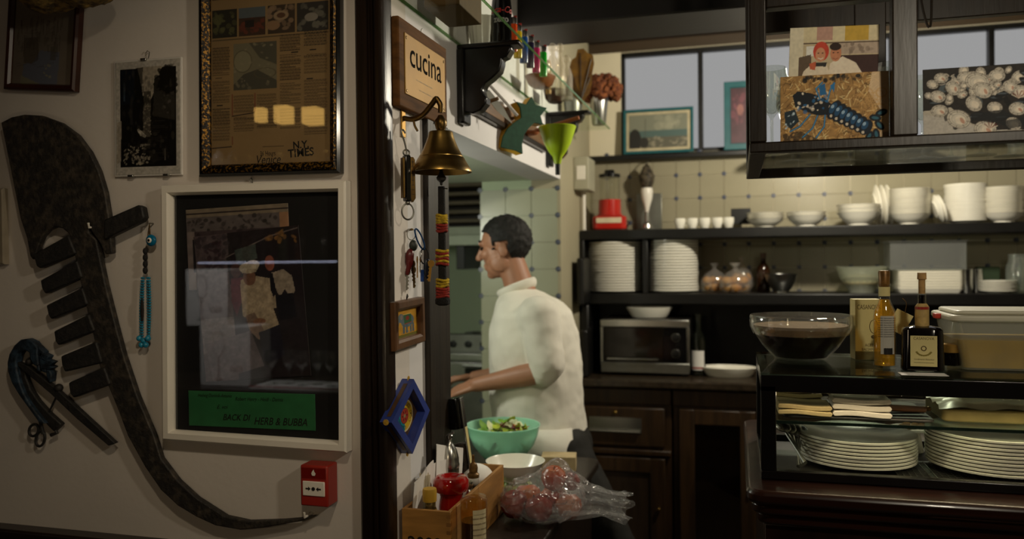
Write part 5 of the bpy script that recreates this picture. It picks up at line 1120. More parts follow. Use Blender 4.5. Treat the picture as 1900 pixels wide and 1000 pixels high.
MB().bx(-w_, w_, -.085, -.082, 0, h_).bx(-w_, w_, .082, .085, 0, h_).bx(-w_, -w_+.003, -.085, .085, 0, h_).bx(w_-.003, w_, -.085, .085, 0, h_).bx(-w_, w_, -.085, .085, 0, .003).build('box_shell', plastic, pb)
sweep_frame(2*w_+.012, .182, [(0, 0), (0, .005), (.008, .005), (.008, 0)]).build('rim', glass('plastic_rim', (.7, .72, .68), .08, .2, .5), pb, rot=(-PI/2, 0, 0), loc=(0, 0, h_-.004))
for i, px in enumerate((1794, 1812)):
    tag(MB().lathe([(0, 0), (.024, 0), (.025, .003), (.025, .108), (.027, .111), (.0245, .111), (.0235, .005), (0, .004)], 28).build('steel_cup', steel, loc=(sx(px, 4.25+.04*i), 4.25+.04*i, LS+e)), ['polished steel cylinder beside the rectangular dishes', 'polished steel cylinder next to the saucers'][i], 'cup', 'steel cups on the lower shelf')
pile('saucer', platemesh(.076, .012), white, 6, (sx(1852, 4.25), 4.25, LS+e), .0088, 'white saucer in the low pile right of the steel cups', 'plate', 'saucers on the lower shelf')
tag(MB().bx(-.05, .05, -.02, .02, 0, .12).build('green_carton', mat('green_card', '2e4028', .7), loc=(sx(1832, 4.40), 4.40, LS+e), bev=.004), 'dark green carton behind the saucers', 'carton')
tag(MB().lathe([(0, 0), (.045, 0), (.05, .01), (.05, .12), (.038, .15), (.038, .17), (.042, .172), (.042, .18), (.036, .18), (.036, .15), (.047, .118), (.047, .012), (0, .008)], 28).build('glass_jar', glass('jar_glass', (.85, .9, .85), .1, .05, .1), loc=(sx(1888, 4.28), 4.28, LS+e)), 'clear glass jar at the right end of the lower shelf', 'jar')
# black rounded trays leaning at the left end of the shelving
for i in range(2):
    tag(MB().slab(rounded(-.018, .018, -.10, .10, .015), 0, .235).build('black_tray', blackp, loc=(XC+.045, 4.03, LS-.05) if i == 0 else (XC+.062, 4.03, WT+.001), bev=.01), ['black rounded tray standing upright at the left end of the lower shelf', 'black rounded tray standing upright on the worktop left of the oven'][i], 'tray', 'black trays')
# ---- upper shelf
rb = thing('food_processor', 'red food processor with a clear beaker and black lid on the upper shelf', 'food processor', (sx(1132, 4.30), 4.30, US+e), (0, 0, .1))
redk = mat('red_enamel', 'b8241a', .2, var=.06, coat=.3)
s = wpx(1, 4.3, 1132)
MB().slab(rounded(-31*s, 31*s, -.075, .075, .03), .004, 26*s).build('motor_base', redk, rb, .008)
MB().slab(rounded(-32*s, 32*s, -.077, .077, .03), 0, .005).build('foot', blackp, rb)
MB().bx(-24*s, 22*s, -.078, -.070, 13*s, 23*s).build('badge_panel', mat('badge_cream', 'd6c8a8', .4), rb, .003)
MB().lathe([(0, 27*s), (24*s, 27*s), (24*s, 30*s), (21*s, 31*s), (20.5*s, 57*s), (0, 57*s)], 32).build('red_bowl', redk, rb)
MB().lathe([(18*s, 57*s), (19*s, 100*s), (18.4*s, 100*s), (17.4*s, 57*s)], 32).build('beaker', clear, rb)
MB().lathe([(0, 98*s), (20*s, 98*s), (20*s, 104*s), (10*s, 106*s), (9*s, 112*s), (0, 112*s)], 32).build('lid', blackgl, rb)
MB().tube([(.078, 0, 20*s), (.10, .01, 15*s), (.085, .02, 0)], .004, 6).build('cable', blackp, rb)
sp2 = tag(MB().bx(-wpx(25), wpx(25), -.003, .003, 0, wpx(75)).build('steel_plate', steeld, loc=(sx(1205, 4.46), 4.462, US+e), bev=.002, rot=(-.03, 0, 0)), 'brushed steel plate leaning on the tiles behind the stick blender', 'plate')
sb_ = thing('stick_blender', 'pale stick blender with a dark handle hanging above the upper shelf', 'blender', (sx(1201, 4.40), 4.40, US+wpx(10)))
s = wpx(1, 4.4, 1200)
MB().lathe([(0, 62*s), (6*s, 64*s), (13*s, 80*s), (15*s, 92*s), (9*s, 104*s), (6*s, 110*s), (0, 116*s)], 20).build('handle', mat('dark_handle', '1c1812', .5, scale=60, col2='5a5040'), sb_)
MB().lathe([(0, 24*s), (3*s, 25*s), (5*s, 34*s), (10*s, 50*s), (11.5*s, 64*s), (10*s, 70*s), (0, 71*s)], 24).build('motor_body', whitep, sb_)
MB().tube([(0, 0, 26*s), (0, 0, 6*s)], 3.2*s, 12).build('shaft', steel, sb_)
MB().lathe([(3*s, 7*s), (8*s, 3*s), (9*s, -4*s), (8*s, -4*s), (6*s, 3*s), (0, 5*s)], 20).build('blade_guard', steel, sb_)
MB().tube([(0, 0, 114*s), (0, .03, 122*s), (0, .095, 122*s)], .003, 6).build('wall_hook', steeld, sb_)
eb = thing('fuse_box', 'pale grey electrical box with a conduit on the white wall left of the food processor', 'electrical box', (XC+.001, 4.02, WX(1075, 350, XC+.04).z))
MB().bx(0, .075, 0, .20, 0, .165).build('housing', mat('grey_plastic', 'a8a48e', .5, var=.04), eb, .004)
MB().bx(.015, .06, -.003, 0, .05, .12).build('switch_plate', whitep, eb, .002)
MB().tube([(.02, .165, 0), (.02, .165, US-eb.location.z+.003)], .010, 10).build('conduit', whitep, eb)
cupm = lambda r, h: MB().lathe([(0, 0), (r*.6, 0), (r*.7, .004), (r, h*.6), (r, h), (r*.94, h), (r*.92, h*.6), (r*.6, .008), (0, .006)], 24)
for i, px in enumerate((1262, 1285, 1308, 1331, 1352)):
    o = thing('espresso_cup', 'small white espresso cup, %s of the five on the upper shelf' % ['first from the left', 'second from the left', 'third', 'fourth', 'last on the right'][i], 'cup', (sx(px, 4.28), 4.28, US+e), (0, 0, .6*i), group='espresso cups on the upper shelf')
    cupm(.028, .055).build('cup_body', white, o)
    MB().tube([(.027+.012*math.sin(u), 0, .030+.014*math.cos(u)) for u in np.linspace(0, PI, 9)], .003, 6).build('handle', white, o)
tg_ = thing('price_tag', 'small black chalk tag standing on the upper shelf', 'sign', (sx(1375, 4.36), 4.36, US+e))
MB().bx(-wpx(18), wpx(18), -.004, .004, wpx(8), wpx(38)).build('tag_board', blackp, tg_, .002)
MB().bx(-wpx(10), wpx(10), -.02, .02, 0, .004).bx(-.003, .003, -.003, .003, .004, wpx(9)).build('tag_foot', blackp, tg_)
pile('soup_bowl', bowlmesh(wpx(34), .045, .5), white, 3, (sx(1420, 4.27), 4.27, US+e), .014, 'cream soup bowl in the low stack right of the black tag', 'bowl', 'first bowl stack on the upper shelf')
pile('soup_bowl', bowlmesh(wpx(35), .055, .5), white, 2, (sx(1496, 4.27), 4.27, US+e), .016, 'cream soup bowl in the second low stack of the upper shelf', 'bowl', 'second bowl stack on the upper shelf')
pile('soup_bowl', bowlmesh(wpx(37), .065, .5), white, 3, (sx(1593, 4.27), 4.27, US+e), .018, 'cream soup bowl in the stack left of the upright plates', 'bowl', 'third bowl stack on the upper shelf')
for i, px in enumerate((1622, 1632, 1642)):
    tag(platemesh(.10).build('side_plate', white, loc=(sx(px, 4.36), 4.36, US+.102), rot=(0, PI/2-.12, 0)), 'white plate standing upright behind the bowl stacks', 'plate', 'upright plates on the upper shelf')
pile('deep_bowl', bowlmesh(wpx(34), .05, .5), white, 11, (sx(1689, 4.26), 4.26, US+e), .012, 'white deep bowl in the tall stack in the middle of the upper shelf', 'bowl', 'tall bowl stack on the upper shelf')
for i, px in enumerate((1734, 1740)):
    tag(platemesh(.068).build('side_plate', white, loc=(sx(px, 4.22), 4.22, US+.067), rot=(0, PI/2-.30, 0)), 'white plate leaning between the two tall stacks', 'plate', 'leaning plates on the upper shelf')
pile('dinner_plate', platemesh(.092, .018, .006), white, 18, (sx(1792, 4.30), 4.30, US+e), .0098, 'white plate in the tallest stack on the upper shelf', 'plate', 'plate stack on the upper shelf')
pile('pasta_bowl', bowlmesh(wpx(32), .045, .5), white, 11, (sx(1863, 4.26), 4.26, US+e), .012, 'white bowl in the stack at the right end of the upper shelf', 'bowl', 'right bowl stack on the upper shelf')
# ---- worktop
ov = thing('toaster_oven', 'black toaster oven with steel trim and two round dials', 'oven', (WY(1196, 640, 4.06).x, 4.06, WT+.001))
s = PXM(1196, 4.06); w_, h_ = 82*s, 104*s
MB().bx(-w_, w_, 0, .36, .012, h_).build('casing', mat('oven_black', '161412', .35, var=.1), ov, .006)
MB().bx(-w_, w_, -.012, .004, h_-14*s, h_).build('top_trim', steel, ov, .004)
MB().bx(-w_, w_, -.012, .004, .012, 24*s).build('bottom_trim', steeld, ov, .004)
for x in (-w_, w_-5*s): MB().bx(x, x+5*s, -.010, .004, 24*s, h_-14*s).build('side_trim', steel, ov, .002)
dr = MB().bx(-w_+6*s, w_-48*s, -.008, .003, 25*s, h_-15*s).build('door', mat('oven_glass', '15110c', .08, var=.1), ov, .002)
MB().tube([(-w_+14*s, -.03, 31*s), (w_-56*s, -.03, 31*s)], .006, 10).build('handle', steel, dr)
MB().bx(w_-47*s, w_-6*s, -.008, .003, 25*s, h_-15*s).build('control_panel', blackgl, ov)
for z in (h_-33*s, h_-62*s):
    d_ = MB().lathe([(0, 0), (8*s, 0), (7*s, .016), (4*s, .018), (0, .018)], 20, m=Matrix.Translation((w_-25*s, -.008, z)) @ Matrix.Rotation(PI/2, 4, 'X')).build('dial', blackp, ov)
    MB().tube([(w_-25*s+7.6*s*math.cos(u), -.012, z+7.6*s*math.sin(u)) for u in np.linspace(0, 2*PI, 21)[:-1]], .0022, 6, True).build('dial_ring', steel, d_)
for x in (-w_+.03, w_-.03): MB().lathe([(0, 0), (.014, 0), (.014, .012), (0, .012)], 12, (x, .05, 0)).lathe([(0, 0), (.014, 0), (.014, .012), (0, .012)], 12, (x, .30, 0)).build('foot', blackp, ov)
tag(MB().lathe([(0, 0), (.085, 0), (.092, .006), (.120, .052), (.116, .053), (.088, .010), (0, .006)], 40, sy=.65).build('oval_dish', white, loc=(WY(1203, 570, 4.16).x, 4.20, WT+h_+.003)), 'white oval baking dish on top of the toaster oven', 'dish')
wn = thing('wine_bottle', 'dark wine bottle with a white label beside the toaster oven', 'bottle', (WY(1295, 640, 4.10).x, 4.12, WT+.001))
MB().lathe([(0, 0), (.034, 0), (.037, .004), (.037, .17), (.030, .20), (.015, .225), (.0135, .29), (.0155, .292), (.0155, .305), (0, .305)], 28).build('bottle_body', mat('wine_glass_dark', '10120c', .1, var=.1), wn)
lb = MB()
for z in (.03, .125): lb.v += [(.0375*math.sin(a), -.0375*math.cos(a), z) for a in np.linspace(-.9, .9, 11)]
lb.f = [(i, i+1, 12+i, 11+i) for i in range(10)]; lb.build('label_sheet', paper, wn)
lb = MB()
for z in (.036, .044): lb.v += [(.0379*math.sin(a), -.0379*math.cos(a), z) for a in np.linspace(-.9, .9, 11)]
lb.f = [(i, i+1, 12+i, 11+i) for i in range(10)]; lb.build('label_stripe', redp, wn)
tag(MB().lathe([(0, 0), (.10, 0), (.108, .005), (.135, .045), (.131, .047), (.104, .009), (0, .006)], 40, sy=.62).build('oval_dish', white, loc=(WY(1352, 670, 4.10).x, 4.12, WT+.001)), 'white oval serving dish on the worktop beside the wine bottle', 'dish')
# ---- pictures on the window ledge
LED = WZ0-.008
tealf = mat('teal_frame', '1f5a60', .4, var=.1)
q = [WY(x, y, 4.44) for x, y in ((1156, 205), (1286, 198), (1286, 284), (1156, 288))]
w_ = (q[1]-q[0]).length; h_ = (q[0]-q[3]).length
pc = thing('ledge_picture', 'teal-framed seaside photograph standing on the window ledge', 'picture', ((q[0].x+q[1].x)/2, 4.455, LED+h_/2+.003), (-.06, 0, 0))
sweep_frame(w_, h_, [(0, 0), (0, .012), (.003, .014), (.012, .013), (.016, .008), (.016, 0)]).build('frame', tealf, pc, ang=20)
MB().bx(-w_/2+.01, w_/2-.01, -.005, -.001, -h_/2+.01, h_/2-.01).build('mount', mat('mount_card', 'b8ac8c', .8), pc)
cv = Canvas(0, 0, 100, 62, .8, '6e7468'); cv.rect(0, 0, 100, 30, '7d7f6e'); cv.speck(50, 5, 95, 25, 'a09e88', 16, 7, .6); cv.rect(0, 30, 100, 42, '4f6460'); cv.rect(0, 42, 100, 62, '5c5a4c'); cv.speck(20, 42, 100, 60, '8a8470', 30, 3); cv.ell(10, 48, 11, 22, '22211d'); cv.ell(26, 52, 8, 10, '2a2823'); cv.line([(28, 8), (28, 40)], 1, '4a4a40')
cv.sheet('photograph', w_-.062, h_-.062, pc, (0, -.0058, 0), rough=.5)
q = [WY(x, y, 4.44) for x, y in ((1343, 153), (1400, 153), (1400, 280), (1345, 280))]
w_ = (q[1]-q[0]).length; h_ = (q[0]-q[3]).length
pc = thing('ledge_picture', 'tall teal and purple framed picture on the window ledge behind the hanging cabinet', 'picture', ((q[0].x+q[1].x)/2, 4.455, LED+h_/2+.003), (-.04, 0, 0))
sweep_frame(w_, h_, [(0, 0), (0, .012), (.003, .014), (.03, .013), (.034, .008), (.034, 0)]).build('frame', tealf, pc, ang=20)
cv = Canvas(0, 0, 40, 100, 1, '4a2c34'); cv.speck(2, 10, 38, 60, '6a3a44', 12, 6); cv.ell(22, 40, 7, 10, '8a5a54'); cv.noise(.2, 6)
cv.sheet('print', w_-.06, h_-.06, pc, (0, -.006, 0), rough=.5)
# lamp fitting that carries the tube light under the ledge
lf = thing('tube_lamp', 'slim black lamp fitting fixed under the dark window ledge', 'lamp', (.52, 4.39, WZ0-.036))
MB().bx(-.42, .42, -.17, .10, -.018, 0).build('fitting', blackp, lf, .003)
# ---------------------------------------------------------------- serving counter and display case
BT_ = 1.040
bar = thing('serving_counter', 'dark red-brown wooden serving counter with a moulded rounded edge', 'counter', (.0, 2.2, 0))
bx_ = .045
MB().slab([(x, y-2.2) for x, y in rounded(.018, 1.5, 1.835, 2.66, .04, (1, 0, 0, 1))], BT_-.032, BT_).build('top', redwood, bar, .010)
MB().slab([(x, y-2.2) for x, y in rounded(.030, 1.5, 1.848, 2.65, .035, (1, 0, 0, 1))], BT_-.055, BT_-.032).build('moulding', redwood, bar, .006)
MB().slab([(x, y-2.2) for x, y in rounded(.042, 1.5, 1.860, 2.64, .03, (1, 0, 0, 1))], BT_-.080, BT_-.055).build('moulding', redwood, bar, .006)
MB().bx(.055, 1.5, 1.875-2.2, .42, .0, BT_-.08).build('body', mat('counter_body_wood', '20100a', .3, var=.35, scale=5, stretch=(5, 5, .5)), bar, .004)
for x in (.10, .52, .94): MB().bx(x, x+.36, 1.868-2.2, 1.876-2.2, .12, BT_-.14).build('panel', mat('counter_panel_wood', '28140c', .3, var=.35, scale=5, stretch=(5, 5, .5)), bar, .006)
# display case
DX0, DX1, DY0, DY1, DZ0, DZ1 = .052, 1.25, 1.938, 2.360, BT_+.001, 1.286
dc = thing('display_case', 'black-framed glass display case on the serving counter', 'display case', (DX0, DY0, DZ0))
W_, D_, H_ = DX1-DX0, DY1-DY0, DZ1-DZ0
case = mat('case_black', '0c0908', .3, var=.3, scale=10, coat=.2)
MB().bx(0, W_, 0, .022, H_-.044, H_-.006).build('front_top_rail', case, dc, .002)
MB().bx(0, W_, 0, .022, 0, .020).build('front_bottom_rail', case, dc, .002)
MB().bx(0, W_, D_-.022, D_, H_-.030, H_-.006).build('back_top_rail', case, dc, .002)
MB().bx(0, W_, D_-.022, D_, 0, .020).build('back_bottom_rail', case, dc, .002)
MB().bx(0, .022, .022, D_-.022, H_-.034, H_-.006).build('side_top_rail', case, dc, .002)
MB().bx(0, .022, .022, D_-.022, 0, .020).build('side_bottom_rail', case, dc, .002)
for x, y in ((0, 0), (0, D_-.022), (W_-.03, 0), (W_-.03, D_-.022)): MB().bx(x, x+.034, y, y+.022, .020, H_-.03).build('post', case, dc, .002)
MB().bx(.0, W_, 0, D_, H_-.006, H_).build('top_glass', glass('case_top_glass', (.70, .76, .70), .05), dc)
MB().bx(.034, W_-.03, .008, .011, .020, H_-.044).build('front_pane', clear, dc)
MB().bx(.008, .011, .022, D_-.022, .020, H_-.034).build('side_pane', clear, dc)
SHZ = WY(1600, 787, DY0+.03).z-DZ0
MB().bx(.012, W_, .024, D_-.03, SHZ-.004, SHZ+.002).build('glass_shelf', glass('case_shelf', (.86, .92, .87), .05), dc)
MB().bx(.012, W_, .022, .024, SHZ-.0045, SHZ+.0025).build('shelf_edge', mat('dark_glass_edge', '16241f', .2), dc)
MB().bx(.022, W_, .022, D_-.022, .0, .004).build('floor_plate', mat('case_floor', '1a1712', .5, var=.2), dc)
mb = MB()
for i in range(14): mb.bx(.30, .62, .03+.014*i, .0315+.014*i, .006, .0075)
for i in range(24): mb.bx(.30+.0135*i, .3015+.0135*i, .028, .216, .0075, .009)
mb.build('wire_grid', steeld, dc)
fl = DZ0+.0045
def dx(px, py, Y): return WY(px, py, Y).x
pile('dinner_plate', platemesh(.135, .016, .004), white, 8, (dx(1590, 830, 2.135), 2.135, fl), .0082, 'white dinner plate in the left stack inside the display case', 'plate', 'left plate stack in the display case', .0015)
pile('serving_plate', platemesh(.150, .016, .004), white, 10, (dx(1850, 830, 2.115), 2.125, fl+.006), .0082, 'large white plate in the right stack inside the display case', 'plate', 'right plate stack in the display case', .0015)
fd = thing('food_plate', 'white plate of food at the back of the display case between the stacks', 'plate', (dx(1690, 800, 2.29), 2.285, fl))
MB().lathe([(0, 0), (.03, 0), (.02, .05), (.055, .058), (.05, .062), (0, .060)], 32).build('plate_body', white, fd)
for i in range(9): a = i*2.4; rr = .03*math.sqrt((i+.5)/9); MB().ell((rr*math.cos(a), rr*math.sin(a), .065), (.010, .008, .006), 8, 6).build('morsel', breadm, fd)
# spoons at the left
for i in range(4):
    o = thing('serving_spoon', 'steel serving spoon lying at the left of the display case, %s' % ['uppermost', 'second from the top', 'third', 'lowest'][i], 'spoon', (dx(1470, 850, 2.06)+.006*i, 2.03+.018*i, fl+.034+.007*(3-i)), (math.radians(14), 0, .35-.15*i), 'spoons in the display case')
    MB().ell((0, .07, .018), (.020, .030, .010), 16, 10).build('spoon_bowl', steel, o); MB().tube([(0, .045, .012), (0, -.03, .0), (0, -.07, -.008)], [.004, .0035, .005], 8).build('handle', steel, o)
# folded cloths on the glass shelf
sz0 = DZ0+SHZ+.0025
tray = tag(MB().slab(rounded(dx(1450, 770, 2.1), dx(1725, 770, 2.06), 2.0, 2.24, .02), sz0, sz0+.006).build('slate_board', mat('slate', '14120f', .5, var=.2), bev=.002), 'thin dark board lying on the shelf of the display case', 'board')
def cloth(x0, x1, y0, y1, z, n, th, m, label, name='napkin', tilt=0):
    r = thing(name, label, 'napkin', ((x0+x1)/2, (y0+y1)/2, z), (0, tilt, 0), 'folded cloths in the display case'); w, d = (x1-x0)/2, (y1-y0)/2
    for i in range(n):
        mb = MB(); k = 10; P = []
        zc = th*(i+.5)
        for a in range(13):
            t = a/12
            P.append((-w+2*w*t, zc+.002*math.sin(t*5+i)+th*.42)); 
        Q = [(x, zz-th*.84) for x, zz in reversed(P)]
        loop = P+[(w+th*.3, zc)]+Q+[(-w-th*.25, zc)]
        mb.prism(loop, -d+.004*i, d-.003*i).build('fold', m, r, .0015, ang=50)
    return r
cr1 = mat('cream_cloth', '9a8a62', .9, var=.08, scale=30, bump=.2, bscale=200); wh1 = mat('white_cloth', 'bcb6aa', .9, var=.04, scale=30, bump=.2, bscale=200)
zt = sz0+.0065
cloth(dx(1444, 750, 2.02), dx(1540, 750, 2.02), 1.995, 2.10, zt, 2, .012, cr1, 'folded cream napkin in front at the left of the case shelf')
cloth(dx(1440, 740, 2.10), dx(1525, 740, 2.10), 2.105, 2.20, zt, 4, .011, cr1, 'folded cream napkin pile behind, at the left end of the case shelf')
cloth(dx(1545, 745, 2.03), dx(1648, 745, 2.03), 1.998, 2.12, zt, 3, .014, wh1, 'folded white cloth in the middle of the case shelf')
for i in range(3):
    o = thing('wood_handle_knife', 'brown wooden knife handle right of the white cloth, %s' % ['top', 'middle', 'bottom'][i], 'knife', (dx(1672, 757, 2.06), 2.03+.03*i, zt+.008+.006*(2-i)), (0, .03, .1*i), 'knives in the display case')
    MB().cap((-.045, 0, 0), (.042, 0, 0), .008, .0075, 10).build('handle', mat('knife_wood', '5c3a1a', .45, var=.3, scale=10), o); MB().bx(-.12, -.045, -.0008, .0008, -.008, .008).build('blade', steeld, o)
    MB().ell((.052, 0, .002), .006).build('brass_end', brassd, o)
wt_ = thing('wrapped_tray', 'pale tray wrapped in film on the right of the case shelf', 'tray', (dx(1850, 755, 2.10), 2.12, sz0))
mb = MB(); n = 20
w_, d_ = .135, .10
for k in range(n+1):
    for i in range(n+1):
        u, v = i/n*2-1, k/n*2-1; ed = max(abs(u), abs(v)); zz = .042-.012*max(0, ed-.75)*4*(.35+.65*(v < 0))+.003*math.sin(u*9+v*5)+.002*math.sin(v*17)
        mb.v.append((u*w_*(1+.03*math.sin(v*4)), v*d_, max(zz, .004)))
mb.f = [(k*(n+1)+i, k*(n+1)+i+1, (k+1)*(n+1)+i+1, (k+1)*(n+1)+i) for k in range(n) for i in range(n)]
mb.build('film_wrap', mat('milky_film', 'b8b09a', .35, var=.06, scale=20), wt_)
MB().slab(rounded(-w_*.96, w_*.96, -d_*.96, d_*.96, .015), 0, .028).build('tray_base', mat('tray_cream', '857848', .5, var=.1), wt_, .004)
# ---- on top of the case
TZ = DZ1+.0012
mbw = thing('mixing_bowl', 'glass mixing bowl of chocolate mousse covered with film on the display case', 'bowl', (dx(1485, 640, 2.22), 2.215, TZ))
k = PXM(1485, 2.215)
prf = [(0, 0), (46*k, 0), (48*k, .004), (68*k, 25*k), (82*k, 48*k), (87*k, 66*k), (90*k, 67*k), (90*k, 80*k), (87*k, 81*k), (86*k, 68*k), (80*k, 48*k), (66*k, 26*k), (46*k, 4*k), (0, 3.5*k)]
MB().lathe(prf, 56).build('bowl_glass', clear, mbw)
MB().lathe([(0, 4*k), (45*k, 4.5*k), (65*k, 26*k), (78*k, 46*k), (0, 46*k)], 48).build('chocolate', mat('chocolate', '1c0d06', .35, var=.2), mbw)
MB().lathe([(0, 46*k), (78*k, 46*k), (84*k, 63*k), (0, 62*k)], 48).build('foam', mat('tan_foam', '8a6a44', .8, var=.15, scale=60, bump=.3, bscale=200), mbw)
MB().lathe([(0, 82*k), (50*k, 82.5*k), (89*k, 81.5*k), (91*k, 78*k), (91*k, 68*k), (90.6*k, 60*k), (84*k, 46*k)], 56).build('cling_film', glass('cling_film', (.95, .95, .92), .14, .08, .06), mbw)
# cream box and card
cb = thing('cream_box', 'tall cream gift box with brown print behind the oil bottle', 'box', (dx(1612, 610, 2.22), 2.22, TZ), (0, 0, .12))
k = PXM(1612, 2.22); w_, h_ = 24*k, 112*k
bo = MB().bx(-w_, w_, 0, .05, 0, h_).build('carton', creamp, cb, .001)
text('lettering', 'CASANOVA', .017, mat('brown_print', '5a4620', .7), bo, (0, -.0006, h_*.87), xs=.62)
MB().tube([(.012+.010*math.cos(u), -.0004, h_*.55+.017*math.sin(u)) for u in np.linspace(0, 2*PI, 21)[:-1]], .0008, 4, True).build('emblem', MATS['brown_print'], bo)
MB().ell((.012, -.0003, h_*.38), (.007, .0006, .005)).build('emblem', MATS['brown_print'], bo)
for i, t_ in enumerate(('ACETO', 'BALSAMICO', 'DI MODENA')): text('lettering', t_, .010, MATS['brown_print'], bo, (.004, -.0006, h_*.24-.011*i), xs=.8)
MB().bx(-w_-.0003, w_+.0003, -.0006, .0, .0, h_*.14).build('base_band', mat('olive_band', '6a6030', .6, var=.1), bo)
ob = thing('oil_bottle', 'slim clear bottle of golden oil with a back label', 'bottle', (dx(1641, 600, 2.06), 2.06, TZ), (0, 0, -.15))
k = PXM(1641, 2.06)
MB().lathe([(0, 0), (18*k, 0), (19.5*k, 3*k), (19.5*k, 92*k), (18*k, 108*k), (11.5*k, 122*k), (9.5*k, 130*k), (9.5*k, 152*k), (11*k, 153*k), (11*k, 157*k), (8*k, 157*k)], 36).build('bottle_glass', clear, ob)
MB().lathe([(0, 12*k), (10*k, 9*k), (17.5*k, 6*k), (18.2*k, 92*k), (17*k, 106*k), (10.5*k, 120*k), (8.6*k, 128*k), (0, 128*k)], 32).build('oil', glass('golden_oil', (.92, .68, .22), .04, .05, .22, (.80, .52, .08)), ob)
MB().lathe([(0, 150*k), (9*k, 150*k), (10*k, 158*k), (9.5*k, 162*k), (10.5*k, 178*k), (9*k, 181*k), (0, 181*k)], 24).build('stopper', mat('gilded_cork', '7a5626', .4, metal=.4, var=.3, scale=60), ob)
MB().lathe([(9.9*k, 134*k), (9.9*k, 151*k)], 24).build('neck_label', creamp, ob)
def wraplabel(parent, r, z0, z1, a0, a1, m, name='label_sheet'):
    lb = MB(); lb.v = [(r*math.sin(a), -r*math.cos(a), z) for z in (z0, z1) for a in np.linspace(a0, a1, 13)]; lb.f = [(i, i+1, 14+i, 13+i) for i in range(12)]; return lb.build(name, m, parent)
l_ = wraplabel(ob, 19.9*k, 28*k, 98*k, -.35, .95, mat('grey_label', 'b8b4a8', .6, var=.05))
for i in range(9): curved('label_line', 'mmm mmmmm mmm', .0062, ink, l_, (94-4.2*i)*k, 20.1*k, .3, xs=.8)
for i in range(12): curved('bar_code', '|', .016, ink, l_, 34*k, 20.1*k, -.05+.065*i, bold=.0003*(i % 3))
ht = thing('hang_tag', 'folded cream card tag hanging from the neck of the oil bottle', 'tag', (dx(1668, 575, 2.13), 2.13, TZ+.10), (0, math.radians(28), 0))
MB().bx(-.020, .020, -.0008, 0, -.022, .030).build('front_leaf', creamp, ht); MB().bx(-.020, .020, .003, .0038, -.022, .030).build('back_leaf', creamp, ht, rot=(.12, 0, 0))
MB().tube(smooth([(0, 0, .028), (-.012, -.02, .05), (-.030, -.05, .055)]), .0008, 6).build('string', mat('twine', '8a6a3a', .8), ht)
vb = thing('vinegar_bottle', 'square-shouldered dark vinegar bottle with cream label and cork', 'bottle', (dx(1711, 640, 2.04), 2.04, TZ), (0, 0, -.1))
k = PXM(1711, 2.04)
def squarelathe(prof, p=5, n=40):
    mb = MB()
    for r, z in prof:
        for i in range(n):
            a = 2*PI*i/n; c, s = math.cos(a), math.sin(a); q = (abs(c)**p+abs(s)**p)**(-1/p); q = q*.0+q; mb.v.append((r*q*c, r*q*s*.72, z))
    mb.f = [(j*n+i, j*n+(i+1) % n, j*n+n+(i+1) % n, j*n+n+i) for j in range(len(prof)-1) for i in range(n)]+[tuple(range(n)), tuple(range((len(prof)-1)*n, len(prof)*n))]
    return mb
squarelathe([(34*k, 0), (36*k, 2*k), (34*k, 76*k), (30*k, 80*k), (12*k, 83*k)]).build('bottle_body', mat('dark_vinegar', '0d0806', .07, var=.1), vb)
MB().lathe([(33*k, 0), (36*k, 3*k), (33*k, 8*k)], 40, sy=.72).build('base_rim', clear, vb)
MB().lathe([(12*k, 82*k), (12*k, 117*k), (10*k, 121*k), (7.5*k, 124*k)], 28).build('shoulder_band', mat('neck_paper', 'b89a5c', .7, var=.2, scale=60), vb)
MB().lathe([(12.2*k, 113*k), (12.2*k, 118*k)], 28).build('red_band', redp, vb)
MB().lathe([(0, 118*k), (6.6*k, 118*k), (6.2*k, 140*k), (0, 140*k)], 20).build('neck_vinegar', MATS['dark_vinegar'], vb)
MB().lathe([(7.2*k, 118*k), (6.8*k, 164*k), (8*k, 165*k), (8*k, 168*k), (6*k, 168*k)], 24).build('neck_glass', clear, vb)
MB().lathe([(0, 142*k), (5.8*k, 142*k), (5.8*k, 168*k), (8*k, 169*k), (7.6*k, 181*k), (0, 181*k)], 20).build('cork', mat('cork', 'b08a56', .8, var=.2, scale=80), vb)
l_ = MB().bx(-22*k, 22*k, -26.7*k, -26.4*k, 10*k, 66*k).build('label_sheet', creamp, vb)
text('lettering', 'CASANOVA', 7.5*k, MATS['brown_print'], l_, (0, -26.9*k, 61*k), xs=.85)
MB().tube([(4*k*math.cos(u), -26.9*k, 43*k+4*k*math.sin(u)) for u in np.linspace(0, 2*PI, 17)[:-1]], .9*k, 5, True).build('emblem', MATS['brown_print'], l_)
for i in range(9): a = PI*(1.15+.7*i/8); MB().ell((13*k*math.cos(a), -26.9*k, 41*k+11*k*math.sin(a)), (2.2*k, .3*k, 1.5*k), 8, 6).build('laurel_leaf', mat('olive_print', '8a7a2c', .6), l_)
text('lettering', 'Condimento Balsamico', 4.4*k, MATS['brown_print'], l_, (0, -26.9*k, 23*k), shear=.3, xs=.8); text('lettering', 'mmmmmmmmmmmmmm', 3.4*k, MATS['brown_print'], l_, (0, -26.9*k, 17*k), xs=.9)
sj = thing('small_jar', 'small dark jar with a gold lid beside the vinegar bottle', 'jar', (dx(1764, 650, 2.10), 2.10, TZ)); k = PXM(1764, 2.10)
MB().lathe([(0, 0), (17*k, 0), (18.5*k, 2*k), (18.5*k, 8*k), (17*k, 9*k)], 28).build('jar_glass', clear, sj)
MB().lathe([(0, 4*k), (17*k, 5*k), (18*k, 10*k), (18*k, 28*k), (16*k, 30*k), (0, 30*k)], 28).build('contents', mat('jar_dark', '0c0806', .15), sj)
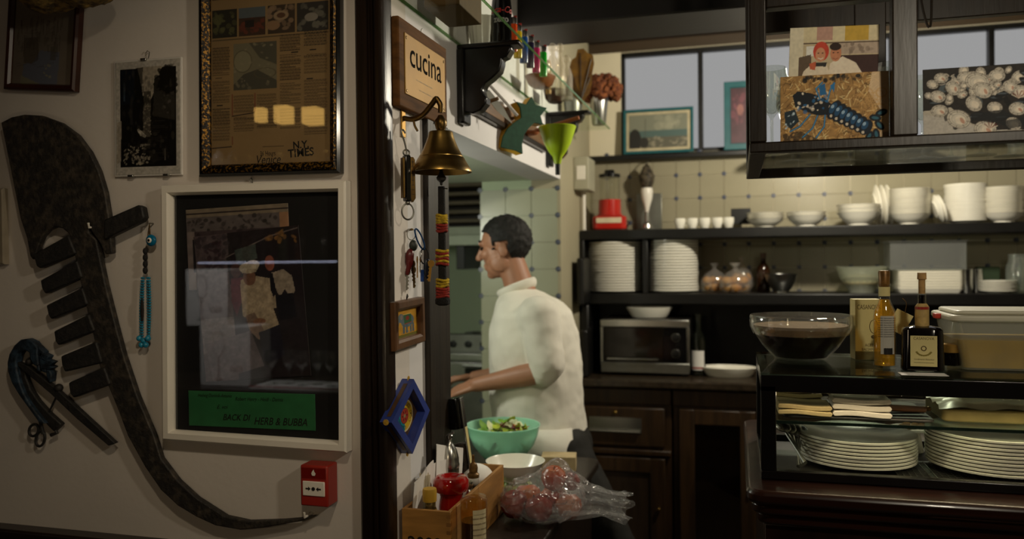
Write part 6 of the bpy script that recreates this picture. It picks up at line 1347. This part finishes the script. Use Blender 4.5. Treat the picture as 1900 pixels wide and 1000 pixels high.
MB().lathe([(0, 29*k), (18.8*k, 29*k), (18.8*k, 42*k), (17*k, 44*k), (0, 44*k)], 32).build('lid', brassp, sj)
tag(MB().lathe([(0, 0), (.016, 0), (.018, .06), (.010, .095), (.009, .12), (0, .12)], 20).build('green_bottle', mat('green_bottle', '1e3410', .15), loc=(dx(1772, 620, 2.32), 2.31, TZ)), 'small green bottle half hidden behind the plastic container', 'bottle')
pcn = thing('food_container', 'large translucent plastic food container with a white lid and yellow contents', 'container', (dx(1862, 640, 2.14), 2.15, TZ)); k = PXM(1862, 2.06)
def tub(w0, w1, d0, d1, z0, z1, r=.02):
    mb = MB(); P = rounded(-w0, w0, -d0, d0, r); Q = rounded(-w1, w1, -d1, d1, r); n = len(P); mb.v = [(x, y, z0) for x, y in P]+[(x, y, z1) for x, y in Q]; mb.f = [(i, (i+1) % n, n+(i+1) % n, n+i) for i in range(n)]+[tuple(range(n))]; return mb
w0, w1, hh = .105, .126, 100*k
tub(w0, w1, .085, .10, 0, hh).build('tub', glass('milky_plastic', (.93, .93, .86), .03, .2, .22, (.9, .9, .8)), pcn)
tb_ = tub(w0-.004, w0+.010, .081, .088, .004, hh*.56, .018); tb_.f.append(tuple(range(len(tb_.v)//2, len(tb_.v)))); tb_.build('contents', mat('yellow_soup', 'a8860c', .4, var=.1, scale=20), pcn)
MB().slab(rounded(-w1-.008, w1+.008, -.108, .108, .024), hh-.012, hh+.004).build('lid', mat('milky_lid', 'c8c4b0', .4, var=.03), pcn, .005)
MB().slab(rounded(-w1+.006, w1-.006, -.094, .094, .02), hh+.004, hh+.014).build('lid_panel', MATS['milky_lid'], pcn, .005)
MB().bx(-w1-.020, -w1-.006, -.015, .015, hh-.010, hh+.002).build('red_clip', mat('clip_red', 'b8301c', .4), pcn, .002)
tag(MB().bx(dx(1672, 689, DY0+.01), dx(1760, 689, DY0+.01), DY0+.006, DY0+.05, TZ, TZ+.0008).build('paper_slip', paper), 'white paper slip at the front edge of the case top', 'paper')

# ---------------------------------------------------------------- hanging cabinet above the counter
HX0, HX1, HY0, HY1, HZ0 = .030, 1.40, 1.815, 2.425, 1.775
hc = thing('hanging_cabinet', 'dark wooden hanging cabinet frame with glass floor above the serving counter', 'cabinet', (HX0, HY0, HZ0))
hwd = mat('cabinet_wood', '20170d', .4, var=.35, scale=6, stretch=(5, 5, .6), bump=.1)
W_, D_, H_ = HX1-HX0, HY1-HY0, CEIL-HZ0
MB().bx(0, W_, 0, .035, 0, .022).build('front_bottom_rail', hwd, hc, .003)
MB().bx(0, W_, D_-.035, D_, 0, .026).build('back_bottom_rail', hwd, hc, .003)
MB().bx(0, .035, .035, D_-.035, 0, .026).build('side_bottom_rail', hwd, hc, .003)
MB().bx(0, .035, .0, .035, .022, H_).build('post', hwd, hc, .003)
MB().bx(0, .030, D_-.035, D_, .026, H_).build('post', hwd, hc, .003)
mx_ = WY(1680, 200, HY0).x-HX0
MB().bx(mx_-.024, mx_+.024, 0, .035, .022, H_).build('post', hwd, hc, .003)
MB().bx(mx_-.02, mx_+.06, D_-.035, D_, .026, H_).build('post', hwd, hc, .003)
MB().bx(W_-.035, W_, 0, .035, .022, H_).build('post', hwd, hc, .003)
zt_ = WY(1500, 8, HY0).z-HZ0
MB().bx(.035, W_, 0, .035, zt_, zt_+.03).build('front_top_rail', hwd, hc, .003)
zd = WY(1500, 60, HY1).z-HZ0
MB().bx(.03, W_, D_-.03, D_, zd, zd+.09).build('back_top_rail', hwd, hc, .003)
MB().bx(.02, W_-.02, .02, D_-.02, .012, .018).build('glass_floor', clear, hc)
cabz = HZ0+.019
# prints standing in the cabinet
def stand(name, label, cv, q, Y, lean=-.04, gain=1.7):
    P = [WY(*p, Y) for p in q]; c = sum(P, Vector())/4; w = ((P[1]-P[0]).length+(P[2]-P[3]).length)/2; h = ((P[0]-P[3]).length+(P[1]-P[2]).length)/2
    e = P[1]-P[0]+P[2]-P[3]
    o = cv.sheet(name, w, h, None, (c.x, Y, c.z), (lean, -math.atan2(e.z, e.x), 0), .75, .002, gain=gain); return tag(o, label, 'photograph')
cv = Canvas(1440, 132, 1655, 284, 1.1, '8a6a3e')
cv.noise(.25, 7)
for i in range(900):
    x, y = random.uniform(1440, 1655), random.uniform(132, 284); a = random.uniform(0, 3.14); l = random.uniform(5, 16)
    cv.line([(x, y), (x+l*math.cos(a), y+l*math.sin(a))], 1.2, random.choice(['c8a468', '4a3018', 'a87c42', 'e0c890', '241608', '6a4a28']), .7)
cv.poly([(1622, 132), (1655, 132), (1655, 284), (1630, 284), (1645, 220), (1615, 170)], 'b8a080', .8)
for i in range(14): cv.ring(random.uniform(1600, 1645), random.uniform(165, 210), 10, 9, 1.2, 'a88450', .7)
cv.poly([(1445, 250), (1480, 245), (1530, 270), (1520, 284), (1445, 284)], '201812', .8); cv.speck(1445, 245, 1520, 284, 'a07c4a', 20, 3); cv.speck(1480, 135, 1600, 145, '141414', 40, 4)
cv.poly([(1465, 172), (1475, 163), (1500, 168), (1530, 180), (1545, 195), (1540, 215), (1515, 215), (1490, 205), (1470, 195)], '10161c')     # head shell
cv.speck(1470, 168, 1540, 212, 'c9bca8', 22, 3.2); cv.speck(1475, 170, 1540, 210, '1f5680', 14, 3.5)
for i in range(7):
    t = i/6; x, y = 1548+t*62, 205+t*38; cv.ell(x, y, 11, 20-4*t, '0d1824', 1, .55); cv.ell(x-2, y-4, 6, 12-3*t, '1b4262', .9, .55); cv.ell(x-3, y-7, 3, 4, '8aa4b8', .8, .55); cv.ring(x, y, 11, 20-4*t, 1.3, '0a0d12', 1, .55)
    cv.ell(x-6, y+12-2*t, 3, 3, 'c0b4a0', .8)
for x, y, a in ((1628, 225, .2), (1636, 240, .9), (1630, 258, 1.4), (1616, 262, 2.0), (1640, 215, -.3)): cv.ell(x, y, 12, 7, '0e151c', 1, a); cv.ell(x, y, 7, 3, '2c5a6a', .8, a)
for p in ([(1520, 182), (1512, 160), (1525, 148)], [(1535, 185), (1540, 165), (1548, 150)], [(1500, 212), (1480, 235), (1460, 245)], [(1515, 215), (1505, 240), (1485, 258)], [(1530, 215), (1528, 238), (1512, 260)]): cv.line(p, 3.5, '14304a'); cv.line(p, 1.4, '3f8ab8')
cv.poly([(1518, 155), (1530, 150), (1532, 172), (1520, 175)], '1f5680'); cv.poly([(1540, 155), (1550, 150), (1548, 170)], '23628f'); cv.poly([(1448, 205), (1470, 200), (1478, 225), (1462, 240), (1450, 232)], '1a2830'); cv.speck(1450, 205, 1478, 240, '9fb0b8', 10, 2.5)
stand('lobster_photograph', 'photograph of a blue lobster on straw standing in the hanging cabinet', cv, [(1447, 142), (1650, 131), (1650, 272), (1449, 281)], HY0+.042, gain=1.7)
cv = Canvas(1463, 45, 1632, 142, 1.0, 'b8a888')
cv.rect(1463, 45, 1632, 72, 'c9bc98'); cv.rect(1515, 45, 1545, 70, 'b08a7a'); cv.rect(1568, 45, 1612, 72, 'b8963a'); cv.rect(1463, 45, 1490, 142, 'cfc6ac'); cv.rect(1490, 74, 1632, 76, '4a3a30')
cv.rect(1560, 76, 1632, 96, 'a89684'); cv.speck(1562, 78, 1630, 95, '7a6a5c', 14, 4); cv.rect(1560, 98, 1632, 142, '3a2420'); cv.rect(1496, 80, 1512, 98, 'd8d6cc'); cv.poly([(1482, 100), (1505, 95), (1508, 142), (1482, 142)], '5c4c3c')
cv.poly([(1486, 142), (1492, 125), (1508, 112), (1535, 112), (1545, 142)], 'd4c6ae'); cv.poly([(1538, 142), (1542, 112), (1565, 100), (1590, 112), (1606, 136), (1604, 142)], 'd8cab4')
cv.ell(1524, 90, 15, 18, 'b8402c'); cv.ell(1523, 96, 9.5, 13, 'c08a68'); cv.poly([(1512, 110), (1536, 110), (1534, 118), (1514, 117)], '2c2a28'); cv.poly([(1502, 112), (1515, 108), (1514, 124), (1504, 122)], 'b85a3c')
cv.ell(1552, 94, 10.5, 15, 'b87a58'); cv.ell(1551, 82, 11, 7, '2c1c14'); 
for x in (1519, 1527, 1547.5, 1556): cv.ell(x, 93, 1.6, 1.1, '3a241a')
cv.line([(1519, 102), (1524, 104), (1528, 102)], 1.4, 'e0d0c0'); cv.line([(1547, 103), (1552, 105), (1556, 103)], 1.2, '8a4a3a'); cv.noise(.1, 4)
stand('couple_photograph', 'photograph of two people in white behind the lobster print', cv, [(1463, 52), (1629, 45), (1632, 146), (1466, 150)], HY0+.050, gain=1.3)
cv = Canvas(1706, 118, 1950, 275, 1.1, '221e1a'); cv.noise(.3, 5)
cv.poly([(1706, 205), (1760, 200), (1800, 235), (1860, 262), (1950, 262), (1950, 275), (1706, 275)], 'b0a898'); cv.speck(1712, 215, 1790, 270, 'a09888', 30, 5, .5); cv.poly([(1706, 212), (1760, 222), (1830, 250), (1950, 255), (1950, 275), (1706, 275)], 'b4aea4', .9)
def oyster(x, y, r, rot, op):
    cv.ell(x, y, r, r*.78, '8a8276', 1, rot); cv.ell(x, y, r*.93, r*.70, 'c8c0b0', 1, rot); cv.ring(x, y, r*.8, r*.6, 1.4, '6d665c', .7, rot); cv.ring(x+1, y+1, r*.62, r*.46, 1.1, '8a8276', .6, rot); cv.ell(x+r*.15, y+r*.1, r*.45, r*.34, 'd8ccb8', 1, rot)
    for i in range(9): a = rot+i*.7; cv.line([(x+r*.7*math.cos(a), y+r*.55*math.sin(a)), (x+r*math.cos(a), y+r*.78*math.sin(a))], 1.1, '3c352c', .8)
    if op: cv.ell(x+r*.3, y+r*.15, r*.30, r*.15, 'a8664a', .7, rot+.6)
for i in range(26): cv.ell(random.uniform(1708, 1945), random.uniform(122, 250), random.uniform(6, 16), random.uniform(4, 9), random.choice(['15120f', '3a3630', '4c565a', '0c0c0c', '6a6458']), .9, random.uniform(0, 3))
for i in range(40): oyster(random.uniform(1712, 1945), random.uniform(124, 190), random.uniform(8, 15), random.uniform(0, 3), i % 3 == 0)
for i in range(12): x, y = random.uniform(1720, 1945), random.uniform(130, 235); cv.ell(x, y, 15, 6, '101214', 1, random.uniform(-.6, .6)); cv.ell(x, y-2, 10, 2, '5a646c', .6, 0)
for x, y, r, a, o_ in ((1725, 150, 12, .4, 0), (1742, 138, 14, .2, 1), (1735, 176, 16, .3, 1), (1765, 160, 17, .9, 1), (1790, 140, 17, .1, 1), (1812, 150, 24, .3, 0), (1822, 168, 20, .6, 1), (1738, 206, 17, .1, 1), (1775, 225, 24, .4, 1), (1805, 195, 18, .8, 0), (1826, 248, 22, .2, 1), (1845, 205, 15, .3, 0), (1850, 140, 16, .2, 0), (1875, 165, 16, .7, 1), (1888, 210, 17, .2, 1), (1895, 175, 16, .4, 1), (1925, 150, 20, .4, 1), (1930, 205, 20, 1, 1), (1880, 240, 16, .6, 0), (1920, 245, 18, .1, 0)): oyster(x, y, r, a, o_)
for x, y in ((1890, 180), (1835, 240)):
    for i in range(9): a = -2.6+i*.28; cv.line([(x, y+8), (x+15*math.cos(a), y+8+15*math.sin(a))], 1.6, '7a4030' if i % 2 else 'd0c4b0')
cv.poly([(1800, 215), (1860, 210), (1880, 225), (1840, 236), (1800, 228)], '14181a', .85); cv.poly([(1850, 235), (1900, 228), (1905, 245), (1870, 250)], '14181a', .85); cv.noise(.12, 3)
stand('oyster_photograph', 'photograph of oysters and scallop shells standing at the right in the hanging cabinet', cv, [(1712, 130), (1950, 112), (1950, 260), (1714, 268)], HY0+.042, gain=1.15)
# wine glasses standing in the cabinet
wgm = glass('stemware', (.95, .97, .94), .10, .03, .03)
proto = MB().lathe([(0, .0), (.034, .0), (.034, .002), (.006, .006), (.0035, .012), (.0035, .085), (.010, .095), (.030, .115), (.040, .145), (.038, .175), (.032, .205), (.031, .205), (.037, .175), (.0385, .145), (.029, .117), (.008, .098), (0, .096)], 28).mesh('wine_glass'); proto.materials.append(wgm)
for i, (px, y) in enumerate(((1432, 2.02), (1470, 2.20), (1520, 2.28), (1575, 2.24), (1625, 2.28), (1652, 2.06), (1712, 2.24), (1765, 2.26), (1820, 2.22), (1872, 2.27))):
    o = bpy.data.objects.new('wine_glass', proto); COL.objects.link(o); o.location = (dx(px, 200, y), y, cabz)
    tag(o, ['wine glass showing left of the lobster photograph', 'wine glass behind the left half of the lobster photograph', 'wine glass behind the middle of the lobster photograph', 'wine glass behind the lobster tail', 'wine glass behind the right edge of the lobster photograph', 'wine glass between the lobster photograph and the middle post', 'wine glass just right of the middle post', 'wine glass behind the left half of the oyster photograph', 'wine glass behind the middle of the oyster photograph', 'wine glass behind the right half of the oyster photograph'][i], 'glass', 'wine glasses in the hanging cabinet')
p = WY(1722, -12, 2.3)
lp = thing('cable_loop', 'thin brown cable loop hanging behind the cabinet post at the top', 'cable', p)
MB().tube(smooth([(-.02, 0, .10), (-.018, 0, .0), (-.004, 0, -.075), (.006, 0, -.08), (.008, 0, .0), (.004, 0, .10)]), .003, 8).build('cable', jambw, lp)
# ---------------------------------------------------------------- bar along the other side of the dining room (shows in the picture glass)
YR = -.75
def RM(px, py, Yb=YR): v = ray(px, py); t = (2*YL-Yb)/v.y; return Vector((v.x*t, Yb, CAMZ+v.z*t))
zc = RM(450, 716).z
xa, xb = RM(250, 600).x, RM(700, 600).x
bb_ = thing('back_bar', 'dark bar counter on the far side of the dining room', 'bar', ((xa+xb)/2, YR-.25, 0)); w_ = (xb-xa)/2+.3
MB().bx(-w_, w_, -.25, .36, zc-.04, zc).build('top', dwoodx, bb_, .005)
MB().bx(-w_, w_, -.22, .32, 0, zc-.04).build('body', dwood, bb_, .005)
zs = RM(500, 484).z
bs_ = thing('bottle_shelf', 'dark bottle shelf with a light strip above the far bar', 'shelf', ((xa+xb)/2, YR-.30, zs))
MB().bx(-w_, w_, -.15, .12, -.02, 0).build('board', dwoodx, bs_, .003)
x0, x1 = RM(372, 484, YR-.17).x-bs_.location.x, RM(628, 484, YR-.17).x-bs_.location.x
MB().bx(x0, x1, .121, .126, -.012, -.004).build('light_strip', emit('strip_glow', 'dfe4ff', 3.2), bs_)
MB().bx(-w_, w_, -.16, -.15, -.6, .7).build('back_panel', blackp, bs_)
botm = [mat('dark_green_bottle', '10200c', .1), mat('brown_bar_bottle', '2a1408', .1), mat('black_bar_bottle', '0a0a0a', .1)]
bpm = MB().lathe([(0, 0), (.036, 0), (.037, .004), (.037, .18), (.028, .21), (.014, .23), (.013, .29), (0, .292)], 16).mesh('bar_bottle')
for i in range(12):
    o = bpy.data.objects.new('bar_bottle', bpm.copy()); o.data.materials.append(botm[i % 3]); COL.objects.link(o); o.location = (xa+.1+(xb-xa-.2)*i/11, YR-.31+.03*(i % 2), zs+.001)
    tag(o, 'bottle on the shelf of the far bar, number %d from the left' % (i+1) if False else 'dark bottle standing on the shelf of the far bar', 'bottle', 'bottles on the far bar shelf')
cart = mat('white_carton', 'dcdcda', .7, var=.03, scale=10); greyp = mat('grey_print', '6a6a6a', .7)
def carton(name, label, q0, q1, depth, z0=None, glassprint=True):
    a, b = RM(*q0), RM(*q1); r_ = thing('carton', label, 'box', ((a.x+b.x)/2, YR, z0 if z0 is not None else b.z), group='cartons on the far bar'); w, h = (b.x-a.x)/2, a.z-(z0 if z0 is not None else b.z)
    MB().bx(-w, w, -depth, 0, 0, h).build('carton_body', cart, r_, .003)
    text('lettering', 'EGO', .05, ink, r_, (w*.45, .0008, h*.28), (0, PI/2*0, PI), xs=.8)
    cx = -w*.25; k = h*.8
    if glassprint:
        P = [(cx+dx*k, h*.1+dz*k) for dx, dz in ((-.11, .98), (-.15, .72), (-.10, .55), (-.01, .48), (-.01, .06), (-.10, .01), (.10, .01), (.01, .06), (.01, .48), (.10, .55), (.15, .72), (.11, .98))]
        MB().tube([(x, .0008, z) for x, z in P], .0022, 5, True).build('glass_print', greyp, r_)
    return r_, h
r_, h1 = carton('a', 'white wine glass carton at the bottom of the stack on the far bar', (376, 604), (470, 716), .22, zc+.001)
a = RM(364, 500); b = RM(428, 604)
carton('b', 'white wine glass carton on top of the stack on the far bar', (350, 500), (428, 604), .2, zc+.002+h1)
tx0, tx1 = RM(478, 700).x, RM(640, 700).x
tr = thing('bar_tray', 'white tray with a red rim on the far bar', 'tray', ((tx0+tx1)/2, YR-.05, zc+.001)); w_ = (tx1-tx0)/2
MB().slab(rounded(-w_, w_, -.16, .12, .02), 0, .012).build('tray_board', cart, tr, .003); MB().bx(-w_, w_, .105, .118, .012, .018).build('red_rim', redp, tr)
for i, px in enumerate((508, 540, 566, 592, 618)):
    p = RM(px, 690, YR-.05-.03*(i % 2)); o = bpy.data.objects.new('wine_glass', proto); COL.objects.link(o); o.location = (p.x, YR-.05-.04*(i % 2), zc+.0135)
    tag(o, 'wine glass on the red-rimmed tray of the far bar', 'glass', 'wine glasses on the far bar tray')
# added glowing boxes in place of the bright windows mirrored in the glass
for i, (p0, p1) in enumerate((((482, 203), (498, 228)), ((520, 200), (545, 230)), ((572, 203), (600, 232)))):
    a, b = RM(p0[0], p0[1], -.2), RM(p1[0], p1[1], -.2); w_, h_ = (b.x-a.x)/2, a.z-b.z
    l_ = thing('glowbox', 'made-up amber lantern hanging over the far bar, %s' % ['left', 'middle', 'right'][i], 'lamp', ((a.x+b.x)/2, -.2, b.z), group='glowboxes over the far bar')
    MB().bx(-w_, w_, -w_, w_, 0, h_).build('amber_glass', emit('reflected_window_glow', 'ffc86a', 3.5), l_, .004)
    MB().lathe([(w_*1.3, h_), (w_*.3, h_+.03), (0, h_+.032)], 12).build('cap', blackp, l_); MB().tube([(0, 0, h_+.03), (0, 0, CEIL-b.z)], .003, 6).build('chain', blackp, l_)
rk = thing('glass_rack', 'dark hanging rack holding upturned wine glasses over the far bar', 'rack', (RM(500, 240, -.25).x, -.42, RM(500, 236, -.25).z))
MB().bx(-.42, .42, -.02, .10, 0, .015).build('rail', blackp, rk)
for s in (-.4, .4): MB().tube([(s, .04, .015), (s, .04, CEIL-rk.location.z)], .005, 6).build('hanger_rod', blackp, rk)
for i in range(9):
    o = bpy.data.objects.new('wine_glass', proto); COL.objects.link(o); o.location = (rk.location.x-.38+.095*i, -.38, rk.location.z-.001); o.rotation_euler = (PI, 0, 0)
    tag(o, 'upturned wine glass hanging in the rack over the far bar', 'glass', 'wine glasses in the far bar rack')
# made-up pendant fitting over the bar aisle, hidden from here by the prints
pd = thing('pendant_lamp', 'small black lamp fitting, added out of sight over the bar aisle behind the hanging cabinet', 'lamp', (.36, 2.72, 2.20))
MB().tube([(0, 0, .12), (0, 0, CEIL-2.20)], .004, 8).build('cord', blackp, pd)
MB().lathe([(.055, .065), (.030, .085), (.022, .13), (0, .135)], 24).build('socket', blackp, pd)
